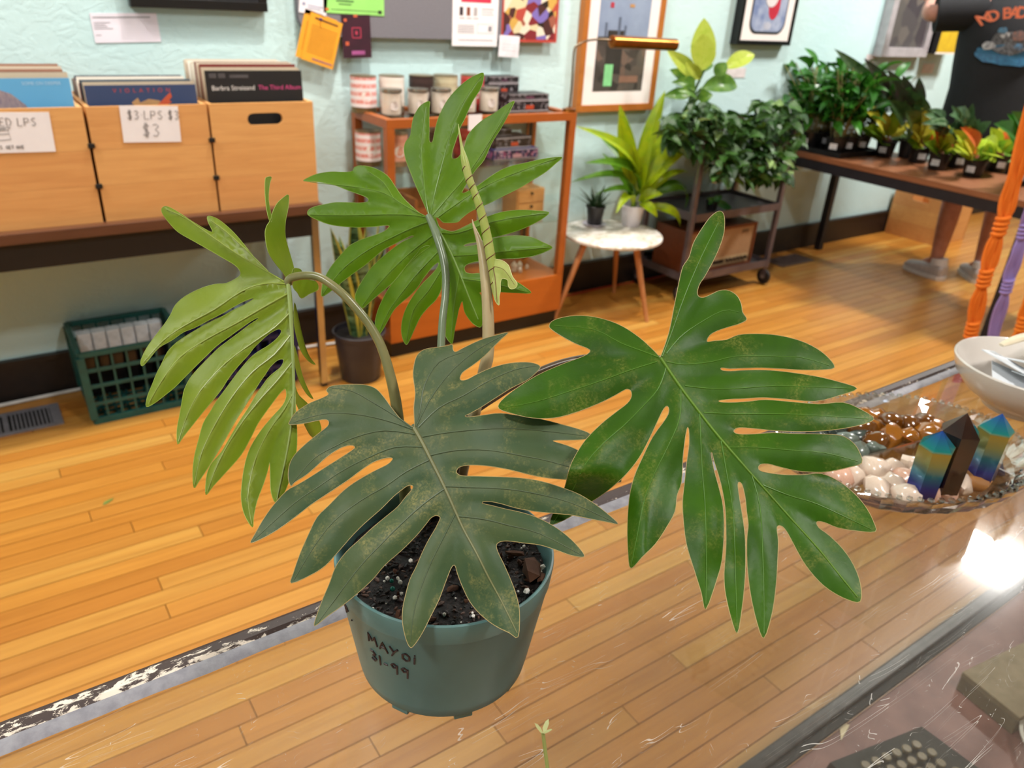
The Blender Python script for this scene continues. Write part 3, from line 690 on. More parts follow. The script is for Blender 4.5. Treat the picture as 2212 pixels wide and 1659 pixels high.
# --- central leaf (old, blue green)
zc_ = lambda p: Z(p, .4461, 520, 680)
C_out = zc_([(842, 538), (838, 450), (845, 380), (835, 300), (838, 250), (850, 205), (870, 180), (900, 165), (950, 158), (1000, 150), (1025, 145), (1028, 168), (1040, 180), (1070, 165), (1120, 140), (1180, 115), (1240, 98), (1295, 86), (1260, 120), (1220, 160), (1180, 200), (1130, 240), (1080, 275), (1065, 295), (1062, 310), (1072, 318), (1100, 312), (1150, 285), (1220, 255), (1300, 235), (1380, 230), (1430, 238), (1450, 255), (1420, 290), (1380, 320), (1310, 355), (1230, 405), (1160, 450), (1110, 478), (1087, 490), (1110, 495), (1180, 485), (1260, 477), (1350, 490), (1450, 505), (1550, 530), (1640, 555), (1693, 578), (1680, 600), (1610, 607), (1530, 608), (1515, 613), (1580, 633), (1640, 660), (1750, 730), (1843, 800), (1800, 815), (1700, 808), (1570, 798), (1480, 790), (1400, 775), (1300, 750), (1200, 733), (1120, 728), (1065, 735), (1045, 755), (1050, 770), (1075, 780), (1150, 782), (1250, 785), (1350, 790), (1450, 805), (1550, 835), (1640, 870), (1720, 920), (1790, 975), (1827, 1013), (1780, 1005), (1700, 990), (1600, 970), (1500, 960), (1420, 952), (1330, 935), (1260, 915), (1195, 903), (1168, 912), (1220, 925), (1280, 940), (1350, 955), (1430, 980), (1510, 1020), (1580, 1070), (1640, 1130), (1663, 1172), (1600, 1165), (1530, 1140), (1450, 1115), (1370, 1105), (1290, 1095), (1250, 1102), (1238, 1120), (1248, 1155), (1275, 1210), (1310, 1290), (1335, 1360), (1350, 1440), (1343, 1560), (1300, 1540), (1230, 1505), (1160, 1450), (1110, 1390), (1075, 1320), (1050, 1255), (1040, 1220), (1030, 1213), (1015, 1235), (990, 1300), (960, 1380), (920, 1460), (880, 1540), (840, 1600), (820, 1610), (800, 1570), (783, 1490), (785, 1420), (800, 1350), (820, 1280), (850, 1220), (880, 1150), (910, 1090), (940, 1040), (960, 1000), (965, 980), (945, 972), (920, 985), (900, 1010), (850, 1070), (780, 1140), (700, 1210), (640, 1280), (570, 1345), (490, 1410), (420, 1460), (357, 1508), (370, 1450), (400, 1370), (430, 1300), (460, 1220), (510, 1150), (580, 1085), (640, 1030), (700, 980), (760, 930), (800, 880), (830, 845), (832, 828), (810, 828), (790, 840), (740, 880), (680, 940), (600, 1010), (540, 1070), (470, 1150), (410, 1215), (340, 1260), (245, 1300), (255, 1250), (290, 1150), (330, 1060), (370, 980), (430, 920), (500, 850), (570, 800), (650, 755), (710, 725), (735, 700), (725, 692), (690, 697), (640, 715), (580, 755), (520, 800), (430, 860), (340, 920), (270, 975), (180, 1040), (110, 1080), (48, 1105), (70, 1060), (110, 990), (160, 920), (222, 853), (275, 823), (335, 787), (405, 742), (475, 698), (535, 659), (553, 641), (530, 632), (480, 647), (420, 686), (370, 730), (318, 775), (262, 811), (243, 829), (230, 790), (235, 730), (260, 680), (310, 630), (370, 580), (420, 540), (425, 515), (405, 507), (360, 515), (300, 527), (237, 532), (240, 510), (270, 470), (330, 430), (390, 405), (425, 385), (415, 365), (440, 345), (510, 338), (590, 338), (650, 355), (690, 395), (730, 450), (780, 510), (833, 543)])
C_veins = [zc_(v) for v in ([(838, 547), (880, 620), (930, 720), (980, 820), (1030, 930), (1080, 1040), (1140, 1150), (1200, 1270), (1270, 1400), (1338, 1540)],
    [(850, 535), (870, 450), (890, 340), (960, 230), (1080, 180)], [(850, 538), (910, 420), (980, 320), (1060, 235), (1160, 160), (1280, 95)], [(860, 545), (960, 450), (1080, 390), (1200, 320), (1330, 265), (1435, 247)],
    [(880, 590), (1000, 570), (1150, 555), (1300, 550), (1450, 560), (1670, 586)], [(920, 680), (1050, 655), (1200, 655), (1350, 680), (1500, 710), (1700, 770), (1825, 803)],
    [(985, 830), (1100, 835), (1250, 840), (1400, 860), (1600, 910), (1810, 1005)], [(1055, 975), (1180, 990), (1300, 1020), (1450, 1060), (1645, 1160)],
    [(830, 547), (750, 490), (650, 430), (540, 370), (430, 352)], [(835, 555), (700, 510), (550, 480), (400, 480), (250, 523)], [(855, 580), (700, 560), (560, 590), (450, 640), (350, 700), (250, 818)],
    [(890, 640), (750, 640), (620, 690), (500, 750), (380, 830), (250, 920), (62, 1092)], [(920, 700), (800, 760), (700, 830), (580, 900), (450, 1000), (350, 1130), (258, 1283)],
    [(990, 840), (880, 920), (780, 1010), (680, 1110), (560, 1240), (372, 1492)], [(1040, 960), (980, 1080), (930, 1180), (880, 1300), (840, 1430), (820, 1592)])]
dC = plane_depth((895, 918, .532), (1117, 1365, .486), (541, 1172, .512))
LC = leaf_mat('leaf_bluegreen_upper', '394e32', '455432', '555f3a', 'a29658', .65, .45, .06, .2)
sC = LeafSurface([(C_out, dC)], C_veins, False, .0013, .00008, 8, .004)
sC.build('leaf', LC, PALE, (M('midrib_olive', '707148', .5), M('vein_olive', '4c5c40', .45)), C_veins, hp, PC, vr=(.0016, .0004), label='dark blue-green lobed leaf drooping over the pot front')

# --- top leaf (underside seen)
zt = lambda p: Z(p, .3255, 600, 400)
zt2 = lambda p: Z(p, .3255, 600, 0)
T_out = zt2([(1000, 1425), (960, 1330), (920, 1240), (880, 1140), (850, 1060), (838, 990), (850, 940), (880, 900), (890, 830), (905, 770), (940, 710), (980, 680), (1008, 675), (1005, 720), (1005, 800), (1005, 880), (1005, 930), (1015, 948), (1030, 935), (1040, 880), (1060, 800), (1090, 730), (1130, 660), (1190, 590), (1260, 530), (1320, 497), (1365, 485), (1362, 540), (1340, 600), (1300, 660), (1270, 720), (1240, 790), (1210, 850), (1180, 940), (1160, 1000), (1155, 1040), (1165, 1055), (1190, 1050), (1210, 1030), (1240, 970), (1260, 900), (1310, 840), (1370, 790), (1440, 750), (1510, 700), (1570, 670), (1550, 720), (1510, 800), (1470, 870), (1420, 950), (1370, 1060), (1320, 1120), (1270, 1190), (1230, 1260), (1222, 1280), (1240, 1280), (1270, 1265), (1330, 1230), (1400, 1180), (1480, 1130), (1560, 1100), (1650, 1080), (1760, 1055), (1885, 1042), (1850, 1080), (1780, 1140), (1700, 1190), (1600, 1250), (1500, 1300), (1400, 1350), (1330, 1380), (1270, 1410), (1220, 1450), (1190, 1475), (1110, 1478), (1090, 1470), (1070, 1450), (1050, 1442), (1058, 1470)]) + \
    zt([(1075, 280), (1120, 300), (1160, 308), (1200, 295), (1260, 265), (1320, 235), (1390, 210), (1480, 180), (1600, 165), (1720, 170), (1800, 180), (1760, 220), (1690, 260), (1600, 300), (1500, 330), (1420, 350), (1330, 375), (1270, 385), (1240, 395), (1235, 405), (1260, 407), (1320, 395), (1400, 362), (1480, 345), (1580, 335), (1680, 345), (1760, 380), (1822, 412), (1780, 440), (1700, 470), (1600, 485), (1500, 488), (1420, 495), (1330, 505), (1270, 520), (1245, 535), (1238, 555), (1250, 580), (1290, 588), (1340, 585), (1420, 600), (1500, 620), (1570, 635), (1630, 670), (1682, 715), (1600, 715), (1500, 710), (1420, 705), (1360, 708), (1338, 715), (1350, 735), (1358, 800), (1365, 870), (1350, 940), (1310, 930), (1270, 890), (1240, 840), (1230, 790), (1226, 770), (1215, 785), (1200, 830), (1190, 880), (1175, 950), (1160, 1047), (1140, 1040), (1118, 1010), (1115, 980), (1118, 900), (1122, 800), (1118, 700), (1108, 620), (1098, 580), (1090, 620), (1085, 690), (1050, 760), (1000, 810), (950, 870), (910, 950), (870, 1040), (850, 1057), (830, 1020), (820, 960), (830, 880), (860, 800), (910, 720), (960, 655), (1020, 595), (1060, 545), (1066, 513), (1030, 538), (990, 588), (965, 620), (930, 675), (880, 730), (820, 780), (770, 830), (730, 900), (690, 970), (668, 992), (650, 960), (648, 900), (665, 830), (700, 750), (740, 680), (785, 622), (840, 553), (900, 492), (960, 442), (1005, 412), (1008, 403), (985, 402), (950, 420), (920, 458), (860, 528), (800, 608), (740, 668), (680, 718), (620, 768), (560, 818), (530, 790), (513, 745), (530, 690), (570, 620), (620, 550), (690, 482), (760, 424), (830, 375), (890, 347), (905, 336), (880, 338), (830, 362), (770, 393), (700, 430), (640, 480), (580, 530), (510, 580), (430, 640), (370, 690), (300, 738), (290, 715), (300, 650), (330, 580), (370, 520), (430, 450), (480, 400), (560, 360), (650, 330), (710, 305), (740, 275), (730, 267), (700, 268), (640, 275), (540, 280), (440, 275), (340, 260), (250, 225), (200, 195), (205, 165), (240, 145), (300, 130), (380, 115), (460, 115), (540, 118), (590, 112), (602, 100), (595, 85), (560, 68)]) + \
    zt2([(470, 1265), (380, 1230), (290, 1210), (220, 1203), (170, 1200), (200, 1180), (260, 1155), (350, 1140), (430, 1142), (480, 1140), (500, 1130), (510, 1110), (550, 1100), (620, 1110), (690, 1140), (740, 1180), (780, 1240), (830, 1310), (890, 1370), (950, 1420), (992, 1437)])
T_veins = [zt(v) for v in ([(1010, 215), (1080, 320), (1150, 450), (1210, 590), (1260, 720), (1330, 890)], [(1003, 195), (985, 100), (970, -60), (955, -250), (985, -520)], [(1015, 195), (1040, 60), (1080, -100), (1150, -350), (1230, -550), (1350, -725)],
    [(1030, 200), (1130, 80), (1250, -60), (1380, -250), (1555, -540)], [(1060, 215), (1180, 130), (1350, 20), (1550, -70), (1860, -183)], [(1080, 315), (1200, 315), (1400, 250), (1600, 210), (1785, 186)], [(1150, 470), (1300, 460), (1500, 440), (1805, 412)], [(1215, 620), (1400, 645), (1660, 710)],
    [(990, 212), (850, 195), (650, 195), (450, 200), (215, 195)], [(985, 208), (850, 140), (700, 50), (500, 10), (300, -10), (190, -26)], [(770, 90), (700, -20), (600, -90)], [(1010, 240), (900, 280), (750, 350), (600, 430), (450, 540), (360, 640), (298, 725)],
    [(1045, 320), (900, 430), (780, 540), (650, 680), (562, 800)], [(1085, 420), (950, 560), (850, 680), (740, 830), (670, 980)], [(1110, 520), (1000, 700), (900, 830), (852, 1042)], [(1205, 600), (1170, 800), (1150, 1025)])]
dT = plane_depth((925, 469, .615), (1040, 170, .625), (660, 385, .65))
def dTt(u, v): return dT(u, v) + max(0.0, v - 480) / 270 * .03
LT = leaf_mat('leaf_green_under', '5a8006', '4b7206', '688c28', None, 0, .4, .3, .28)
sT = LeafSurface([(T_out, dTt)], T_veins, True, .0010, .00013, 7, .006)
sT.build('leaf', LT, M('leaf_edge_green', '7d9a38', .5), (M('vein_pale_green', '7d9a50', .35), M('vein_mid_green', '64882a', .35)), T_veins, hp, PC, vr=(.0012, .0004), label='upright green leaf at the top showing its underside')

# --- left leaf (underside seen, folded along the midrib)
zl = lambda p: Z(p, .4823, 280, 360)
L_out = zl([(703, 518), (640, 485), (580, 430), (530, 370), (480, 310), (440, 270), (395, 235), (360, 222), (347, 228), (355, 255), (370, 285), (365, 293), (330, 275), (280, 245), (235, 215), (185, 185), (158, 178), (143, 190), (150, 215), (180, 255), (220, 295), (290, 335), (360, 375), (420, 410), (470, 440), (495, 468), (493, 488), (470, 505), (430, 523), (380, 527), (320, 545), (250, 580), (205, 620), (185, 660), (160, 700), (110, 765), (75, 815), (50, 870), (57, 893), (85, 865), (130, 812), (190, 777), (240, 742), (290, 722), (350, 690), (410, 660), (460, 631), (510, 604), (552, 589), (552, 596), (515, 619), (465, 643), (415, 671), (355, 700), (297, 732), (248, 762), (203, 794), (170, 830), (145, 880), (120, 930), (100, 980), (80, 1030), (75, 1075), (110, 1060), (150, 1030), (200, 990), (250, 940), (300, 890), (345, 846), (390, 803), (440, 766), (490, 730), (540, 695), (573, 677), (573, 684), (543, 704), (496, 740), (446, 777), (398, 814), (354, 857), (307, 905), (270, 950), (245, 1000), (235, 1050), (225, 1110), (213, 1175), (215, 1243), (240, 1210), (280, 1160), (320, 1110), (370, 1050), (410, 1000), (440, 953), (470, 913), (500, 878), (535, 840), (555, 813), (580, 788), (620, 752), (655, 731), (673, 728), (680, 740), (660, 770), (620, 802), (580, 826), (550, 848), (518, 882), (485, 922), (455, 962), (427, 1000), (390, 1050), (360, 1100), (330, 1150), (310, 1220), (290, 1300), (283, 1370), (288, 1438), (310, 1410), (350, 1350), (400, 1270), (440, 1200), (480, 1130), (520, 1068), (560, 1003), (588, 958), (608, 930), (630, 897), (660, 869), (683, 862), (690, 872), (675, 900), (647, 922), (620, 947), (601, 972), (570, 1017), (531, 1082), (491, 1142), (451, 1210), (411, 1278), (370, 1325), (350, 1365), (342, 1410), (342, 1470), (375, 1430), (430, 1370), (500, 1290), (545, 1210), (575, 1150), (620, 1085), (665, 1025), (690, 998), (700, 1000), (702, 1030), (685, 1070), (640, 1120), (590, 1180), (540, 1260), (515, 1340), (503, 1420), (500, 1490), (515, 1560), (550, 1615), (555, 1570), (570, 1500), (600, 1420), (620, 1355), (626, 1325), (629, 1345), (630, 1400), (634, 1460), (655, 1505), (690, 1465), (720, 1390), (745, 1290), (750, 1200), (745, 1120), (742, 1000), (738, 900), (735, 800), (732, 700), (728, 600), (720, 540)])
L_veins = [zl(v) for v in ([(710, 523), (718, 620), (724, 720), (728, 800), (733, 900), (735, 1000), (730, 1080), (725, 1150), (700, 1300), (660, 1490)],
    [(697, 518), (600, 460), (480, 390), (350, 300), (250, 230), (160, 190)], [(620, 470), (520, 370), (430, 290), (362, 240)], [(700, 525), (600, 525), (500, 560), (380, 640), (250, 710), (150, 780), (60, 880)], [(716, 565), (600, 630), (480, 700), (350, 770), (230, 850), (150, 950), (85, 1060)],
    [(722, 650), (650, 720), (550, 790), (430, 880), (320, 1000), (260, 1110), (219, 1230)], [(728, 745), (650, 840), (550, 920), (460, 1030), (380, 1160), (320, 1290), (291, 1425)], [(733, 870), (660, 960), (570, 1060), (480, 1180), (400, 1320), (348, 1455)], [(735, 1010), (690, 1090), (620, 1190), (560, 1320), (530, 1480), (548, 1600)])]
dL = plane_depth((620, 610, .565), (305, 790, .55), (545, 1135, .528))
dL2 = plane_depth((622, 610, .568), (625, 400, .60), (700, 900, .60))
L_polys = [(L_out, dL)] + [(zl(p), dL2) for p in ([(607, 60), (617, 47), (635, 48), (627, 80), (622, 150), (637, 235), (628, 245), (615, 200), (607, 130)],
    [(640, 205), (660, 165), (690, 137), (712, 128), (710, 185), (698, 245), (697, 310), (715, 380), (732, 440), (738, 480), (722, 512), (706, 508), (690, 480), (650, 430), (620, 380), (607, 310), (612, 270), (630, 240)],
    [(732, 458), (765, 460), (775, 480), (800, 505), (835, 515), (845, 550), (805, 570), (770, 590), (752, 565), (735, 545), (726, 510)],
    [(738, 610), (752, 660), (765, 720), (785, 800), (805, 850), (832, 887), (800, 870), (770, 830), (752, 780), (736, 700)], [(736, 800), (755, 860), (775, 940), (800, 1000), (822, 1040), (795, 1020), (765, 970), (742, 900)],
    [(738, 980), (755, 1020), (780, 1045), (815, 1080), (845, 1130), (858, 1185), (820, 1212), (785, 1160), (755, 1080), (738, 1040)])]
LL = leaf_mat('leaf_olive_under', '7a9018', '6a8412', '93a448', None, 0, .4, .3, .35)
sL = LeafSurface(L_polys, L_veins, True, .0012, .00013, 7, .006)
sL.build('leaf', LL, M('leaf_edge_olive', '8fa23e', .5), (M('vein_pale_olive', '8b9c58', .35), M('vein_mid_olive', '8c9c44', .35)), L_veins, hp, PC, vr=(.0016, .0005), label='olive green leaf hanging left showing its underside')

# --- petioles
def petiole(pts, radii, mat, label=None):
    P = catmull(pts, 5); R = catmull([(r,) for r in radii], 5)
    mb = MB(); mb.tube([at_d(*p) - PC for p in P], [r[0] for r in R], 12)
    o = mb.build('petiole', mat, hp, True)
    if label: o['label'] = label
    return o
def pet_mat(name, a, b_): return M(name, a, .3, col2=b_, nscale=60, stretch=(1, 1, .15))
soilw = lambda px, py: (px, py, (at_z(px, py, PC.z + .093) - CAM).dot(_f))
petiole([(622, 612, .564), (627, 602, .562), (642, 597, .560), (665, 595, .558), (690, 599, .557), (718, 616, .556), (746, 640, .556), (775, 672, .558), (800, 705, .56), (824, 750, .562), (842, 808, .565), (857, 880, .568), (868, 990, .572), soilw(880, 1120)],
        [.0032, .0031, .0030, .0030, .0030, .0030, .0031, .0032, .0033, .0035, .0038, .0042, .0045, .005], pet_mat('petiole_olive', '7f7a50', '6d6f45'), 'arching olive-brown leaf stalk')
petiole([(925, 466, .611), (934, 485, .608), (945, 515, .604), (957, 555, .601), (963, 595, .598), (962, 640, .595), (956, 690, .592), (953, 745, .590), (950, 850, .586), (946, 980, .584), soilw(940, 1095)],
        [.0026, .003, .0031, .0031, .0031, .0030, .0030, .0031, .0035, .004, .005], pet_mat('petiole_grey_green', '6f7d62', '637254'), 'upright grey-green leaf stalk')
petiole([(1428, 775, .541), (1370, 768, .553), (1290, 771, .565), (1220, 783, .571), (1150, 810, .575), (1080, 850, .580), (1010, 905, .585), (985, 1000, .588), soilw(965, 1110)],
        [.0022, .0026, .0029, .0031, .0032, .0033, .0036, .004, .005], pet_mat('petiole_brown', '5d4a3c', '54422f'), 'brown leaf stalk reaching right')
petiole([(895, 922, .535), (903, 950, .556), (910, 1000, .572), (917, 1060, .580), soilw(922, 1120)], [.0024, .0027, .0032, .0037, .0045], pet_mat('petiole_green', '5d6b47', '55653f'))
# --- the new leaf: sheath, roll with its dark red margin, first lobes
petiole([(1020, 474, .578), (1024, 490, .577), (1036, 525, .576), (1045, 575, .575), (1052, 640, .574), (1055, 715, .574), (1053, 770, .575), (1046, 800, .577), (1030, 870, .58), (1010, 960, .583), soilw(985, 1080)],
        [.0003, .0010, .0024, .0036, .0042, .0046, .0047, .0046, .0045, .0048, .0055], M('sheath_tan', 'b3a57c', .4, col2='a58f6a', nscale=50, stretch=(1, 1, .2)), 'pale tan leaf sheath')
rollp = [(990, 268, .560), (993, 290, .560), (998, 320, .561), (1004, 348, .561), (1013, 385, .562), (1023, 410, .563), (1034, 440, .564), (1044, 475, .566), (1053, 515, .568), (1060, 555, .569), (1066, 590, .570), (1070, 630, .571), (1073, 652, .571)]
rollr = [.0002, .0008, .0013, .0028, .0029, .0027, .0030, .0032, .0035, .0036, .0034, .0024, .0008]
RP = catmull(rollp, 6); RR = [r[0] for r in catmull([(r,) for r in rollr], 6)]
nl = MB().tube([at_d(*p) - PC for p in RP], RR, 14).build('leaf', M('new_leaf', 'b6bd6a', .38, col2='a4b254', nscale=80, trans=.2), hp, True)
nl['label'] = 'tightly rolled pale new leaf with dark red spiral margin'
spi = []; nP = len(RP)
for i in range(20 * 12):
    t_ = 20 + (nP - 26) * i / (20 * 12 - 1); k = int(t_); f_ = t_ - k
    c0 = Vector(at_d(*RP[k])) * (1 - f_) + Vector(at_d(*RP[k + 1])) * f_; r_ = RR[k] * (1 - f_) + RR[k + 1] * f_
    tn = (Vector(at_d(*RP[k + 1])) - Vector(at_d(*RP[k]))).normalized(); a_ = tn.orthogonal().normalized(); b_ = tn.cross(a_)
    an = 2 * math.pi * 11 * i / (20 * 12 - 1); spi.append(c0 + (a_ * math.cos(an) + b_ * math.sin(an)) * (r_ * 1.02) - PC)
MB().tube(spi, .00032, 5).build('leaf_margin', M('margin_red', '6b2a1c', .4), nl, True)
sN = LeafSurface([(zt([(1400, 470), (1440, 490), (1490, 500), (1530, 530), (1545, 570), (1560, 610), (1588, 650), (1580, 680), (1550, 690), (1530, 670), (1525, 630), (1490, 620), (1478, 650), (1478, 700), (1470, 740), (1470, 795), (1450, 780), (1435, 740), (1440, 690), (1430, 640), (1410, 560)]), plane_depth((1058, 560, .569), (1110, 610, .560), (1075, 650, .566)))],
                 [zt([(1410, 480), (1440, 600), (1455, 780)]), zt([(1430, 540), (1500, 560), (1570, 660)])], True, .0005, .00004, 5, .001)
sN.build('leaf', M('new_leaf'), M('leaf_edge_pale2', 'd0cf8e', .5), M('margin_red'), sN_v if False else [zt([(1410, 480), (1440, 600), (1455, 780)]), zt([(1430, 540), (1500, 560), (1570, 660)])], hp, PC, grid=6, vr=(.0003, .0002), label='small unfurling lobes of the new leaf')

# seedling in front of the pot, at the bottom edge of the picture
sp = at_z(1182, 1900, ZC); t = thing('seedling', 'thin pale green seedling sprouting at the bottom edge near the camera', 'plant', (sp.x, sp.y, ZC + .0005))
top = at_d(1173, 1583, (sp - CAM).dot(_f) - .03) - t.location
MB().tube(catmull([(0, 0, .02), (0, 0, top.z * .5), tuple(top * .8 + Vector((0, 0, top.z * .1))), tuple(top)], 4), .0011, 8).build('stem', M('seedling_green', '9aa05a', .5, trans=.2), t, True)
lm = MB().add([(0, 0, 0), (.003, .002, .001), (.008, .0018, .003), (.011, 0, .004), (.008, -.0018, .003), (.003, -.002, .001)], [(0, 1, 5), (1, 2, 4, 5), (2, 3, 4)]).mesh('leaf', M('seedling_leaf', 'aeb07c', .5))
for a in (.4, 2.3, 3.9, 5.2): link('leaf', lm, t, top, (0, -.5, a), (.7, .7, .7))
sd = MB(); sd.lathe([(0, .001), (.014, .001), (.018, .026), (.0165, .026), (.014, .02), (0, .02)], 24)
sd.build('plug_pot', M('plug_black', '1c1c1c', .5), t, True)

# ================================================================== left background: bench with record crates
rb = thing('record_bench', 'long walnut bench with dark apron and chrome legs under the record crates', 'bench', (0, 0, 0))
WAL = wood_mat('walnut', ['5e3a26', '5e3a26'], '3a2013', (2, 40, 40), .4, False, 'World', .5)
MB().box((-1.4, 2.575, .692), (1.0, 3.0, .7255), bev=.003).build('bench_top', WAL, rb)
MB().box((-1.38, 2.597, .61), (.962, 2.615, .6918)).build('apron', M('apron_black', '15100e', .5), rb)
MB().box((-1.38, 2.955, .61), (.962, 2.972, .6918)).build('apron', M('apron_black'), rb)
CHR = M('chrome', 'c9c6c4', .22, 1.0, nscale=8)
for x, y in ((.963, 2.598), (.963, 2.955), (-1.399, 2.598), (-1.399, 2.955)):
    MB().box((x, y, .012), (x + .026, y + .026, .6918), bev=.002).build('leg', CHR, rb)
    MB().box((x + .002, y + .002, 0), (x + .024, y + .024, .0119)).build('leg_tip', M('rubber_black', '0e0e0e', .7), rb)

PINE = wood_mat('crate_pine', ['d49c5e', 'd0955a', 'dba666'], 'b0733c', (2.2, 18, 30), .42, True, 'World', .4)
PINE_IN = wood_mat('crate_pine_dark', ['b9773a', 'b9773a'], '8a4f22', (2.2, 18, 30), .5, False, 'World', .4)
def slot_panel(w, h, t, cx, cz, sw, sh):
    """front board (x 0..w, z 0..h, thickness t towards +y) with a rounded hand slot"""
    mb = MB(); ang = sorted([i * 2 * math.pi / 40 for i in range(40)] + [math.atan2(z - cz, x - cx) % (2 * math.pi) for x in (0, w) for z in (0, h)])
    inn = []; out = []; r = sh / 2; hx = sw / 2 - r
    for a in ang:
        c, s = math.cos(a), math.sin(a)
        t1 = r / abs(s) if abs(s) > 1e-6 else 1e9
        if abs(t1 * c) <= hx: q = t1
        else:
            e = hx if c > 0 else -hx; b_ = c * e; q = b_ + math.sqrt(max(0, b_ * b_ - (e * e - r * r)))
        inn.append((cx + q * c, cz + q * s))
        k = min(((w - cx) / c if c > 1e-9 else (-cx / c if c < -1e-9 else 1e9)), ((h - cz) / s if s > 1e-9 else (-cz / s if s < -1e-9 else 1e9)))
        out.append((cx + k * c, cz + k * s))
    n = len(ang); vs = [(x, y, z) for y in (0, t) for ring in (inn, out) for x, z in ring]; fs = []
    for i in range(n):
        j = (i + 1) % n
        fs += [(n + i, n + j, j, i), (2 * n + i, 2 * n + j, 3 * n + j, 3 * n + i), (i, j, 2 * n + j, 2 * n + i), (n + j, n + i, 3 * n + i, 3 * n + j)]
    return mb.add(vs, fs)
CW, CH, CD, CT = .337, .335, .36, .012
def record_crate(x, y, z, label, slot, group, rz=0.0, riser=.065):
    t = thing('wooden_crate', label, 'crate', (x, y, z), rz, group)
    hB = CH * .285
    # the front is glued up from boards
    if slot:
        slot_panel(CW, CH * .36, CT, CW * .515, CH * .36 - .05, .116, .037).build('board', PINE, t, loc=(0, 0, CH * .64))
    else: MB().box((0, 0, CH * .64), (CW, CT, CH)).build('board', PINE, t)
    MB().box((0, 0, CH * .33), (CW, CT, CH * .639)).build('board', PINE, t)
    MB().box((0, 0, 0), (CW, CT, CH * .329)).build('board', PINE, t)
    for k in (0, CW - CT):
        MB().box((k, CT + .0003, 0), (k + CT, CD - CT, CH)).build('side_panel', PINE, t)
    MB().box((0, CD - CT + .0003, 0), (CW, CD, CH)).build('back_panel', PINE_IN, t)
    MB().box((CT, CT + .0004, .004), (CW - CT, CD - CT, riser)).build('bottom_panel', PINE_IN, t)
    return t
def z_at(px, py, y): return at_y(px, py, y).z
setup = [(0, 13, 'in the used LPs crate', z_at(80, 169, 2.665), z_at(80, 142, 2.92), .002), (1, 14, 'in the three dollar crate', z_at(310, 184, 2.66), z_at(300, 168, 2.90), .006), (2, 15, 'in the slotted crate', z_at(525, 153, 2.66), z_at(520, 130, 2.94), .002)]
crate_x = (-.030, .316, .660)
record_crate(crate_x[0], 2.608, .7258, riser=min(setup[0][3:5]) - .312 - .7258, label='pine record crate at the left edge with a used LPs sign', slot=False, group='record crates on the bench')
record_crate(crate_x[1], 2.608, .7258, riser=min(setup[1][3:5]) - .312 - .7258, label='middle pine record crate carrying the three dollar sign', slot=False, group='record crates on the bench')
record_crate(crate_x[2], 2.608, .7258, riser=min(setup[2][3:5]) - .312 - .7258, label='pine record crate with an oval hand slot, rightmost on the bench', slot=True, group='record crates on the bench')
CLIP = M('clip_black', '0c0b0b', .5)
for i, x in enumerate((.3095, .6535)):
    for j, z in enumerate((.953, .835)):
        o = MB().box((x - .006, 2.6015, z - .007), (x + .0065 + .006, 2.6075, z + .007), bev=.0015).build('crate_clip', CLIP, None)
        tag(o, ['upper', 'lower'][j] + ' small black clip joining ' + ['the used LPs crate to the middle crate', 'the middle crate to the slotted crate'][i], 'clip', 'crate clips')

# records
LPW = .312
sl_mesh = {}
def lp(x, y, ztop, tilt, col, label, group, name='record_sleeve', w=LPW):
    m = M('sleeve_' + col, col, .5, nscale=14, col2=col)
    key = col
    if key not in sl_mesh: sl_mesh[key] = MB().box((0, -.0016, -.3), (LPW, .0016, 0)).mesh('record_sleeve', m)
    o = link(name, sl_mesh[key], None, (x, y, ztop), (tilt, 0, 0))
    return tag(o, label, 'record', group)
rr = random.Random(11)
CN = {'d8cbb6': 'cream', 'b59a80': 'tan', '2a2526': 'charcoal', '8d8177': 'grey-brown', 'e3ddd2': 'off-white', '6a4a38': 'brown', '3b3f52': 'slate', 'c7b59c': 'beige', '1b1a1c': 'black', 'a0705a': 'rust', 'd2c2ad': 'sand', '54606a': 'steel grey', '7b2f2a': 'dark red', 'ece6da': 'ivory'}
ORD = ['', 'second', 'third', 'fourth', 'fifth', 'sixth', 'seventh', 'eighth', 'ninth', 'tenth', 'eleventh', 'twelfth', 'thirteenth', 'fourteenth', 'fifteenth']
cols = ['d8cbb6', 'b59a80', '2a2526', '8d8177', 'e3ddd2', '6a4a38', '3b3f52', 'c7b59c', '1b1a1c', 'a0705a', 'd2c2ad', '54606a', '7b2f2a', 'ece6da']
fronts = []
for ci, n, where, z0, z1, dx in setup:
    for i in range(n):
        f = i / (n - 1); y = 2.668 + f * .25; x = crate_x[ci] + .0125 + rr.uniform(-.0, .0015) + (0 if i else .0)
        z = z0 + (z1 - z0) * f + (rr.uniform(-.004, .013) if i else 0)
        col = ['5aa0cf', '2f3f63', '131113'][ci] if i == 0 else rr.choice(cols)
        if i == 0: lab = ['blue record sleeve with a hair portrait at front of the used LPs crate', 'navy record sleeve with red spaced lettering at front of the middle crate', 'black record sleeve with white and pink lettering at front of the slotted crate'][ci]
        else: lab = '%s record sleeve, %s from the front %s' % (CN[col], ORD[i], where)
        o = lp(x, y, z, math.radians(-3.0), col, lab, 'records ' + where)
        if i == 0: fronts.append(o)
def ft(o, nm, body, size, col, x, z, **kw):
    return text_on(o, nm, body, size, M('print_' + col, col, .5, nscale=3, col2=col), (x, -.0017, z), (1, 0, 0), (0, 0, 1), .0003, **kw)
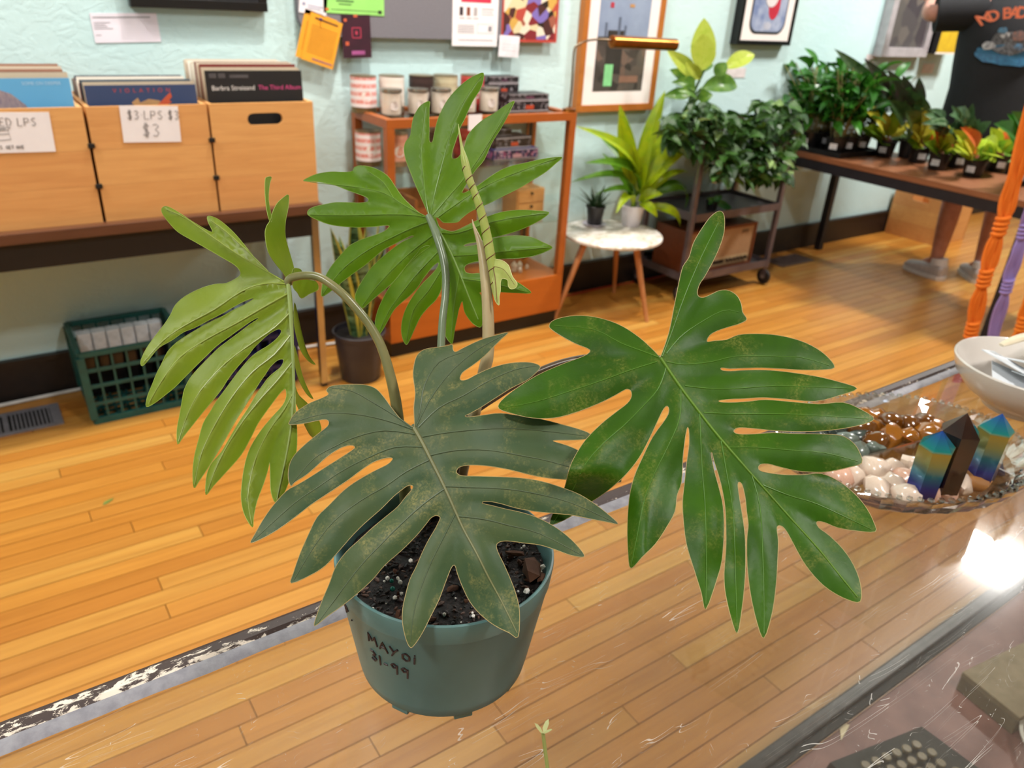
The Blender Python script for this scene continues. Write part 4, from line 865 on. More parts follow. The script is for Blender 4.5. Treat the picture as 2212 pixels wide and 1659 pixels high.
# front sleeve prints
o = fronts[0]
hair = [(.0, -.10), (.0, -.02), (.04, -.016), (.09, -.02), (.14, -.04), (.17, -.07), (.185, -.10), (.18, -.125), (0, -.125)]
MB().add([(x + .02, -.0021, z) for x, z in hair], [tuple(range(len(hair)))]).build('hair_print', M('hair_print', '7d7180', .6, col2='9a8a8c', nscale=60, stretch=(3, 1, 1)), o)
MB().add([(x + .06, -.0024, z) for x, z in [(0, -.13), (.0, -.105), (.02, -.09), (.06, -.088), (.08, -.1), (.085, -.13)]], [(0, 1, 2, 3, 4, 5)]).build('face_print', M('face_print', 'cf9a80', .6), o)
ft(o, 'lettering', 'SOME ON DEEPER', .012, 'a9cbe4', .24, -.014)
o = fronts[1]
ft(o, 'lettering', 'V I O L A T I O N', .017, 'b5433d', .155, -.016, spacing=1.25)
MB().add([(x, -.0021, z) for x, z in [(.12, -.05), (.14, -.036), (.145, -.05), (.17, -.04), (.2, -.045), (.21, -.06), (.2, -.075), (.15, -.08)]], [tuple(range(8))]).build('ribbon_print', M('ribbon_tan', 'b58a5c', .6), o)
MB().add([(x, -.0023, z) for x, z in [(.19, -.06), (.225, -.03), (.235, -.022), (.238, -.035), (.228, -.045), (.235, -.05), (.2, -.07)]], [tuple(range(7))]).build('wing_print', M('wing_orange', 'c9532f', .6), o)
o = fronts[2]
ft(o, 'lettering', 'Barbra Streisand', .0205, 'd8d3cf', .084, -.052)
ft(o, 'lettering', 'The Third Album', .0205, 'c8457e', .235, -.052)
for k, (x, w) in enumerate(((.012, .022), (.04, .022), (.075, .06))):
    MB().box((x, -.0023, -.022), (x + w, -.0018, -.008 if k < 2 else -.012)).build('logo_print', M('logo_grey', '4a4648', .6), o)
# price signs
PAPER = M('white_paper', 'ece8ea', .65, col2='e4e0e4', nscale=6)
PENINK = M('pen_grey', '6d6a6c', .6)
def sign(x0, z1, w, h, rot, label, lines, extra=None):
    t = thing('price_sign', label, 'sign', (x0, 2.6072, z1), 0, 'paper signs on the crates'); t.rotation_euler = (0, rot, 0)
    pg = MB().box((0, -.0012, -h), (w, 0, 0)).build('paper', PAPER, t)
    for body, size, x, z in lines:
        s, _ = pen(body, size, .25); strokes_on(t, 'handwriting', s, PENINK, (x, -.0013, z), (1, 0, 0), (0, 0, 1), .0011)
    if extra: strokes_on(t, 'drawing', extra, PENINK, (0, -.0013, 0), (1, 0, 0), (0, 0, 1), .0009)
sign(.405, 1.063, .163, .105, math.radians(2.0), 'white card reading three dollar LPs on the middle crate', [('$3·LPS·$3', .024, .018, -.038), ('$3', .036, .055, -.088)])
wv = lambda x, z, n, a=.004, dx=.004: [(x + i * dx, z + (a if i % 2 else 0)) for i in range(n)]
sign(-.01, 1.056, .232, .108, math.radians(1.5), 'white used LPs card on the leftmost crate', [('$3-', .016, .005, -.032), ('USED LPS', .021, .075, -.036), ('BUY USED LPS. GET ONE', .0085, .03, -.097)],
     [[(.08, -.075), (.08, -.05), (.125, -.047), (.128, -.072), (.08, -.075)], [(.08, -.05), (.09, -.042), (.132, -.04), (.125, -.047)], [(.082, -.06), (.126, -.057)], [(.086, -.047), (.12, -.044)]])

# milk crates
def milk_crate(x, y, name_mat, label, w=.33, d=.30, h=.275):
    t = thing('milk_crate', label, 'crate', (x, y, 0), 0, 'plastic milk crates')
    def P(u, v, z):
        k = .965 + .035 * (z / h); return ((u - .5) * w * k, (v - .5) * d * k, z)
    def bar(name, a, b, th, tz):
        a, b = Vector(a), Vector(b); dirv = (b - a).normalized(); up = Vector((0, 0, 1)) if abs(dirv.z) < .7 else Vector((1, 0, 0))
        s = dirv.cross(up).normalized() * th; u2 = s.cross(dirv).normalized() * tz; mb = MB()
        mb.add([q + e * s + g * u2 for q in (a, b) for e, g in ((-1, -1), (1, -1), (1, 1), (-1, 1))], [(3, 2, 1, 0), (4, 5, 6, 7), (0, 1, 5, 4), (1, 2, 6, 5), (2, 3, 7, 6), (3, 0, 4, 7)])
        mb.build(name, name_mat, t)
    cor = [(0, 0), (1, 0), (1, 1), (0, 1)]
    for i in range(4):
        a, b = cor[i], cor[(i + 1) % 4]
        bar('rim', P(*a, h - .008), P(*b, h - .008), .008, .008)
        for z in (.205, .145, .078): bar('rail', P(*a, z), P(*b, z), .0035, .006)
        bar('rail', P(*a, .012), P(*b, .012), .005, .012)
        bar('corner_post', P(*a, .0245), P(*a, h - .0165), .012, .012)
        for k in range(1, 7):
            f = k / 7; u, v = a[0] + (b[0] - a[0]) * f, a[1] + (b[1] - a[1]) * f
            bar('rib', P(u, v, .02), P(u, v, h - .02), .0025, .0035 if 0 < k < 7 else .006)
    for k in range(1, 8):
        bar('floor_bar', P(k / 8, .03, .006), P(k / 8, .97, .006), .004, .004); bar('floor_bar', P(.03, k / 8, .006), P(.97, k / 8, .006), .004, .004)
        if k % 2: bar('floor_bar', P(k / 8 - .12, .05, .0065), P(min(.97, k / 8 + .12), .95, .0065), .004, .004)
    return t
milk_crate(.335, 2.845, M('crate_green', '13514c', .4, col2='0f443f', nscale=25), 'dark green plastic milk crate on the floor under the record bench')
milk_crate(.735, 2.845, M('crate_navy', '141d52', .4, col2='101845', nscale=25), 'navy blue plastic milk crate behind the drooping leaf')
jar = None
for i in range(6):
    x = .212 + i * .0475
    t = thing('square_jar', 'dark jar with frosted grey top, %s in the green milk crate' % ['leftmost', 'second from the left', 'third from the left', 'fourth from the left', 'fifth from the left', 'rightmost'][i], 'jar', (x, 2.925, .0108), 0, 'jars in the milk crate')
    def rs(w, z0, z1, r=.009, seg=4):
        p = []
        for cx, cy, a0 in ((w - r, w - r, 0), (-w + r, w - r, 90), (-w + r, -w + r, 180), (w - r, -w + r, 270)):
            for k in range(seg + 1): a = math.radians(a0 + 90 * k / seg); p.append((cx + r * math.cos(a), cy + r * math.sin(a)))
        return MB().prism(p, z0, z1)
    rs(.0215, 0, .175).build('jar_body', M('jar_dark', '120f10', .15, spec=.6), t)
    rs(.0228, .1755, .245).build('jar_top', M('jar_frost', 'd3d8dc', .35, col2='b9bfc4', nscale=30), t)

# snake plant
def blade_mesh(name, mats, L, W, lean, curl, n=9, cross=3, cup=.25, taper=1.3, wbase=.35, stripe=False, fold=0.0, twist=0.0, tip=0.0):
    """leaf blade from the origin upwards, leaning towards +x; W half width"""
    vs = []; fs = []; mi = []; x = z = 0.0; a = lean; ds = L / n
    for i in range(n + 1):
        f = i / n; w = W * (wbase + (1 - wbase) * math.sin(min(1, f * 1.25) * math.pi / 2)) * (1 - f ** (2.2 * taper)) if i < n else W * tip
        tw = twist * f; ux, uz = math.cos(a), -math.sin(a)
        for k in range(-cross, cross + 1):
            g = k / cross; off = w * cup * g * g + fold * w * abs(g)
            yy = w * g * math.cos(tw); hh = off + w * g * math.sin(tw)
            vs.append((x - ux * hh * 1.0, yy, z - uz * hh))
        x += math.sin(a) * ds; z += math.cos(a) * ds; a += curl / n
    m = 2 * cross + 1
    for i in range(n):
        for k in range(m - 1):
            fs.append((i * m + k, i * m + k + 1, (i + 1) * m + k + 1, (i + 1) * m + k)); mi.append(1 if stripe and k in (0, m - 2) else 0)
    mb = MB(); mb.v = vs; mb.f = fs; mb.mi = mi
    return mb.mesh(name, mats, True)
def pot_mesh(name, mat, r0, r1, h, lip=.006, t=.004):
    return MB().lathe([(0, .003), (r0 - .002, 0), (r0, .003), (r1 - .003, h - lip * 2), (r1, h - lip * 2), (r1 + .002, h - .002), (r1, h), (r1 - t, h), (r1 - t - .002, h - .02), (0, h - .022)], 32).mesh(name, mat, True)
sn = thing('snake_plant', 'tall variegated snake plant in a dark pot beside the wooden display case', 'potted plant', (1.135, 2.615, 0))
link('pot', pot_mesh('pot', M('charcoal_pot', '2f2a2d', .45, col2='27232a', nscale=15), .078, .102, .205, .01), sn)
MB().lathe([(0, .19), (.093, .186)], 24).build('soil', M('dark_soil', '1d1410', .9, nscale=150, bmp=.6), sn)
def snake_mat():
    m, nt, b = newmat('snake_leaf'); v = mapped(nt, 'Object', (1, 1, 5))
    w = noise(nt, v, 9, 4, .6, 1.5)
    nt.links.new(ramp(nt, w, [(.35, C('1c3018')), (.5, C('33502a')), (.62, C('6c8a62')), (.75, C('2a4522'))]), b.inputs['Base Color']); b.inputs['Roughness'].default_value = .4
    return m
SNM = [snake_mat(), M('snake_edge', 'b0a83e', .45)]
rs_ = random.Random(4)
for i in range(20):
    a = i * 2.4 + .4; L = rs_.uniform(.30, .50) if i != 3 else .54; ln = rs_.uniform(.03, .26) if i > 3 else .05
    link('leaf', blade_mesh('leaf', SNM, L, rs_.uniform(.030, .044), ln, rs_.uniform(-.25, .15), 10, 3, .35, 1.6, .55, True, 0, rs_.uniform(-.35, .35)), sn, (.035 * math.cos(a), .035 * math.sin(a), .185), (0, 0, a))

# ================================================================== wooden display case with glass shelves
DX0, DX1, DY0, DY1 = 1.312, 2.212, 2.70, 3.018
dc = thing('display_case', 'orange-brown wooden display case with glass shelves and candles', 'display case', (0, 0, 0))
OAK = wood_mat('cherry_frame', ['a4561f', 'a4561f'], '7a3a12', (6, 30, 6), .38, False, 'World', .35)
OAK2 = wood_mat('cherry_base', ['b05c1c', 'b05c1c'], '8a4414', (1.5, 30, 14), .34, False, 'World', .3)
for x in (DX0, DX1 - .032):
    for y in (DY0, DY1 - .032): MB().box((x, y, .2505), (x + .032, y + .032, .9445)).build('post', OAK, dc)
for y in (DY0, DY1 - .032): MB().box((DX0, y, .945), (DX1, y + .032, .977)).build('top_rail', OAK, dc)
for x in (DX0, DX1 - .032): MB().box((x, DY0 + .0323, .945), (x + .032, DY1 - .0323, .977)).build('top_rail', OAK, dc)
MB().box((DX0, DY0, .072), (DX1, DY1, .25), bev=.002).build('base', OAK2, dc)
MB().box((DX0 + .012, DY0 + .02, 0), (DX1 - .012, DY1 - .01, .0715)).build('plinth', M('plinth_black', '100c0a', .5), dc)
MB().box((DX0 + .0325, DY0 + .0325, .962), (DX1 - .0325, DY1 - .0325, .970)).build('top_glass', GLASS, dc)
for z in (.775, .505): MB().box((DX0 + .008, DY0 + .0325, z - .006), (DX1 - .008, DY1 - .0325, z)).build('glass_shelf', pane_mat('shelf_glass', (.90, .95, .93), .02, gain=1.4), dc)
MB().box((DX0 + .0325, DY0 + .008, .2505), (DX1 - .0325, DY0 + .012, .9445)).build('glass_panel', GLASS, dc)
MB().box((DX1 - .018, DY0 + .0325, .2505), (DX1 - .014, DY1 - .0325, .9445)).build('glass_panel', GLASS, dc)
MB().box((DX0 + .014, DY0 + .0325, .2505), (DX0 + .018, DY1 - .0325, .9445)).build('glass_panel', GLASS, dc)
MB().box((DX1 - .045, DY1 - .05, .2505), (DX1 - .034, DY1 - .038, .9445)).build('black_channel', M('plinth_black'), dc)
def candle_can(x, y, z, label, cols, r=.05, h=.132, band='8a7350', rot=0):
    t = thing('candle_tin', label, 'candle', (x, y, z + .0006), rot, 'large candle tins')
    MB().lathe([(0, 0), (r - .001, 0), (r - .001, h * .16)], 36).build('tin_foot', M('tin_' + band, band, .35, .6), t, True)
    key = 'tinwrap_' + '_'.join(cols)
    if key not in MATS:
        m, nt, b = newmat(key); v = mapped(nt, 'Object', (1, 1, 1))
        wv_ = nd(nt, 'ShaderNodeTexWave'); wv_.bands_direction = 'Z'; wv_.inputs['Scale'].default_value = 11; wv_.inputs['Distortion'].default_value = .3; nt.links.new(v, wv_.inputs[0])
        n_ = noise(nt, mapped(nt, 'Object', (60, 60, 14)), 3, 2)
        f = nd(nt, 'ShaderNodeMath', operation='MULTIPLY'); nt.links.new(ramp(nt, wv_.outputs['Fac'], [(.45, (0, 0, 0)), (.5, (1, 1, 1))]), f.inputs[0]); nt.links.new(ramp(nt, n_, [(.4, (.55, .55, .55)), (.55, (1, 1, 1))]), f.inputs[1])
        nt.links.new(mixrgb(nt, f.outputs[0], C(cols[0]), C(cols[1])), b.inputs['Base Color']); b.inputs['Roughness'].default_value = .5
    MB().lathe([(r, h * .165), (r, h * .985), (r - .001, h * .985), (r - .001, h * .165)], 36, closed=True).build('paper_label', MATS[key], t, True)
    MB().lathe([(r - .002, h * .986), (r + .001, h * .986), (r + .001, h), (r - .002, h + .001), (0, h + .001)], 36).build('lid', M('tin_lid', '8f7b5c', .3, .7), t, True)
    a0 = math.atan2(-y, -x) + .25 - rot; seal = MB(); vs = []
    for k in range(24):
        q = 2 * math.pi * k / 24; th = a0 + .021 * math.cos(q) / r; vs.append(((r + .0008) * math.cos(th), (r + .0008) * math.sin(th), h * .48 + .021 * math.sin(q)))
    seal.add(vs, [tuple(range(24))]).build('round_seal', M('seal_cream', 'f0e6e0', .55, col2='dccfc8', nscale=90), t)
ZT = .9702
for i, (px, c, lab, bd) in enumerate(((785, ('e9dfe0', 'dd8a80'), 'pink and white striped candle tin, leftmost on top of the case', '7d6a4a'), (846, ('eadfd2', 'f0e8de'), 'cream candle tin behind the first white jar', 'd8cbbb'), (910, ('3a2420', '2e1b18'), 'dark brown candle tin on top of the case', '33201c'), (962, ('c9bd9c', 'b9a988'), 'beige patterned candle tin on top of the case', 'b9a988'), (1020, ('b5332e', 'c9554c'), 'red candle tin on top of the case', '9c2c26'))):
    p = at_y(px, 190, 2.945); candle_can(p.x, 2.945, ZT, lab, c, .05, .135, bd)
def jar_candle(x, y, z, label, dark=False):
    t = thing('candle_jar', label, 'candle', (x, y, z + .0006), 0, 'white candle jars'); r, h = .041, .098
    MB().lathe([(0, .008), (r - .0033, .008), (r - .0033, h * .86), (0, h * .86)], 32).build('wax', M('cream_wax', 'faf0e4', .5, nscale=10, col2='f5eadc'), t, True)
    MB().lathe([(0, 0), (r - .003, 0), (r, .004), (r, h * .9), (r - .003, h * .9), (r - .003, .007), (0, .007)], 32).build('glass_wall', pane_mat('jar_glass', (.99, .99, .985), .03), t, True)
    MB().lathe([(0, h * .902), (r + .001, h * .902), (r + .001, h), (r - .002, h + .0015), (0, h + .0015)], 32).build('lid', M('silver_lid', 'b8b0a6', .25, .9), t, True)
    a0 = math.atan2(-y, -x) + .3; vs = []
    for k in range(20):
        q = 2 * math.pi * k / 20; th = a0 + .016 * math.cos(q) / r; vs.append(((r + .0006) * math.cos(th), (r + .0006) * math.sin(th), h * .42 + .016 * math.sin(q)))
    MB().add(vs, [tuple(range(20))]).build('round_seal', M('seal_white', 'e6dcd6', .55), t)
for i, (px, lab) in enumerate(((845, 'white candle jar in front of the cream tin'), (903, 'white candle jar in front of the dark brown tin'), (952, 'white candle jar in front of the beige tin'), (1008, 'white candle jar in front of the red tin'), (1056, 'white candle jar at the right end beside the black boxes'))):
    p = at_y(px, 215, 2.835); jar_candle(p.x, 2.835, ZT, lab)
def print_mat(name, base, scale, cols):
    if name in MATS: return MATS[name]
    m, nt, b = newmat(name); v = mapped(nt, 'Object', (1, 1, 1))
    vo = nd(nt, 'ShaderNodeTexVoronoi'); vo.inputs['Scale'].default_value = scale; nt.links.new(v, vo.inputs['Vector'])
    sp_ = nd(nt, 'ShaderNodeSeparateColor'); nt.links.new(vo.outputs['Color'], sp_.inputs[0])
    r = ramp(nt, sp_.outputs[0], [(i / len(cols), C(c)) for i, c in enumerate(cols)]); nt.nodes[-1].color_ramp.interpolation = 'CONSTANT'
    nt.links.new(r, b.inputs['Base Color']); b.inputs['Roughness'].default_value = .4
    return m
def game_box(x, y, z, w, d, h, label, c, spine, accent, rz=0.0):
    t = thing('game_box', label, 'box', (x, y, z + .0005), rz, 'small boxed games')
    MB().box((0, 0, 0), (w, d, h), bev=.0015).build('box_body', M('gbox_' + c, c, .4, col2=c), t)
    MB().box((.004, -.0012, h * .14), (w - .004, -.0002, h * .86)).build('spine_print', print_mat('gprint_' + spine[0], c, 130, spine), t)
    MB().box((w * .42, -.002, h * .2), (w * .62, -.0013, h * .55)).build('spine_badge', M('gbadge_' + accent, accent, .4), t)
    for zz in (h * .04, h * .9): MB().box((.002, -.0013, zz), (w - .002, -.0003, zz + h * .06)).build('spine_stripe', M('gstripe', 'cfc4c8', .5), t)
    MB().box((-.0012, .004, h * .12), (-.0002, d - .004, h * .88)).build('side_print', print_mat('gside_' + spine[0], c, 90, spine), t)
SP1 = ['1c1719', '2a2326', '16121a', '5a5357', '201a1d', '1c1719', '8d868a']
p1_ = at_y(1083, 232, 2.80)
game_box(1.93, 2.815, ZT, .215, .11, .047, 'black game box at the bottom of the front stack on the case', '1e191c', SP1, 'c24a2c')
game_box(1.935, 2.82, ZT + .0478, .21, .105, .022, 'thin black game box on top of the front stack on the case', '1e191c', SP1, '6d3a55')
game_box(1.90, 2.93, ZT, .16, .075, .05, 'black game box at the bottom of the back stack on the case', '1e191c', SP1, 'c24a2c')
game_box(1.90, 2.93, ZT + .051, .16, .075, .052, 'black game box second in the back stack on the case', '1e191c', SP1, 'c24a2c')
game_box(1.905, 2.932, ZT + .104, .155, .07, .024, 'thin black game box topmost of the back stack on the case', '1e191c', SP1, '5a2f49')
Z1 = .775
candle_can(at_y(795, 300, 2.90).x, 2.90, Z1, 'pink and white striped candle tin on the upper glass shelf', ('e9dfe0', 'dd8a80'), .05, .132, '7d6a4a')
candle_can(at_y(858, 320, 2.86).x, 2.86, Z1, 'salmon candle tin with round seal on the upper glass shelf', ('d99a84', 'cf8674'), .042, .125, 'a98a6a')
candle_can(at_y(925, 310, 2.90).x, 2.90, Z1, 'dark brown candle tin on the upper glass shelf', ('33201c', '2e1b18'), .045, .125, '33201c')
candle_can(at_y(1003, 305, 2.90).x, 2.90, Z1, 'red candle tin on the upper glass shelf', ('b5332e', 'c04a44'), .048, .13, '9c2c26')
SPB = ['20264f', '2c3a78', '20264f', 'c9a0b8', '1b2148', 'a04a78']
q = at_y(1075, 330, 2.80)
game_box(q.x - .02, 2.80, Z1, .235, .14, .045, 'blue game box with pink label on the upper glass shelf', '232a5c', SPB, 'dba6b4')
game_box(q.x, 2.82, Z1 + .0458, .19, .12, .045, 'black game box on top of the blue one on the shelf', '1e191c', SP1, 'c24a2c')
game_box(q.x - .05, 2.86, Z1 + .0916, .16, .10, .028, 'dark game box topmost on the upper glass shelf', '17181a', SP1, '20303a')
# wooden tray and drawers on the lower shelf
t = thing('wooden_box', 'brown wooden box on the lower glass shelf behind the top leaf', 'box', (1.46, 2.76, .5056))
BRN = wood_mat('brown_box', ['9c5a2a', '9c5a2a'], '6d3a18', (3, 30, 30), .45, False, 'World', .4)
MB().box((0, 0, 0), (.30, .20, .014)).box((0, 0, .0142), (.012, .20, .15)).box((.288, 0, .0142), (.30, .20, .15)).box((.0122, .188, .0142), (.2878, .20, .15)).build('box_body', BRN, t)
MB().box((.0122, 0, .0142), (.2878, .012, .11)).build('front_panel', BRN, t)
t = thing('drawer_box', 'small light wooden drawer box on the lower glass shelf', 'box', (2.015, 2.83, .5056))
LTW = wood_mat('light_drawer', ['d59a5c', 'd59a5c'], 'b07038', (6, 30, 30), .45, False, 'World', .35)
MB().box((0, .002, 0), (.155, .12, .125), bev=.003).build('box_body', LTW, t)
for z0, z1 in ((.006, .06), (.065, .119)):
    d_ = MB().box((.006, -.003, z0), (.149, .0018, z1), bev=.001).build('drawer', LTW, t)
    MB().tube([(.0775, -.003, (z0 + z1) / 2 + .015), (.0775, -.012, (z0 + z1) / 2 + .015)], .006, 12).build('knob', M('knob_dark', '241c18', .4), d_)
cl = MB(); 
for i, (dx, dy, s, a) in enumerate(((0, 0, 1, .0), (.03, .012, .8, .7), (-.028, .01, .7, 1.6), (.012, -.016, .6, 2.2), (.05, .0, .5, .3))):
    o = MB().lathe([(.0, 0), (.016 * s, .002), (.017 * s, .03 * s), (0, .052 * s)], 6).build('quartz_cluster', M('clear_quartz', 'e6d8c6', .15, col2='cdb59a', nscale=60, trans=.3), None)
    o.location = (2.02 + dx * 1.5, 2.83 + dy * 1.6, .2505); o.rotation_euler = (0, 0, a)
    tag(o, 'pale quartz crystal on the display case floor, ' + ['tallest', 'second tallest', 'left of the tallest', 'in front of the tallest', 'smallest at the right'][i], 'crystal', 'crystals in the display case')
o = MB().box((0, -.0015, -.06), (.062, 0, 0)).build('shelf_tag', PAPER, None); o.location = (1.665, 2.6993, .985)
tag(o, 'small white price tag hanging on the display case top rail', 'tag')

# ================================================================== wall: frames and papers on the left
def framed(name, label, x0, x1, z0, z1, depth, fw, fmat, inner, y=WALL_Y, mat_w=0.0, matc=None, art=None, parent=None, group=None, glassy=True, inset=.006):
    t = thing(name, label, 'picture', ((x0 + x1) / 2, y - .0008, z0), 0, group); w = (x1 - x0) / 2; h = z1 - z0
    for nm, a, b_ in (('frame_rail', (-w, 0), (w, fw)), ('frame_rail', (-w, h - fw), (w, h)), ('frame_stile', (-w, fw + .0002), (-w + fw, h - fw - .0002)), ('frame_stile', (w - fw, fw + .0002), (w, h - fw - .0002))):
        MB().box((a[0], -depth, a[1]), (b_[0], 0, b_[1]), bev=.002).build(nm, fmat, t)
    MB().box((-w + fw + .0002, -depth + inset, fw + .0002), (w - fw - .0002, -.001, h - fw - .0002)).build('mat_board' if mat_w else 'print', matc or inner, t)
    if mat_w:
        m_ = fw + mat_w
        MB().box((-w + m_, -depth + inset - .0012, m_), (w - m_, -depth + inset - .0002, h - m_)).build('print', inner, t)
    return t
BLKF = M('black_frame', '0d0c0d', .35)
framed('framed_picture', 'deep black picture frame above the small wall label', .55, 1.0, 1.312, 1.80, .035, .03, BLKF, print_mat('dark_art', '222222', 9, ['1a1c22', '34333a', '5a4a44', '22303a', '101216']), group='frames on the mint wall')
o = MB().box((-.55, WALL_Y - .03, 1.168), (.011, WALL_Y - .0006, 1.75)).build('canvas', M('canvas_sage', 'a7ab93', .7, col2='979b84', nscale=12), None)
tag(o, 'sage green canvas at the left edge of the picture', 'picture')
lb = thing('wall_label', 'white caption card on the wall under the black frame', 'card', (.432, WALL_Y - .0006, 1.2), 0); lb.rotation_euler = (0, math.radians(-2), 0)
MB().box((0, -.0015, 0), (.203, 0, .088)).build('card', M('label_lilac_white', 'ece4ee', .6, nscale=5, col2='e6dde9'), lb)
GREYP = M('print_grey', '8d8a90', .6)
tl = MB()
for z, w in ((.074, .175), (.059, .05), (.053, .035), (.047, .04), (.041, .055), (.022, .016)): tl.box((.006, -.0019, z), (.006 + w, -.0016, z + (.0035 if z > .07 else .002)))
tl.build('caption_lines', GREYP, lb)
# pin board
pb = thing('pin_board', 'grey felt pin board with rounded corner above the display case', 'board', (0, 0, 0))
poly = []; bx0, bx1, bz0, bz1, rr_ = 1.112, 2.05, 1.236, 1.95, .075
for cx, cz, a0 in ((bx1 - rr_, bz1 - rr_, 0), (bx0 + rr_, bz1 - rr_, 90), (bx0 + rr_, bz0 + rr_, 180), (bx1 - rr_, bz0 + rr_, 270)):
    for k in range(9): a = math.radians(a0 + 90 * k / 8); poly.append((cx + rr_ * math.cos(a), cz + rr_ * math.sin(a)))
mb = MB(); n = len(poly); PBY = WALL_Y - .03
mb.add([(x, PBY, z) for x, z in poly] + [(x, WALL_Y - .0008, z) for x, z in poly], [tuple(range(n)), tuple(range(2 * n - 1, n - 1, -1))] + [(i, n + i, n + (i + 1) % n, (i + 1) % n) for i in range(n)])
mb.build('felt_panel', M('grey_felt', '77757c', .9, col2='6d6b72', nscale=200, bmp=.3), pb)
def pinned(name, label, px, py, w, h, rot, mat, y=PBY - .0008, cat='paper', group='papers on the pin board', pin=None):
    """paper whose lower left corner lies at the given photo point on the board"""
    p = at_y(px, py, y); t = thing(name, label, cat, (p.x, y, p.z), 0, group); t.rotation_euler = (0, -rot, 0)
    MB().box((0, -.0012, 0), (w, 0, h)).build('sheet', mat, t)
    if pin:
        MB().lathe([(0, 0), (.004, 0), (.004, .003), (.0025, .004), (.0025, .008), (.0045, .009), (0, .0105)], 12, mat=Matrix.Translation((pin[0], -.0012, pin[1])) @ Matrix.Rotation(math.pi / 2, 4, 'X')).build('push_pin', M('pin_blue', '3a2f7a', .3), t, True)
    return t
def lines(t, spec, mat, nm='text_lines'):
    mb = MB()
    for x0, x1, z, hh in spec: mb.box((x0, -.0017, z), (x1, -.00125, z + hh))
    return mb.build(nm, mat, t)
t = pinned('business_card', 'white business card at the board corner', 645, 26, .105, .062, math.radians(-8), M('card_white', 'eeeaf0', .6))
lines(t, [(.012, .022, .026, .010), (.032, .09, .028, .003), (.032, .08, .02, .0025)], M('print_bluegrey', '8f93b4', .6))
t = pinned('green_card', 'green coupon card on the pin board', 699, 27, .245, .085, math.radians(-1), M('card_green', '9bdc74', .6, col2='90d26c', nscale=8))
lines(t, [(.03, .10, .05, .004), (.05, .12, .04, .006), (.06, .11, .03, .004), (.03, .22, .012, .002), (.12, .23, .06, .003)], M('print_green_dark', '4f7a45', .6))
lines(t, [(.006, .02, .008, .008)], M('print_orange', 'cf6a3a', .6), 'orange_mark'); lines(t, [(.22, .235, .006, .012)], M('print_black', '26231f', .6), 'dark_mark')
ORG = M('card_orange', 'eaa42a', .55, col2='e09a24', nscale=7)
for i, (px, py, lab) in enumerate(((638, 121, 'orange handbill underneath, left of the pair on the board'), (650, 127, 'orange handbill on top of the pair on the board'))):
    t = pinned('handbill', lab, px, py, .128, .168, math.radians(-17), ORG, PBY - .0008 - .0022 * i, pin=(.04, .155) if i else None)
    lines(t, [(.014, .116, .032 + k * .0085, .0022) for k in range(12)], M('print_ochre', 'b0741c', .6))
    lines(t, [(.02, .112, .150, .006)], M('print_ink', '5a3418', .6), 'headline'); lines(t, [(.04, .122, .010, .006)], M('print_mauve', '9c6a72', .6), 'footer_line')
t = pinned('dark_flyer', 'small dark red flyer hanging from the grey board', 742, 126, .118, .152, math.radians(1.5), M('flyer_dark', '2a1220', .5, col2='3d1528', nscale=10))
lines(t, [(.04, .078, .07, .003), (.04, .078, .105, .003), (.04, .043, .07, .037), (.075, .078, .07, .037), (.055, .063, .083, .012)], M('print_crimson', 'c23a56', .6), 'square_mark')
lines(t, [(.012, .026, .045, .013), (.05, .066, .143, .008), (.01, .022, .128, .01)], M('print_orange2', 'd2603c', .6), 'orange_marks'); lines(t, [(.035, .09, .012, .014)], M('print_magenta', 'a8548e', .6), 'magenta_mark')
t = pinned('flyer', 'white flyer with red banner and three small figures on the board', 976, 99, .222, .36, 0, M('flyer_white', 'ece8ea', .55, nscale=4, col2='e8e2e6'))
lines(t, [(.04, .185, .165, .04)], M('print_red', 'cf2f4e', .6), 'red_banner'); lines(t, [(.025, .05, .19, .06), (.17, .2, .185, .06), (.04, .18, .208, .02)], M('print_navy', '2b2550', .6), 'navy_banner')
for k, c in enumerate(('3a2f38', '8a4a34', 'b9b2b4')): lines(t, [(.033 + k * .034, .05 + k * .034, .115, .032)], M('print_fig_' + c, c, .6), 'figure_print')
lines(t, [(.033, .058, .104, .003), (.067, .092, .104, .003), (.1, .125, .104, .003), (.14, .2, .14, .003), (.14, .195, .13, .002), (.14, .2, .12, .002)] + [(.026, .105, .05 + k * .007, .0022) for k in range(5)] + [(.03, .2, .022, .0025), (.12, .2, .05, .001), (.12, .2, .085, .001), (.12, .121, .05, .036), (.199, .2, .05, .036), (.175, .192, .058, .02)], GREYP)
t = pinned('poster', 'red collage poster at the right of the grey board', 1082, 90, .298, .40, 0, M('poster_red', 'b8443a', .5), PBY - .001)
MB().box((.008, -.0018, .012), (.285, -.0013, .39)).build('collage_print', print_mat('collage', 'b8443a', 26, ['7d2a30', 'd8c8a0', '4a2a28', 'b04a3c', 'e0d4c0', '7a6ab0', '2a2018', 'c8a050', '9a5a48']), t)
t = pinned('note_card', 'small blank white note under the red poster', 1076, 122, .105, .085, math.radians(-2), M('card_white'), PBY - .0035)
lines(t, [(.02, .085, .05 - k * .012, .002) for k in range(3)], M('print_faint', 'd4cdd4', .6))

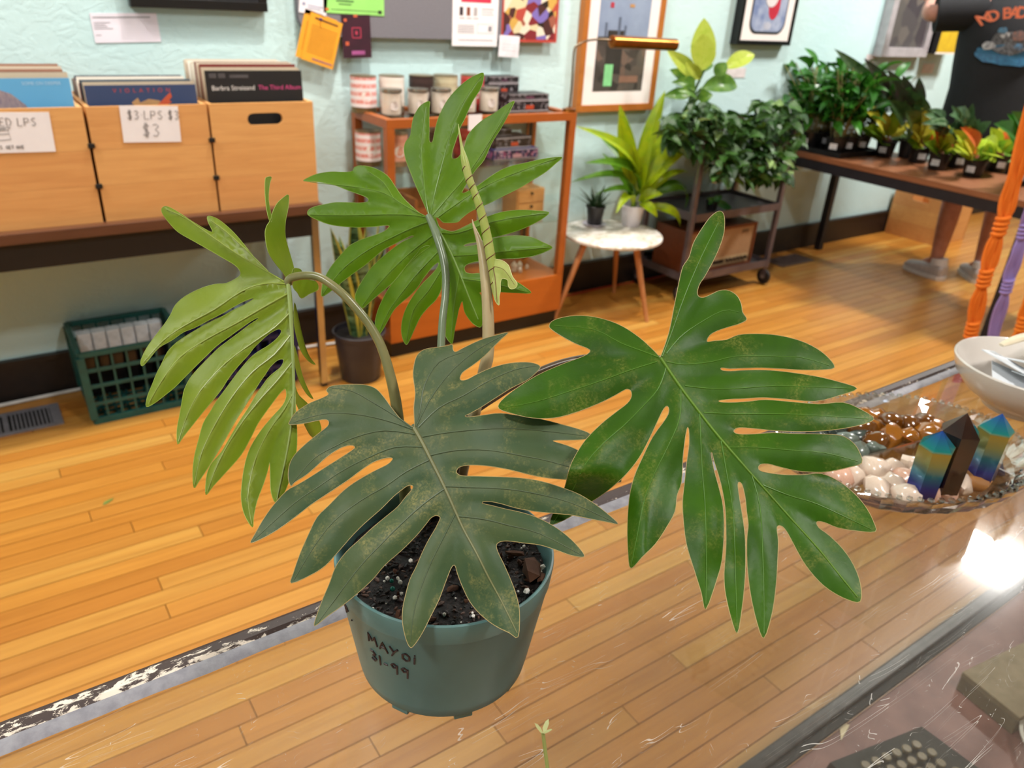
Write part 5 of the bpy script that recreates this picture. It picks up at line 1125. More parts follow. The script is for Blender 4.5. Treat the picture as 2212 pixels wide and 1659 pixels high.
# ================================================================== foliage tools
def leaf_span(parent, p0, p1, width, mat, bow=.15, face=(-.8, -.55, .3), shape='oval', name='leaf', n=8, cup=.25, twist=0.0):
    """one leaf between two points (parent's space), bowed along 'face'"""
    p0, p1, F = Vector(p0), Vector(p1), Vector(face).normalized(); d = p1 - p0; L = d.length; dn = d.normalized()
    side = dn.cross(F)
    if side.length < 1e-3: side = dn.orthogonal()
    side.normalize(); F = side.cross(dn).normalized()
    if twist: q = Matrix.Rotation(twist, 3, dn); side = q @ side; F = q @ F
    vs = []; fs = []
    for i in range(n + 1):
        f = i / n
        if shape == 'oval': w = width * (math.sin(math.pi * min(1, f ** .85)) ** .8) if 0 < f < 1 else 0.0
        elif shape == 'heart': w = width * (1.25 * (1 - f) ** .75 * min(1, f * 7 + .35)) if f < 1 else 0.0
        else: w = width * min(1, .4 + f * 3) * (1 - f ** 2.4)
        c = p0 + d * f + F * (bow * L * 4 * f * (1 - f))
        for g in (-1, -.5, 0, .5, 1): vs.append(c + side * (w * g) + F * (w * cup * (abs(g) - .5)))
    for i in range(n):
        for k in range(4): fs.append((i * 5 + k, i * 5 + k + 1, (i + 1) * 5 + k + 1, (i + 1) * 5 + k))
    return MB().add(vs, fs).build(name, mat, parent, True)
def leafproto(name, mat, L, W, bow=.12, shape='oval', cup=.3, n=6):
    o = leaf_span(None, (0, 0, 0), (L, 0, 0), W, mat, bow, (0, 0, 1), shape, name, n, cup)
    me = o.data; bpy.data.objects.remove(o); return me
def scatter_leaf(parent, me, p, az, el, roll=0.0, s=1.0):
    return link('leaf', me, parent, p, (roll, -el, az), (s, s, s))

# ================================================================== tall framed print, brass lamp, far frames
OAKF = wood_mat('oak_frame', ['b06a2c', 'b06a2c'], '82481a', (8, 30, 8), .4, False, 'World', .35)
MATW = M('mat_white', 'efe6e2', .7, nscale=4, col2='e9dfdc')
tf = framed('framed_picture', 'tall oak framed print with white mat and green sticker', 2.445, 2.950, .928, 1.86, .035, .032, OAKF, M('print_skyblue', '8e9cb4', .5, col2='808ea8', nscale=9), mat_w=.062, matc=MATW, group='frames on the mint wall')
c0 = tf.location
def on_tf(name, mat, x0, x1, z0, z1, y=.0305): return MB().box((x0 - c0.x, -y, z0 - c0.z), (x1 - c0.x, -y + .0006, z1 - c0.z)).build(name, mat, tf)
on_tf('print', print_mat('earth_print', '4a4440', 24, ['4c4541', '5d534c', '3a3532', '6d5a50', '443d39', '57504a']), 2.5392, 2.8558, 1.0222, 1.262)
on_tf('print_shadow_shape', M('print_dark', '34302d', .5), 2.60, 2.70, 1.10, 1.29, .0312)  # dark block printed as part of the artwork
for i, (x, z, w, h, c) in enumerate(((2.58, 1.262, .012, .06, '5a6478'), (2.66, 1.262, .014, .085, '5a6478'), (2.70, 1.262, .012, .05, '5a6478'), (2.60, 1.385, .022, .022, 'b8384a'), (2.72, 1.39, .03, .014, 'b58a5a'), (2.55, 1.44, .06, .03, 'd6cdd0'), (2.70, 1.06, .12, .03, '8d6a58'))):
    on_tf('print_detail', M('pd_' + c, c, .5), x, x + w, z, z + h, .0316)
on_tf('sticker', M('sticker_green', '8fdf9a', .55), 2.600, 2.652, 1.045, 1.142, .0322)
br = M('brass', 'a8662a', .28, .9, col2='8f5420', nscale=15)
lp_ = thing('picture_lamp', 'brass picture lamp with long cylindrical shade before the tall print', 'lamp', (2.196, 2.735, .9775))
P_ = lambda px, py, y=2.75: at_y(px, py, y) - Vector(lp_.location)
MB().lathe([(0, 0), (.03, 0), (.028, .012), (.008, .018), (0, .018)], 24).build('base', br, lp_, True)
a_ = P_(1240, 112); b2 = P_(1248, 98); c2 = P_(1268, 88); d2 = P_(1300, 85); e2 = P_(1330, 88)
MB().tube(catmull([(0, 0, .018), (0.002, 0, .1), tuple(a_ * .999), tuple(b2), tuple(c2), tuple(d2), tuple(e2)], 5), .0045, 10).build('gooseneck', M('antique_brass', '7d6a55', .3, .8), lp_, True)
s0, s1 = P_(1322, 90), P_(1458, 97); ax = (s1 - s0).normalized()
sh = MB(); sh.tube([s0 - ax * .004, s0, s1, s1 + ax * .003], [.015, .026, .026, .02], 20); sh.build('shade', br, lp_, True)

def rounded(w, h, r, seg=6):
    p = []
    for cx, cz, a0 in ((w / 2 - r, h / 2 - r, 0), (-w / 2 + r, h / 2 - r, 90), (-w / 2 + r, -h / 2 + r, 180), (w / 2 - r, -h / 2 + r, 270)):
        for k in range(seg + 1): a = math.radians(a0 + 90 * k / seg); p.append((cx + r * math.cos(a), cz + r * math.sin(a)))
    return p
def wall_poly(parent, name, pts, y, mat, th=.0008):
    n = len(pts); mb = MB()
    mb.add([(x, y, z) for x, z in pts] + [(x, y + th, z) for x, z in pts], [tuple(range(n)), tuple(range(2 * n - 1, n - 1, -1))] + [(i, n + i, n + (i + 1) % n, (i + 1) % n) for i in range(n)])
    return mb.build(name, mat, parent)
pf2 = framed('framed_picture', 'black frame with white mat around a rounded red and blue print', 3.482, 3.925, 1.242, 1.72, .05, .022, BLKF, M('print_greyblue', 'a9b2c4', .5), matc=MATW, mat_w=.0, group='frames on the mint wall')
def rp(cx, cz, w, h, r): return [(cx + x, cz + z) for x, z in rounded(w, h, r)]
wall_poly(pf2, 'print_border', rp(0, .235, .29, .36, .06), -.0458, M('print_charcoal', '2c3038', .5))
wall_poly(pf2, 'print', rp(0, .237, .27, .34, .052), -.0472, M('print_swirl', 'a7b0c6', .5, col2='6f7fa6', nscale=14))
wall_poly(pf2, 'red_shape', [(.03 + .045 * math.cos(a / 10 * math.pi), .20 + .075 * math.sin(a / 10 * math.pi)) for a in range(20)], -.0482, M('print_scarlet', 'c02a40', .5))
wall_poly(pf2, 'white_shape', [(.0 + .05 * math.cos(a / 10 * math.pi), .235 + .05 * math.sin(a / 10 * math.pi)) for a in range(20)], -.0492, M('print_offwhite', 'ded8da', .5))
wall_poly(pf2, 'blue_shape', rp(-.085, .27, .06, .07, .01), -.0482, M('print_sky', '8cc6e6', .5))
wall_poly(pf2, 'oval_shape', [(.0 + .03 * math.cos(a / 8 * math.pi), .095 + .02 * math.sin(a / 8 * math.pi)) for a in range(16)], -.0482, M('print_mist', 'b9bccb', .5))
framed('framed_picture', 'pale silver frame around a dark print, left of the yellow print', 4.815, 5.330, 1.192, 1.72, .06, .055, M('silver_frame', 'c4bcc0', .35, .3, nscale=20), print_mat('dusky_print', '4a4648', 12, ['57524f', '4a4446', '615a56', '3f383d']), inset=.02, group='frames on the mint wall')
yf = thing('canvas', 'yellow and black print in a deep black box frame', 'picture', (5.33 + .02, WALL_Y - .0008, 1.215), 0, 'frames on the mint wall')
MB().box((0, -.10, 0), (.27, 0, .34)).build('box_frame', BLKF, yf)
MB().box((.012, -.1012, .012), (.268, -.1002, .205)).build('print', M('print_yellow', 'd2b11f', .5, col2='c29f18', nscale=14), yf)
MB().box((.012, -.1012, .206), (.268, -.1002, .335)).build('print', print_mat('yellow_black', '222222', 22, ['2a210c', 'b3951c', '3a2d10', '5c4a14', '8a7018']), yf)
MB().box((.0, -.1013, 0), (.268, -.1001, .0115)).build('white_edge', M('edge_white', 'e6dfd6', .5), yf)
for i, (px, py, w, h, lab) in enumerate(((1990, 158, .14, .06, 'small white caption label right of the silver frame'), (1868, 140, .09, .06, 'small pale caption label left of the silver frame'), (1566, 168, .16, .05, 'pale pink caption label below the rounded print'))):
    p = at_y(px, py, WALL_Y - .003); o = MB().box((0, 0, 0), (w, .002, h)).build('wall_label', M('label_pinkwhite', 'e6dcdc', .6), None, loc=(p.x, WALL_Y - .003, p.z)); tag(o, lab, 'card')

# ================================================================== round side table with two plants
SC = Vector((2.53, 2.735, 0)); ST = .405
t = thing('side_table', 'round white marble side table on three splayed wooden legs', 'table', SC)
def marble():
    m, nt, b = newmat('marble'); n_ = noise(nt, mapped(nt, 'Object', (3, 8, 3)), 1.8, 6, .6, 1.2)
    nt.links.new(ramp(nt, n_, [(.40, C('ece6e0')), (.50, C('e2d9cc')), (.53, C('b8a98c')), (.57, C('e6dfd6')), (.7, C('dfe0dc'))]), b.inputs['Base Color']); b.inputs['Roughness'].default_value = .25
    return m
MB().lathe([(0, ST - .018), (.24, ST - .018), (.245, ST - .014), (.245, ST - .004), (.241, ST), (0, ST)], 64).build('table_top', marble(), t, True)
LEGW = wood_mat('beech_leg', ['b87a4a', 'b87a4a'], '8f5a32', (20, 20, 4), .45, False, 'World', .3)
for (px, py) in ((1196, 692), (1326, 632), (1397, 695)):
    f = at_z(px, py, 0) - SC; f = Vector((f.x, f.y, 0)); tp = f * .52; tp.z = ST - .019
    MB().tube([(f.x, f.y, 0.0), tuple(tp)], [.010, .017], 16).build('leg', LEGW, t, True)
# haworthia
hw = thing('haworthia', 'small dark haworthia in a black pot on a saucer', 'potted plant', (*at_z(1283, 487, ST).xy, ST + .0145)); hx = hw.location.copy()
sau = thing('saucer', 'pale lilac saucer under the small black pot', 'saucer', (hx.x, hx.y, ST + .0008))
MB().lathe([(0, 0), (.04, 0), (.058, .010), (.06, .012), (.056, .013), (.04, .006), (0, .006)], 32).build('dish', M('saucer_lilac', 'cfc6d2', .35), sau, True)
hw.location.z = ST + .0075
hw.scale = (1.2, 1.2, 1.2)
link('pot', pot_mesh('pot', M('pot_black', '1a1619', .4, nscale=20), .029, .040, .078, .005), hw)
HM = [M('haworthia_leaf', '2f4a2c', .4, col2='223a22', nscale=120, vary=.15)]
for i in range(26):
    a = i * 2.4; e = .15 + .9 * (i / 26)
    link('leaf', blade_mesh('leaf', HM, .075 + .02 * (i % 3), .0095, e, .25, 6, 2, .5, 1.0, .8), hw, (.006 * math.cos(a), .006 * math.sin(a), .06), (0, 0, a))
# lime plant
lm_ = thing('lime_dracaena', 'bright lime green dracaena in a white pot on the round table', 'potted plant', (*at_z(1362, 486, ST).xy, ST + .0006))
link('pot', pot_mesh('pot', M('pot_white', 'dcd6dc', .4, nscale=8, col2='d2ccd4'), .046, .062, .105, .006), lm_)
LIME = M('lime_leaf', 'a6b814', .38, col2='8fae16', nscale=30, stretch=(1, 1, 1), trans=.35, vary=.12); LIMD = M('lime_leaf_dark', '5d8a18', .4, col2='4a7a16', nscale=30, trans=.3, vary=.12)
lo = Vector(lm_.location); Yp = lo.y
MB().tube([(0, 0, .08), (0, 0, .24)], [.014, .009], 10).build('stem', M('lime_stem', '7d9a2a', .5), lm_, True)
def lime(x0, y0, x1, y1, w, m=None, dy0=0, dy=0, bow=.15, tw=0.0):
    a = at_y(x0, y0, Yp + dy0) - lo; b_ = at_y(x1, y1, Yp + dy) - lo
    leaf_span(lm_, a, b_, w * 1.35, m or LIME, bow * 1.3, (-.6, -.4, .7), 'oval', n=9, cup=.5, twist=tw)
for q in ((1378, 395, 1437, 195, .030, 0, .03, .05, .06), (1372, 395, 1338, 225, .028, 0, .02, .1, .08), (1370, 400, 1337, 248, .034, 0, -.06, -.08, .05), (1382, 400, 1500, 230, .020, 0, .0, -.04, .14), (1375, 410, 1242, 272, .024, 0, .0, .02, .2), (1385, 415, 1508, 310, .034, 0, -.05, -.12, .16), (1372, 420, 1290, 290, .02, LIMD, .02, .06, .2), (1380, 420, 1452, 300, .022, 0, .03, .0, .1), (1372, 430, 1262, 352, .026, LIMD, 0, -.06, .2), (1370, 435, 1232, 394, .018, LIMD, 0, .0, .22), (1385, 430, 1440, 350, .03, 0, -.03, -.08, .1), (1385, 435, 1488, 372, .018, 0, 0, -.04, .2), (1385, 440, 1485, 412, .016, LIMD, .02, .04, .2), (1383, 445, 1468, 492, .018, 0, .0, -.10, .3), (1378, 440, 1478, 455, .016, LIMD, .02, .0, .35), (1370, 440, 1340, 300, .022, LIMD, .04, .1, .06), (1366, 445, 1330, 462, .02, 0, -.04, -.12, .3), (1380, 440, 1420, 470, .018, 0, -.05, -.14, .3), (1372, 440, 1300, 330, .018, LIMD, .05, .12, .15), (1378, 410, 1410, 268, .026, 0, -.03, -.05, .04), (1378, 415, 1395, 330, .026, LIME, -.05, -.1, .04), (1374, 430, 1286, 420, .014, LIMD, .03, .06, .2), (1382, 425, 1465, 340, .02, LIMD, .05, .1, .12), (1378, 435, 1432, 420, .024, LIME, -.04, -.12, .2)):
    x0, y0, x1, y1, w, m, a, b_, bw = q; lime(x0, y0, x1, y1, w, m if m else None, a, b_, bw, 0)

# ================================================================== metal cart with radio and plants
ca = thing('utility_cart', 'grey metal utility cart on black casters carrying plants', 'cart', (0, 0, 0))
KX0, KX1, KY0, KY1 = 2.985, 3.635, 2.625, 2.975
GM = M('cart_grey', '7b7074', .4, .6, col2='6b6064', nscale=12)
KZ = (.132, .455, .785)
for z in KZ:
    MB().box((KX0 + .001, KY0 + .001, z - .006), (KX1 - .001, KY1 - .001, z), bev=.001).build('shelf', M('cart_shelf', '5a5557', .45, .5, col2='4d484a', nscale=9), ca)
    for a, b_ in (((KX0, KY0 - .003), (KX1, KY0)), ((KX0, KY1), (KX1, KY1 + .003))): MB().box((a[0], a[1], z - .022), (b_[0], b_[1], z + .018)).build('shelf_lip', GM, ca)
    for x in (KX0 - .003, KX1): MB().box((x, KY0, z - .022), (x + .003, KY1, z + .018)).build('shelf_lip', GM, ca)
for x in (KX0 - .028, KX1 + .003):
    for y in (KY0, KY1 - .025): MB().box((x, y, .10), (x + .025, y + .025, .86), bev=.002).build('post', GM, ca)
for x in (KX0 - .016, KX1 + .016):
    for y in (KY0 + .0125, KY1 - .0125):
        MB().tube([(x, y, .0995), (x, y, .075)], .010, 10).box((x - .012, y - .018, .04), (x - .009, y + .018, .078)).box((x + .009, y - .018, .04), (x + .012, y + .018, .078)).build('caster_fork', GM, ca)
        w_ = MB().lathe([(0, -.0085), (.03, -.0085), (.041, -.0075), (.044, -.004), (.044, .004), (.041, .0075), (.03, .0085), (0, .0085)], 28, mat=Matrix.Translation((x, y, .0442)) @ Matrix.Rotation(math.pi / 2, 4, 'Y')).build('caster_wheel', M('tyre_black', '1c1a1b', .5), ca, True)
        MB().lathe([(0, -.0135), (.012, -.0135), (.012, .0135), (0, .0135)], 16, mat=Matrix.Translation((x, y, .0442)) @ Matrix.Rotation(math.pi / 2, 4, 'Y')).build('hub', M('hub_grey', '9a9294', .4, .5), w_)
rd = thing('radio', 'old wooden radio with tan speaker cloth and knobs on the cart', 'radio', (3.0, 2.66, KZ[0] + .0006))
RW_ = wood_mat('radio_wood', ['6d3a20', '6d3a20'], '4a2413', (2, 30, 30), .4, False, 'World', .4)
W_, D_, H_ = .54, .24, .235
MB().box((0, .004, 0), (W_, D_, .014)).box((0, .004, H_ - .014), (W_, D_, H_)).box((0, .004, .0142), (.014, D_, H_ - .0142)).box((W_ - .014, .004, .0142), (W_, D_, H_ - .0142)).box((.0142, D_ - .01, .0142), (W_ - .0142, D_, H_ - .0142)).build('cabinet', RW_, rd)
MB().box((.0143, .012, .0143), (W_ - .0143, .02, H_ - .0143)).build('speaker_cloth', M('speaker_tan', 'a6835e', .8, col2='967452', nscale=220, bmp=.3), rd)
MB().box((.03, .0095, .02), (W_ - .03, .0118, .062)).build('control_panel', M('panel_tan', 'b39a74', .5), rd)
MB().box((W_ * .42, .0075, .03), (W_ * .58, .0094, .05)).build('dial', M('dial_dark', '1d1512', .3), rd)
for k in range(6): MB().tube([(W_ * .62 + k * .03, .0095, .042), (W_ * .62 + k * .03, -.004, .042)], .0095, 14).build('knob', M('knob_brown', '3a2a1f', .4), rd)
MB().box((W_ - .11, .0085, H_ - .05), (W_ - .06, .0118, H_ - .035)).build('badge', M('badge_brown', '6d5238', .5), rd)
# pothos
po = thing('pothos', 'trailing pothos with small glossy leaves spilling over the cart', 'potted plant', (3.22, 2.76, KZ[2] + .0006))
link('pot', pot_mesh('pot', M('terracotta_brown', '5a3a28', .6, nscale=20), .075, .10, .14, .008), po)
pm = [leafproto('leaf', M('pothos_leaf', '35591f', .45, col2='45702a', nscale=50, trans=.2, vary=.3), .072, .027, .1, 'heart', .4), leafproto('leaf', M('pothos_leaf_dark', '24421a', .45, col2='2f5222', nscale=50, trans=.15, vary=.3), .066, .024, .12, 'heart', .5), leafproto('leaf', M('pothos_leaf_pale', '7d9a5a', .3, col2='90aa6a', nscale=50, trans=.25, vary=.15), .062, .022, .1, 'heart', .4)]
rp_ = random.Random(21); lo = Vector(po.location)
def pothos_leaf(px, py, y):
    p = at_y(px, py, y) - lo; scatter_leaf(po, rp_.choice([pm[0], pm[0], pm[1], pm[1], pm[2]]), p, rp_.uniform(-3.14, 3.14) * .5 - 2.2, rp_.uniform(-1.1, .3), rp_.uniform(-.7, .7), rp_.uniform(.85, 1.4))
cnt = 0; extra = MB()
def pothos_extra(px, py, y):
    p = at_y(px, py, y) - lo; mt = Matrix.Translation(p) @ Matrix.Rotation(rp_.uniform(-1.6, 1.6) - 2.2, 4, 'Z') @ Matrix.Rotation(rp_.uniform(-.2, 1.2), 4, 'Y') @ Matrix.Rotation(rp_.uniform(-.7, .7), 4, 'X') @ Matrix.Scale(rp_.uniform(.8, 1.2), 4)
    s = rp_.choice(pm[:2]); extra.cur = 0 if s is pm[0] else 1; extra.add([v.co for v in s.vertices], [tuple(q.vertices) for q in s.polygons], mt)
while cnt < 760:
    u, v = rp_.uniform(1440, 1730), rp_.uniform(218, 412)
    # outline of the mass: broad top, tapering to trailing ends
    top = 232 + 18 * math.sin(u / 35.0) - (18 if 1620 < u < 1700 else 0) + (26 if u < 1490 else 0)
    bot = 330 + (62 if 1540 < u < 1705 else (10 if u < 1540 else -8)) - abs(u - 1620) * .08
    if u < 1500: bot = 320
    if top < v < bot:
        (pothos_leaf if cnt < 290 else pothos_extra)(u, v, 2.76 + rp_.uniform(-.20, -.05 if cnt < 290 else .10) - (.0 if v < 330 else .08)); cnt += 1
ex = extra.build('inner_foliage', [pm[0].materials[0], pm[1].materials[0]], po, True); ex['kind'] = 'stuff'
vine = MB()
for k in range(16):
    u = 1500 + k * 14; a = at_y(u, 262 + rp_.uniform(-10, 10), 2.72) - lo; b_ = at_y(u + rp_.uniform(-15, 25), 300, 2.60) - lo; c_ = at_y(u + rp_.uniform(-15, 30), rp_.uniform(350, 405), 2.59) - lo
    vine.tube(catmull([(0, 0, .12), tuple(a), tuple(b_), tuple(c_)], 4), .0022, 5)
vine.build('vines', M('vine_green', '5a7038', .5), po, True)
tagm = MB().box((0, 0, 0), (.038, .0015, .15)).build('plant_tag', M('tag_paper', 'c9c8c4', .6), po); tagm.location = at_y(1536, 395, 2.66) - lo; tagm.rotation_euler = (0, .12, -.3)
# dieffenbachia
di = thing('dieffenbachia', 'dieffenbachia with pale yellow-green leaves rising above the cart', 'potted plant', (3.10, 2.90, KZ[2] + .0006)); lo = Vector(di.location)
link('pot', pot_mesh('pot', M('pot_black'), .05, .066, .12, .006), di)
def dief_mat(name, a, b_, c_):
    m, nt, b = newmat(name); at = nd(nt, 'ShaderNodeTexCoord'); n_ = noise(nt, mapped(nt, 'Object', (1, 1, 1)), 26, 3, .6, .5)
    col = ramp(nt, n_, [(.3, C(a)), (.55, C(b_)), (.75, C(c_))]); nt.links.new(col, b.inputs['Base Color']); b.inputs['Roughness'].default_value = .35
    tr = nd(nt, 'ShaderNodeBsdfTranslucent'); nt.links.new(col, tr.inputs[0]); mx = nd(nt, 'ShaderNodeMixShader'); mx.inputs[0].default_value = .3
    nt.links.new(b.outputs[0], mx.inputs[1]); nt.links.new(tr.outputs[0], mx.inputs[2]); nt.links.new(mx.outputs[0], nt.nodes['Material Output'].inputs[0]); return m
DP = dief_mat('dieff_pale', 'a9bb3e', 'b9c552', '9db036'); DG = dief_mat('dieff_green', '3f6a20', '587f2a', '7d9a38'); DM = M('dieff_margin', '4a7a22', .35, trans=.2)
stm = MB()
for q in ((1519, 155, 1521, 38, .053, DP, -.06, -.02, .04), (1522, 150, 1518, 72, .050, DP, -.12, -.10, .03), (1565, 148, 1630, 118, .036, DP, -.06, -.08, .12), (1502, 165, 1440, 108, .032, DP, -.03, .0, .1), (1545, 165, 1570, 135, .030, DG, -.12, -.14, .1), (1515, 190, 1592, 186, .042, DG, -.1, -.12, .18), (1498, 180, 1446, 150, .030, DG, .0, .04, .15), (1492, 205, 1432, 208, .026, DG, -.02, .04, .18), (1500, 195, 1450, 178, .03, DG, -.08, -.12, .2), (1512, 170, 1480, 132, .024, DP, -.1, -.1, .1), (1510, 215, 1540, 205, .03, DG, -.1, -.16, .2), (1500, 160, 1540, 138, .026, DG, -.02, .02, .1), (1500, 210, 1462, 196, .03, DG, -.1, -.15, .2)):
    x0, y0, x1, y1, w, m, a, b_, bw = q; p0 = at_y(x0, y0, 2.9 + a) - lo; p1 = at_y(x1, y1, 2.9 + b_) - lo
    leaf_span(di, p0, p1, w * 1.15, m, bw, (-.75, -.55, .35), 'oval', n=10, cup=.35)
    stm.tube(catmull([(0, 0, .1), (p0.x * .35, p0.y * .35, .14 + p0.z * .25), tuple(p0)], 4), .0055, 7)
stm.build('stems', M('dieff_stem', '5f8038', .45), di, True)
sm = thing('small_plant', 'small green plant on the middle shelf of the cart', 'potted plant', (3.20, 2.72, KZ[1] + .0006)); lo = Vector(sm.location)
link('pot', pot_mesh('pot', M('pot_black'), .026, .035, .05, .004), sm)
for q in ((1550, 440, 1528, 428), (1550, 440, 1572, 444), (1548, 442, 1540, 452), (1552, 438, 1560, 424), (1552, 442, 1530, 442), (1550, 440, 1580, 452)):
    a = at_y(q[0], q[1], 2.72) - lo; leaf_span(sm, (0, 0, .045), at_y(q[2], q[3], 2.70) - lo, .017, M('small_leaf', '3f8038', .4, trans=.2), .2)

# ================================================================== plant table and its plants
PT = .692; TX0, TX1, TY0, TY1 = 4.0, 4.62, 1.50, 2.965
tb = thing('plant_table', 'long low table with wooden top and black steel frame full of plants', 'table', (0, 0, 0))
TOPW = wood_mat('plank_table', ['8a5636', '8a5636'], '4f2d1a', (30, 2.5, 30), .45, False, 'World', .55)
for k in range(4):
    w = (TX1 - TX0) / 4; MB().box((TX0 + k * w + .0008, TY0, PT - .03), (TX0 + (k + 1) * w - .0008, TY1, PT), bev=.002).build('plank', TOPW, tb)
STEEL = M('black_steel', '27242a', .45, .3, nscale=20)
for x in (TX0 + .004, TX1 - .034): MB().box((x, TY0 + .004, PT - .085), (x + .03, TY1 - .004, PT - .0305)).build('frame_rail', STEEL, tb)
for y in (TY0 + .004, TY1 - .034): MB().box((TX0 + .0345, y, PT - .085), (TX1 - .0345, y + .03, PT - .0305)).build('frame_rail', STEEL, tb)
for x, y in ((TX0 - .0, TY0 + .02), (TX1 - .04, TY0 + .02), (TX1 - .045, TY1 - .045)):
    MB().box((x, y, 0), (x + .04, y + .04, PT - .0855)).build('leg', STEEL, tb)
tr_ = thing('plant_tray', 'flat black plastic tray under the bushy green plants', 'tray', (4.03, 2.583, PT + .0006))
f = MB().box((0, 0, 0), (.385, .365, .004)); 
for a, b_ in (((0, 0), (.385, .006)), ((0, .359), (.385, .365)), ((0, .006), (.006, .359)), ((.379, .006), (.385, .359))): f.box((a[0], a[1], .004), (b_[0], b_[1], .03))
f.build('tray_body', M('tray_black', '121113', .4), tr_)
BUSH = [leafproto('leaf', M('bush_leaf', '2f6a1c', .33, col2='3f7d24', nscale=40, trans=.22, vary=.25), .115, .020, .14, 'oval', .4), leafproto('leaf', M('bush_leaf_dark', '1f4d14', .33, col2='2a5e1a', nscale=40, trans=.18, vary=.25), .105, .019, .14, 'oval', .4)]
potb = pot_mesh('pot', M('nursery_black', '141315', .42, nscale=30), .048, .062, .10, .006)
wl = MB().box((-.02, 0, -.016), (.02, .0012, .016)).mesh('pot_label', M('label_white', 'e2e0e4', .5))
def side_label(t, ang, r, z): link('pot_label', wl, t, (r * math.cos(ang), r * math.sin(ang), z), (0, 0, ang + math.pi / 2))
rb_ = random.Random(8)
where = ['at the table edge in the front row', 'at the table edge nearest the wall', 'in the middle of the front row', 'in the middle of the row by the wall', 'beside the orange plants in the front row', 'behind the others in the wall row']
for i, (x, y) in enumerate(((4.105, 2.67), (4.105, 2.855), (4.225, 2.675), (4.225, 2.85), (4.345, 2.68), (4.345, 2.855))):
    t = thing('bushy_plant', 'bushy dark green plant with thin stems, ' + where[i], 'potted plant', (x, y, PT + .0056), 0, 'bushy plants in the tray')
    link('pot', potb, t); side_label(t, math.atan2(-y, -x) + rb_.uniform(-.4, .4), .0585, .05)
    MB().lathe([(0, .082), (.056, .08)], 16).build('soil', M('dark_soil'), t)
    sx = MB(); ends = []
    for k in range(22):
        a = rb_.uniform(0, 6.28); r = rb_.uniform(.0, .04); H = rb_.uniform(.20, .38); sp_ = rb_.uniform(.01, .21); b_ = (r * math.cos(a), r * math.sin(a), .08); e = ((r + sp_) * math.cos(a), (r + sp_) * math.sin(a), .08 + H)
        sx.tube([b_, (b_[0] * .7 + e[0] * .3, b_[1] * .7 + e[1] * .3, .08 + H * .5), e], .0022, 5); ends.append((b_, e, a))
    sx.build('stems', M('thin_stem', '9a8a5a', .6), t, True)
    for k in range(110):
        b_, e, a = rb_.choice(ends); f = rb_.uniform(.35, 1.02); p = [b_[q] + (e[q] - b_[q]) * f for q in range(3)]
        scatter_leaf(t, rb_.choice(BUSH), p, a + rb_.uniform(-1.9, 1.9), rb_.uniform(-.6, .9), rb_.uniform(-.6, .6), rb_.uniform(.85, 1.4))
# upright accents behind the bush
ac = thing('calathea', 'dark purple-leaved calathea standing behind the bushy plants', 'potted plant', (4.52, 2.47, PT + .0006)); lo = Vector(ac.location)
link('pot', potb, ac)
PUR = M('calathea_leaf', '3d2a30', .35, col2='31462a', nscale=18, trans=.15, vary=.2); CAG = M('calathea_green', '41592f', .35, col2='2c4524', nscale=40, trans=.15)
for (x1, y1, w, m, dy) in ((1866, 125, .026, PUR, .1), (1918, 150, .032, PUR, .0), (1950, 162, .03, PUR, -.05), (1985, 165, .028, PUR, -.1), (1960, 190, .04, CAG, -.12), (1990, 205, .042, CAG, -.15), (1940, 200, .038, PUR, -.1), (1802, 105, .026, CAG, .3), (1975, 225, .04, CAG, -.2), (1930, 175, .03, PUR, -.1), (2000, 225, .04, CAG, -.25), (1955, 240, .04, CAG, -.25), (1920, 215, .035, CAG, -.15)):
    b_ = at_y(x1, y1, 2.5 + dy) - lo; leaf_span(ac, (b_.x * .35, b_.y * .35, .1 + max(0, b_.z - .1) * .45), b_, w * 1.35, m, .1, (-.75, -.6, .2), 'oval', n=8, cup=.3)
    MB().tube([(0, 0, .08), (b_.x * .36, b_.y * .36, .1 + max(0, b_.z - .1) * .46)], .003, 6).build('stalk', M('vine_green'), ac, True)
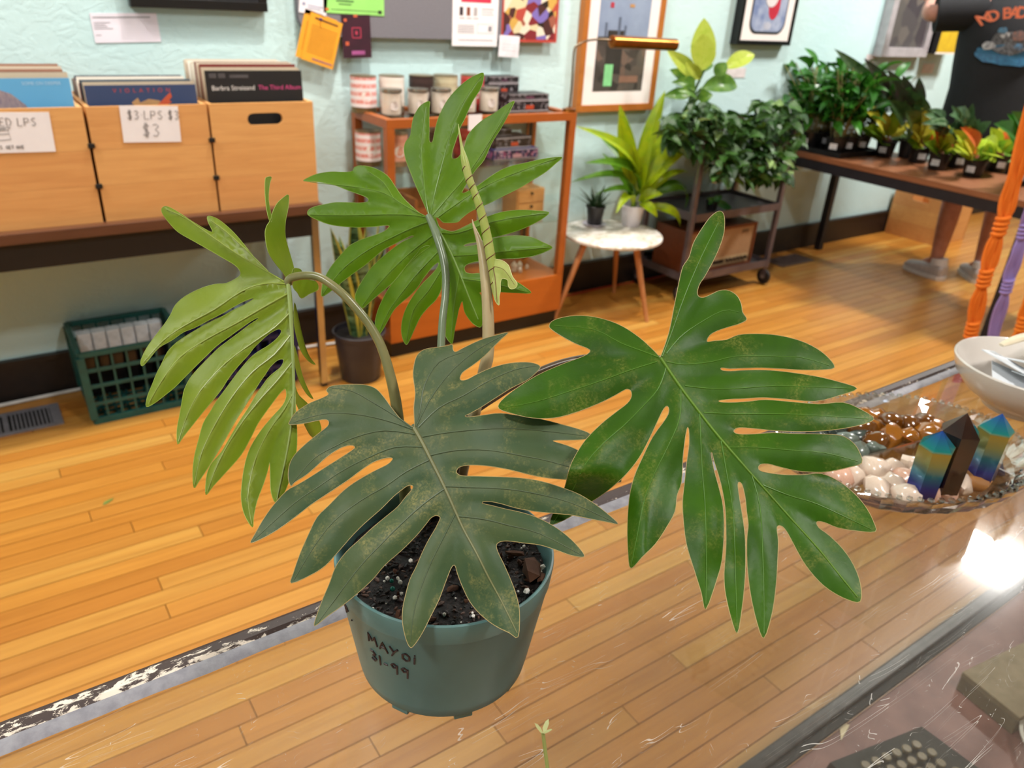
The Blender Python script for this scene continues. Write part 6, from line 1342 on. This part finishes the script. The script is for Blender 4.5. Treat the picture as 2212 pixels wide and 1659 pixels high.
# orange and lime philodendrons
OR = [M('leaf_orange', 'e0742e', .38, col2='d6602c', nscale=40, trans=.3, vary=.12), M('leaf_coral', 'e06a48', .38, col2='d85a3c', nscale=40, trans=.3)]
YG = [M('leaf_lime2', 'b6c834', .38, col2='a2bc30', nscale=30, trans=.3, vary=.15), M('leaf_yellow', 'd2ca48', .38, col2='c4b83c', nscale=30, trans=.3, vary=.1), M('leaf_fresh', '84b030', .38, col2='729e2a', nscale=30, trans=.3, vary=.15)]
cp = [((1908, 342), 'orange-leaved young philodendron nearest the black tray', [(1885, 228, 1), (1930, 240, 0), (1948, 222, 1), (1915, 255, 'o'), (1868, 275, 2), (1945, 285, 2), (1890, 300, 2), (1955, 262, 1)]),
      ((1980, 355), 'lime philodendron with folded orange leaf, second from the tray', [(2010, 248, 0), (1975, 245, 1), (2030, 262, 'o'), (2002, 285, 0), (1955, 270, 1), (2012, 300, 2), (1985, 230, 1), (1960, 305, 2)]),
      ((2022, 370), 'philodendron with coral shoots, third from the tray', [(2040, 262, 'c'), (2056, 300, 'c'), (2012, 262, 'o'), (2048, 285, 0), (1998, 310, 2), (2060, 322, 2), (2030, 290, 1)]),
      ((2062, 366), 'philodendron with amber leaves, behind the labelled front pot', [(2105, 262, 1), (2085, 270, 'o'), (2120, 285, 1), (2075, 300, 0), (2110, 305, 2), (2050, 275, 0)]),
      ((2098, 385), 'philodendron with large white pot label and orange leaf', [(2075, 275, 'o'), (2098, 330, 'c'), (2130, 300, 0), (2062, 312, 0), (2120, 340, 2), (2145, 320, 2), (2082, 300, 1)]),
      ((2150, 374), 'yellow-green philodendron with broad drooping leaf', [(2190, 300, 'big'), (2168, 262, 1), (2140, 275, 0), (2178, 280, 'o'), (2120, 330, 'big2'), (2195, 320, 2)]),
      ((2205, 402), 'dark green leafy plant at the right edge of the table', [(2185, 240, 'dk'), (2225, 235, 'dk'), (2200, 290, 'dk'), (2160, 260, 'dk'), (2240, 300, 'dk'), (2180, 330, 'dk')])]
DKG = M('leaf_deep', '3f7a24', .35, col2='2f661c', nscale=30, trans=.2, vary=.15)
rc = random.Random(3)
for i, ((px, py), lab, lv) in enumerate(cp):
    b0 = at_z(px, py - 4, PT); t = thing('young_philodendron', lab, 'potted plant', (b0.x, b0.y, PT + .0006), 0, 'young philodendrons on the table'); lo = Vector(t.location)
    link('pot', potb, t, None, None, (.92, .92, .92)); side_label(t, math.atan2(-b0.y, -b0.x) + (.35 if i % 2 else -.25), .0535, .042)
    sm_ = MB()
    for (x1, y1, k) in lv + [(x1 + rc.uniform(-22, 18), y1 + rc.uniform(-4, 28), k if isinstance(k, int) else 0 if k in 'oc' else k) for x1, y1, k in lv]:
        e = at_y(x1, y1, b0.y + rc.uniform(-.08, .06)) - lo; s_ = Vector((e.x * .22, e.y * .22, .085 + max(.01, e.z - .085) * .22))
        m = {'o': OR[0], 'c': OR[1], 'big': YG[2], 'big2': YG[0], 'dk': DKG}.get(k) or YG[k]
        w = {'big': .05, 'big2': .045, 'dk': .05, 'o': .03, 'c': .024}.get(k, .03)
        leaf_span(t, s_, e, w * 1.3, m, rc.uniform(.06, .16), (-.7, -.5, .5), 'oval', n=7, cup=.45)
        sm_.tube([(0, 0, .08), tuple(s_)], .0035, 6)
    sm_.build('stems', M('stem_pink', 'a8584a', .5), t, True)
# low dark foliage behind them
cb = thing('aglaonema', 'low dark green foliage plant behind the orange philodendrons', 'potted plant', (4.55, 2.22, PT + .0006)); lo = Vector(cb.location)
link('pot', potb, cb)
rg = random.Random(6); AG = [M('aglaonema_leaf', '2f4a2a', .35, col2='4a6a44', nscale=28, trans=.15, vary=.25), M('aglaonema_pale', '7f9470', .4, col2='5a7550', nscale=30, trans=.15)]
for k in range(26):
    e = at_y(rg.uniform(1990, 2150), rg.uniform(222, 290), 2.1 + rg.uniform(-.1, .1)) - lo
    leaf_span(cb, (e.x * .55, e.y * .55, .09 + max(0, e.z - .09) * .55), e, rg.uniform(.024, .036), AG[0] if k % 6 else AG[1], .15, (-.7, -.5, .5), 'oval', n=6)
MB().tube([(0, 0, .08), (0, 0, .16)], .006, 8).build('stem', M('vine_green'), cb)
c = record_crate(5.47, 3.0, .0006, 'pine crate with hand slot on the floor behind the plant table', True, 'pine crates', -math.pi / 2); c.scale = (1.12, 1.12, 1.0)

# ================================================================== person behind the plant table
PX, PY = 4.87, 2.17
xa = Vector((.76, -.65, 0)); ya = Vector((.65, .76, 0))          # person's right-left axis in the picture, and facing
pe = thing('person', 'person seen from behind in a black printed T-shirt and pale sneakers', 'person', (PX, PY, 0), math.atan2(xa.y, xa.x))
SKIN = M('skin', 'b9806e', .5, col2='a9705e', nscale=30)
def skin_body():
    J = {'pelvis': ((-.03, 0, .98), .15), 'waist': ((-.05, 0, 1.12), .15), 'chest': ((-.09, .01, 1.34), .155), 'neckb': ((-.1, 0, 1.545), .062), 'neck': ((-.1, .01, 1.60), .058), 'head1': ((-.1, .035, 1.70), .088), 'head2': ((-.1, .03, 1.79), .085),
         'hipL': ((-.10, 0, .93), .098), 'kneeL': ((-.125, .015, .52), .062), 'calfL': ((-.13, -.01, .36), .060), 'ankL': ((-.13, -.02, .10), .038), 'toeL': ((-.145, .10, .045), .035),
         'hipR': ((.10, 0, .93), .098), 'kneeR': ((.125, .015, .52), .062), 'calfR': ((.13, -.01, .36), .060), 'ankR': ((.13, -.02, .10), .038), 'toeR': ((.145, .10, .045), .035),
         'shL': ((-.29, 0, 1.485), .072), 'elL': ((-.54, .05, 1.44), .045), 'wrL': ((-.45, .30, 1.50), .030), 'haL': ((-.42, .38, 1.52), .028),
         'shR': ((.09, 0, 1.485), .072), 'elR': ((.26, .06, 1.24), .046), 'wrR': ((.18, .30, 1.30), .030), 'haR': ((.15, .38, 1.32), .028)}
    E_ = [('pelvis', 'waist'), ('waist', 'chest'), ('chest', 'neckb'), ('neckb', 'neck'), ('neck', 'head1'), ('head1', 'head2'), ('chest', 'shL'), ('shL', 'elL'), ('elL', 'wrL'), ('wrL', 'haL'), ('chest', 'shR'), ('shR', 'elR'), ('elR', 'wrR'), ('wrR', 'haR'),
         ('pelvis', 'hipL'), ('hipL', 'kneeL'), ('kneeL', 'calfL'), ('calfL', 'ankL'), ('ankL', 'toeL'), ('pelvis', 'hipR'), ('hipR', 'kneeR'), ('kneeR', 'calfR'), ('calfR', 'ankR'), ('ankR', 'toeR')]
    for s, h, o in (('L', 'haL', -1), ('R', 'haR', 1)):
        hp_ = Vector(J[h][0])
        for k, (dx, L) in enumerate(((-.030, .07), (-.010, .08), (.010, .077), (.030, .062))):
            a = hp_ + Vector((dx, .035, .0)); b_ = hp_ + Vector((dx * 1.1, .035 + L * .55, .02)); c_ = hp_ + Vector((dx * 1.1, .035 + L * .8, -.005))
            J['f%s%d' % (s, k)] = (tuple(a), .010); J['g%s%d' % (s, k)] = (tuple(b_), .009); J['t%s%d' % (s, k)] = (tuple(c_), .008)
            E_ += [(h, 'f%s%d' % (s, k)), ('f%s%d' % (s, k), 'g%s%d' % (s, k)), ('g%s%d' % (s, k), 't%s%d' % (s, k))]
        J['th' + s] = (tuple(hp_ + Vector((-o * .035, .01, .012))), .011); J['tt' + s] = (tuple(hp_ + Vector((-o * .05, .045, .02))), .009); E_ += [(h, 'th' + s), ('th' + s, 'tt' + s)]
    names = list(J); me = bpy.data.meshes.new('body'); me.from_pydata([J[n][0] for n in names], [(names.index(a), names.index(b)) for a, b in E_], [])
    o = link('body', me, pe); sk = o.modifiers.new('skin', 'SKIN'); sk.use_smooth_shade = True
    for i, n in enumerate(names): me.skin_vertices[0].data[i].radius = (J[n][1], J[n][1]); me.skin_vertices[0].data[i].use_root = (n == 'pelvis')
    sd_ = o.modifiers.new('subsurf', 'SUBSURF'); sd_.levels = 2; sd_.render_levels = 2
    dg = bpy.context.evaluated_depsgraph_get(); dg.update(); nm = bpy.data.meshes.new_from_object(o.evaluated_get(dg)); o.modifiers.clear(); o.data = nm; nm.name = 'body'
    nm.materials.clear(); nm.materials.append(SKIN); nm.polygons.foreach_set('use_smooth', [True] * len(nm.polygons))
    return o
body_ = skin_body()
def loft(rings, seg=40, wob=0.0, seed=0):
    mb = MB(); vs = []; fs = []
    for i, (cx, cy, cz, rx, ry) in enumerate(rings):
        for k in range(seg):
            a = 2 * math.pi * k / seg; w = 1 + wob * mnoise.noise(Vector((math.cos(a) * 2.2, math.sin(a) * 2.2, cz * 3 + seed)))
            vs.append((cx + rx * w * math.cos(a), cy + ry * w * math.sin(a), cz))
    for i in range(len(rings) - 1):
        for k in range(seg): fs.append((i * seg + k, i * seg + (k + 1) % seg, (i + 1) * seg + (k + 1) % seg, (i + 1) * seg + k))
    return mb.add(vs, fs)
BLK = M('black_cotton', '0d0d11', .85, col2='111117', nscale=60, bmp=.2)
sh_ = loft([(-.04, 0, .83, .292, .21), (-.04, 0, .86, .294, .21), (-.05, 0, .95, .284, .204), (-.06, 0, 1.08, .27, .194), (-.08, 0, 1.2, .264, .188), (-.09, 0, 1.32, .265, .184), (-.1, 0, 1.42, .26, .174), (-.1, 0, 1.49, .23, .142), (-.1, 0, 1.54, .165, .115), (-.1, .005, 1.575, .095, .092), (-.1, .005, 1.59, .085, .085)], 48, .05, 2)
for s, el in ((-1, (-.54, .05, 1.44)), (1, (.26, .06, 1.24))):
    a = Vector((s * .17 - .1, 0, 1.475)); b_ = Vector(el); d = b_ - a
    sh_.tube([a, a + d * .3, a + d * .6, a + d * .86, a + d * .86, a + d * .6], [.088, .098, .094, .092, .086, .086], 24, False)
shirt = sh_.build('t_shirt', BLK, pe, True); shirt['label'] = 'black T-shirt with orange arched lettering and blue print'
def back_pt(u, z, lift=.006):
    rx, ry = .272, .194; u = u - .075
    return Vector((u - .095, -math.sqrt(max(.0, 1 - (u / rx) ** 2)) * ry - lift, z))
def back_poly(name, pts, mat, lift):
    pts2 = []
    for i in range(len(pts)):
        a, b_ = pts[i], pts[(i + 1) % len(pts)]
        for k in range(3): pts2.append((a[0] + (b_[0] - a[0]) * k / 3, a[1] + (b_[1] - a[1]) * k / 3))
    cx = sum(p[0] for p in pts2) / len(pts2); cz = sum(p[1] for p in pts2) / len(pts2); n = len(pts2)
    MB().add([back_pt(*p, lift) for p in pts2] + [back_pt(cx, cz, lift + .001)], [(i, (i + 1) % n, n) for i in range(n)]).build(name, mat, shirt)
ORGP = M('print_coral', 'ee7a52', .6)
wrd = 'NO BAD DAYS'; Rr = .26
for i, ch in enumerate(wrd):
    if ch == ' ': continue
    th = (i - 5) * .155; cx, cz = Rr * math.sin(th) * .78, 1.385 + .085 * math.cos(th * 1.25)
    vs, fs = text_geo(ch, .074, bold=.0018); rot = -th * .8; c_, s_ = math.cos(rot), math.sin(rot)
    MB().add([back_pt(cx + v.x * c_ - v.y * s_, cz + v.x * s_ + v.y * c_, .0085) for v in vs], fs).build('lettering', ORGP, shirt)
def blob(cx, cz, rx, rz, seed, n=14): return [(cx + rx * (1 + .3 * mnoise.noise(Vector((math.cos(2 * math.pi * i / n) * 1.5, math.sin(2 * math.pi * i / n) * 1.5, seed)))) * math.cos(2 * math.pi * i / n), cz + rz * (1 + .3 * mnoise.noise(Vector((i * .7, seed, 0)))) * math.sin(2 * math.pi * i / n)) for i in range(n)]
back_poly('print_water', blob(0, 1.27, .15, .05, 3, 22), M('shirt_blue', '2f7196', .6, col2='1f4f74', nscale=60, stretch=(1, 1, 4)), .0082)
back_poly('print_figure', blob(-.01, 1.33, .10, .055, 5, 18), M('shirt_grey', '6f7076', .6, col2='26262b', nscale=90), .0094)
for k, (x, z, r, c_) in enumerate(((-.10, 1.31, .026, 'b9b9be'), (.09, 1.34, .032, 'c9c9cc'), (.02, 1.365, .034, '8a6258'), (-.045, 1.365, .02, 'c9c9cc'), (.03, 1.315, .02, '4a7fa8'), (-.06, 1.385, .02, '3f86ae'))): back_poly('print_spot', blob(x, z, r, r * .8, k + 9, 12), M('shirt_spot_' + c_, c_, .6, col2='55565c', nscale=70), .0105 + k * .0005)
SHO = M('dark_shorts', '17161c', .8)
so_ = loft([(0, 0, .99, .2, .155), (0, 0, .9, .205, .16), (0, 0, .82, .2, .155), (0, 0, .80, .16, .12)], 32)
for s in (-1, 1): so_.tube([(s * .1, 0, .86), (s * .115, .01, .70), (s * .12, .01, .585), (s * .12, .01, .585), (s * .115, .01, .66)], [.115, .108, .112, .104, .1], 24, False)
so_.build('shorts', SHO, pe, True)
SNK = M('sneaker', 'b9b0ae', .6, col2='a8a09e', nscale=40); SOLE = M('sole_white', 'd6d0cc', .5); SOCK = M('sock_white', 'd9d6d8', .8)
for s, ang in ((-1, .55), (1, .1)):
    rt = Matrix.Translation((s * .132, -.01, 0)) @ Matrix.Rotation(ang if s < 0 else -ang * .5, 4, 'Z')
    prof = [(-.085, .03), (-.075, .042), (-.03, .044), (.04, .048), (.11, .05), (.16, .042), (.185, .02)]
    mbs = MB(); n = len(prof); seg = 14; vs = []; fs = []
    for i, (y, w) in enumerate(prof):
        hgt = (.085, .10, .105, .085, .07, .06, .04)[i]
        for k in range(seg):
            a = 2 * math.pi * k / seg; vs.append((w * math.cos(a), y, .022 + (hgt - .022) * (.5 + .5 * math.sin(a)) if math.sin(a) > -.2 else .022))
    for i in range(n - 1):
        for k in range(seg): fs.append((i * seg + k, i * seg + (k + 1) % seg, (i + 1) * seg + (k + 1) % seg, (i + 1) * seg + k))
    fs += [tuple(range(seg)), tuple(range(n * seg - 1, (n - 1) * seg - 1, -1))]
    shoe = mbs.add(vs, fs, rt).build('sneaker', SNK, pe, True)
    ol = [(w * 1.08, y) for y, w in prof] + [(0, .198)] + [(-w * 1.08, y) for y, w in reversed(prof)] + [(0, -.096)]
    MB().prism(ol, 0.0005, .024, rt).build('sole', SOLE, shoe)
    MB().tube([rt @ Vector((0, -.035, .085)), rt @ Vector((0, -.03, .125))], [.048, .047], 20).build('sock', SOCK, pe, True)
hair = loft([(-.1, .02, 1.67, .094, .088), (-.1, .015, 1.74, .105, .1), (-.1, .02, 1.82, .1, .098), (-.1, .025, 1.87, .07, .07), (-.1, .03, 1.885, .02, .02)], 24, .12, 4)
hair.build('hair', M('hair_brown', '3a2a20', .6, col2='2a1d15', nscale=120, stretch=(1, 1, .1)), pe, True)
face = MB(); face.tube([(-.1, .12, 1.715), (-.1, .138, 1.685), (-.1, .125, 1.675)], [.008, .014, .01], 10); face.build('nose', SKIN, pe, True)
for s in (-1, 1):
    MB().lathe([(0, -.01), (.008, -.006), (.01, 0), (.008, .006), (0, .01)], 12, mat=Matrix.Translation((s * .033 - .1, .115, 1.725))).build('eye', M('eye_white', 'e6e2de', .3), pe, True)
    MB().tube([(s * .092 - .1, .02, 1.735), (s * .102 - .1, .015, 1.715), (s * .095 - .1, .025, 1.685)], [.008, .013, .007], 10).build('ear', SKIN, pe, True)
MB().tube([(-.125, .118, 1.645), (-.1, .126, 1.643), (-.075, .118, 1.645)], [.003, .006, .003], 8).build('mouth', M('lip', '9a5a50', .5), pe, True)

# ================================================================== macrame hangers
def hanger(path, y, col, label, width, knots, seed, zend):
    """path: photo points down the hanging cords; knots: fractions where the cords are tied"""
    m = M('cord_' + col, col, .85, col2=col, nscale=300, stretch=(1, 1, 1), bmp=.4)
    pts = [at_y(a, b, y) for a, b in path]; top = pts[0]; t = thing('macrame_hanger', label, 'plant hanger', (top.x, top.y, 0), 0, 'macrame plant hangers')
    lo = Vector((top.x, top.y, 0)); d = (pts[-1] - pts[0]); 
    full = [pts[0] + (pts[0] - pts[1]).normalized() * k for k in (.9, .6, .3)] + pts
    last = full[-1]; dirn = (pts[-1] - pts[-2]).normalized(); k = .08
    while last.z + dirn.z * k > zend: full.append(last + dirn * k); k += .08
    P = catmull([tuple(p - lo) for p in full], 6); n = len(P); rv = random.Random(seed)
    side = Vector((.8246, -.563, 0))
    for c_ in range(6):
        off = (c_ - 2.5) / 2.5; ph = rv.uniform(0, 6.28); q = []
        for i, p in enumerate(P):
            f = i / (n - 1); sq = 1.0
            for kf in knots: sq = min(sq, .35 + .65 * min(1, abs(f - kf) / .05))
            q.append(Vector(p) + side * (off * width * sq) + Vector((0, 0, 0)) + Vector((-.5, -.8, 0)) * (.004 * math.sin(f * 40 + ph)))
        MB().tube(q, width * .30, 7).build('cord', m, t, True)
    for kf in knots:
        i = int(kf * (n - 1)); p = Vector(P[i]); tn = (Vector(P[min(n - 1, i + 2)]) - Vector(P[i - 2])).normalized(); a = side - tn * side.dot(tn); a.normalize(); b_ = tn.cross(a); sp_ = []
        for j in range(60):
            an = j / 60 * 2 * math.pi * 4; sp_.append(p + tn * ((j / 60 - .5) * width * 3.2) + (a * math.cos(an) + b_ * math.sin(an)) * width * .75)
        MB().tube(sp_, width * .36, 7).build('knot', m, t, True)
    ring = MB(); c0_ = Vector(P[0]); ring.tube([c0_ + Vector((.03 * math.cos(a / 16 * 2 * math.pi), 0, .03 + .03 * math.sin(a / 16 * 2 * math.pi))) for a in range(17)], .004, 8); ring.build('ring', M('ring_wood', 'b98a52', .5), t, True)
    MB().tube([tuple(c0_ + Vector((0, 0, .06))), (c0_.x, c0_.y, CEIL)], .0025, 6).build('hanging_line', M('line_white', 'd6d2c8', .7), t)
hanger([(2212, 312), (2188, 400), (2172, 455), (2150, 525), (2130, 590), (2112, 660), (2094, 735)], 1.0, 'f07a1c', 'bright orange macrame hanger, leftmost at the right edge', .019, (.50, .66, .80), 1, .30)
hanger([(2235, 420), (2212, 500), (2190, 570), (2172, 630), (2150, 710), (2132, 790)], 1.0, '9a86c8', 'lilac macrame hanger between the two orange ones', .016, (.45, .66), 2, .30)
hanger([(2260, 560), (2235, 620), (2212, 690), (2196, 740)], 1.0, 'f0821f', 'orange macrame hanger at the far right edge', .019, (.5, .75), 3, .30)

# ================================================================== white bowl with cards
bw = thing('white_bowl', 'white ceramic bowl at the right end of the glass counter', 'bowl', (1.145, .366, ZC + .0006))
R_ = .100
MB().lathe([(0, .004), (.040, .004), (.042, 0), (.048, 0), (.05, .006), (.075, .022), (.093, .043), (.0995, .061), (R_, .064), (.0985, .066), (.096, .064), (.089, .044), (.07, .026), (.04, .012), (0, .010)], 64).build('bowl_body', M('white_glaze', 'd9d2ca', .18, col2='d2cac2', nscale=6, coat=.3), bw, True)
CARDW = M('card_bluewhite', 'd6dade', .5, col2='cdd3da', nscale=7)
rk_ = random.Random(14)
for i, (x, y, z, w, h, a, b_, c_) in enumerate(((-.035, .01, .045, .075, .05, .25, -.1, .5), (.0, -.02, .052, .08, .045, -.15, .2, -.4), (.03, .02, .055, .08, .05, .1, .3, .9), (-.01, .03, .06, .06, .06, .3, -.2, 1.6), (.035, -.02, .062, .07, .045, -.2, -.15, 2.2))):
    o = MB().box((-w / 2, -h / 2, -.0006), (w / 2, h / 2, .0006)).build('white_card', CARDW, None); o.location = Vector(bw.location) + Vector((x, y, z)); o.rotation_euler = (a, b_, c_)
    tag(o, ['white card leaning left in the bowl', 'white card lying low in the bowl', 'white card across the bowl middle', 'square white card at the back of the bowl', 'white card near the right side of the bowl'][i], 'card', 'cards in the white bowl')
o = MB().tube(catmull([(1.13, .41, 1.022), (1.17, .40, 1.03), (1.215, .375, 1.035), (1.25, .36, 1.04)], 4), [.004, .006, .007, .008, .009, .01, .01, .01, .01, .01, .01, .009, .006][:13], 10, flat=.5).build('shell_spoon', M('shell_cream', 'd9cbb0', .4, col2='c2b293', nscale=30), None, True)
tag(o, 'cream shell piece resting across the back of the bowl', 'shell')

# ================================================================== cut-glass dish of stones
DC = Vector((.838, .366, ZC + .0006)); DA = math.radians(-14)
gd = thing('cut_glass_dish', 'oval cut glass dish divided and filled with crystals', 'dish', DC, DA)
def dish_rings(prof, seg=72):
    mb = MB(); vs = []; fs = []
    for r, z, sc in prof:
        for k in range(seg):
            a = 2 * math.pi * k / seg; q = 1 + (sc * (1 if k % 2 else -1))
            vs.append((.16 * r * q * math.cos(a), .118 * r * q * math.sin(a), z + (abs(sc) * .05 if k % 2 else 0)))
    for i in range(len(prof) - 1):
        for k in range(seg): fs.append((i * seg + k, i * seg + (k + 1) % seg, (i + 1) * seg + (k + 1) % seg, (i + 1) * seg + k))
    fs.append(tuple(range(seg - 1, -1, -1))); fs.append(tuple((len(prof) - 1) * seg + k for k in range(seg)))
    return mb.add(vs, fs)
CUT = pane_mat('cut_glass', (.95, .94, .91), .05, 0, .08, 4.0)
dish_rings([(.70, 0, 0), (.80, .003, .006), (.92, .014, .012), (.98, .026, .014), (1.0, .033, .016), (.985, .034, .014), (.95, .026, .008), (.88, .016, .004), (.76, .008, 0), (.70, .0075, 0)]).build('dish_body', CUT, gd)
fac = MB().lathe([(0, 0), (.0055, .0015), (.004, .005), (0, .0065)], 6).mesh('cut_bead', CUT)
for k in range(84):
    a = 2 * math.pi * k / 84; link('cut_bead', fac, gd, (.156 * math.cos(a), .115 * math.sin(a), .0345), (0, 0, a), (.7, .7, .7))
for x0, y0, x1, y1 in ((-.11, -.012, .12, .012), (.02, .0, .015, .095), (.055, .002, .075, -.085)):
    d = Vector((x1 - x0, y1 - y0, 0)); n_ = Vector((-d.y, d.x, 0)).normalized() * .0015
    MB().add([Vector((x0, y0, z)) + s * n_ for z in (.0085, .03) for s in (1, -1)] + [Vector((x1, y1, z)) + s * n_ for z in (.0085, .03) for s in (1, -1)], [(0, 1, 3, 2), (4, 6, 7, 5), (0, 2, 6, 4), (1, 5, 7, 3), (2, 3, 7, 6), (0, 4, 5, 1)]).build('divider', CUT, gd)
def stone_mesh(name, mat, seed, fl=.7):
    bm = bmesh.new(); bmesh.ops.create_icosphere(bm, subdivisions=2, radius=1); bm.verts.index_update()
    mb = MB(); mb.add([Vector((v.co.x, v.co.y * .8, v.co.z * fl)) * (1 + .38 * mnoise.noise(v.co * 1.1 + Vector((seed, 0, 0)))) for v in bm.verts], [[v.index for v in f.verts] for f in bm.faces]); bm.free()
    return mb.mesh(name, mat, True)
TE = [M('tiger_eye', '7d4a12', .15, col2='3a1f0c', nscale=40, stretch=(1, 5, 1), coat=.5), M('tiger_gold', 'a8691a', .15, col2='5a3212', nscale=30, stretch=(1, 5, 1), coat=.5), M('tiger_red', '6d4a40', .18, col2='3f2822', nscale=30, coat=.4)]
RQ = [M('rose_quartz', 'e9bfa6', .2, col2='dca890', nscale=30, trans=.15, coat=.3), M('pale_quartz', 'e6d3c2', .2, col2='dcc4ae', nscale=30, trans=.15, coat=.3), M('gold_stone', 'b9803f', .35, col2='96602c', nscale=160, bmp=.4)]
GS = [M('moss_stone', '3f4a44', .25, col2='2a322e', nscale=60, coat=.4), M('moss_pale', '6a7468', .3, col2='4a544c', nscale=60, coat=.4)]
AM = [M('amethyst_dark', '33303c', .15, col2='5a5664', nscale=50, coat=.6), M('slate_gloss', '23222c', .12, col2='474454', nscale=40, coat=.6)]
rz_ = random.Random(31)
Rdish = Matrix.Rotation(DA, 3, 'Z')
ORDN = ['first', 'second', 'third', 'fourth', 'fifth', 'sixth', 'seventh', 'eighth', 'ninth', 'tenth', 'eleventh']
def stones(pts, mats, name, shades, words, cat, group, size):
    ms = [(stone_mesh(name, m, rz_.uniform(0, 50)), sh) for m, sh in zip(mats, shades) for _ in (0, 1)]
    rows = sorted({p[3] for p in pts}, reverse=True); rn_ = {1: ['only'], 2: ['back', 'front'], 3: ['back', 'middle', 'front'], 4: ['back', 'second', 'third', 'front']}.get(len(rows)) or ['row %d' % i for i in range(len(rows))]
    for ri, rw in enumerate(rows):
        for ci, (x, y, z, _) in enumerate(sorted((p for p in pts if p[3] == rw), key=lambda p: p[0])):
            me, sh = rz_.choice(ms[:4] if rz_.random() < .8 else ms); s = size * rz_.uniform(.85, 1.2); p = DC + Rdish @ Vector((x, y, 0))
            o = link(name, me, None, (p.x, p.y, DC.z + .0095 + z + s * .6), (rz_.uniform(-.5, .5), rz_.uniform(-.5, .5), rz_.uniform(0, 6)), (s, s, s))
            tag(o, '%s %s in the glass dish, %s from left in its %s row' % (sh, words, ORDN[min(ci, 10)], rn_[ri]), cat, group)
def grid_pts(fn, step, jit, lay):
    out = []; x = -.14
    while x < .14:
        y = -.1
        while y < .1:
            if (x / .125) ** 2 + (y / .09) ** 2 < 1 and fn(x, y): out += [(x + rz_.uniform(-jit, jit), y + rz_.uniform(-jit, jit), q * .011, round(y, 4)) for q in range(lay)]
            y += step
        x += step
    return out
stones(grid_pts(lambda x, y: y > .022 and x > .0 - .02, .026, .004, 1), TE, 'tiger_eye_stone', ['dark brown', 'golden', 'reddish'], 'tiger eye stone', 'stone', 'tiger eye stones', .0175)
stones(grid_pts(lambda x, y: y > .01 and x < -.02, .024, .004, 1), GS, 'moss_stone', ['dark green', 'grey-green'], 'mossy stone', 'stone', 'green stones', .016)
stones(grid_pts(lambda x, y: y < -.012 and x < .05, .026, .004, 1), RQ, 'rose_quartz_stone', ['pink', 'whitish', 'tan'], 'quartz stone', 'stone', 'rose quartz stones', .017)
stones(grid_pts(lambda x, y: y < .0 and x > .06, .025, .003, 1), AM, 'dark_amethyst_stone', ['purple-grey', 'blackish'], 'glossy stone', 'stone', 'dark stones', .018)
def aura_mat(name, stops):
    m, nt, b = newmat(name); sx = nd(nt, 'ShaderNodeSeparateXYZ'); nt.links.new(nd(nt, 'ShaderNodeTexCoord').outputs['Generated'], sx.inputs[0])
    nt.links.new(ramp(nt, sx.outputs[2], [(p, C(c)) for p, c in stops]), b.inputs['Base Color']); b.inputs['Roughness'].default_value = .12; b.inputs['Metallic'].default_value = .45; b.inputs['Coat Weight'].default_value = .6
    return m
AUR = aura_mat('rainbow_aura', [(0, '2a1a5c'), (.18, '1f2f8a'), (.38, '1d6f86'), (.55, '7d8a5a'), (.74, '9a8a3a'), (.78, '1f8a84'), (1, '2a4aa8')])
TOW = M('tower_brown', '1e1210', .12, col2='3a1f14', nscale=20, coat=.6)
def crystal(px, py, h, r, mat, label, lean, rot):
    b0 = at_z(px, py, ZC + .022); o = MB().lathe([(0, 0), (r * .92, 0), (r, h * .76), (0, h)], 6).build('crystal_point', mat, None); o.location = (b0.x, b0.y, ZC + .022); o.rotation_euler = (lean[0], lean[1], rot)
    tag(o, label, 'crystal', 'standing crystal points')
crystal(1990, 1062, .078, .0185, AUR, 'rainbow coated crystal point standing in the rose quartz, left one', (0, -.04, .3), .3)
crystal(2112, 1030, .082, .0185, AUR, 'rainbow coated crystal point standing at the right of the dish', (0, .0, .3), .15)
crystal(2032, 1052, .092, .0205, TOW, 'dark brown crystal tower between the two rainbow points', (0, .03, 0), .5)
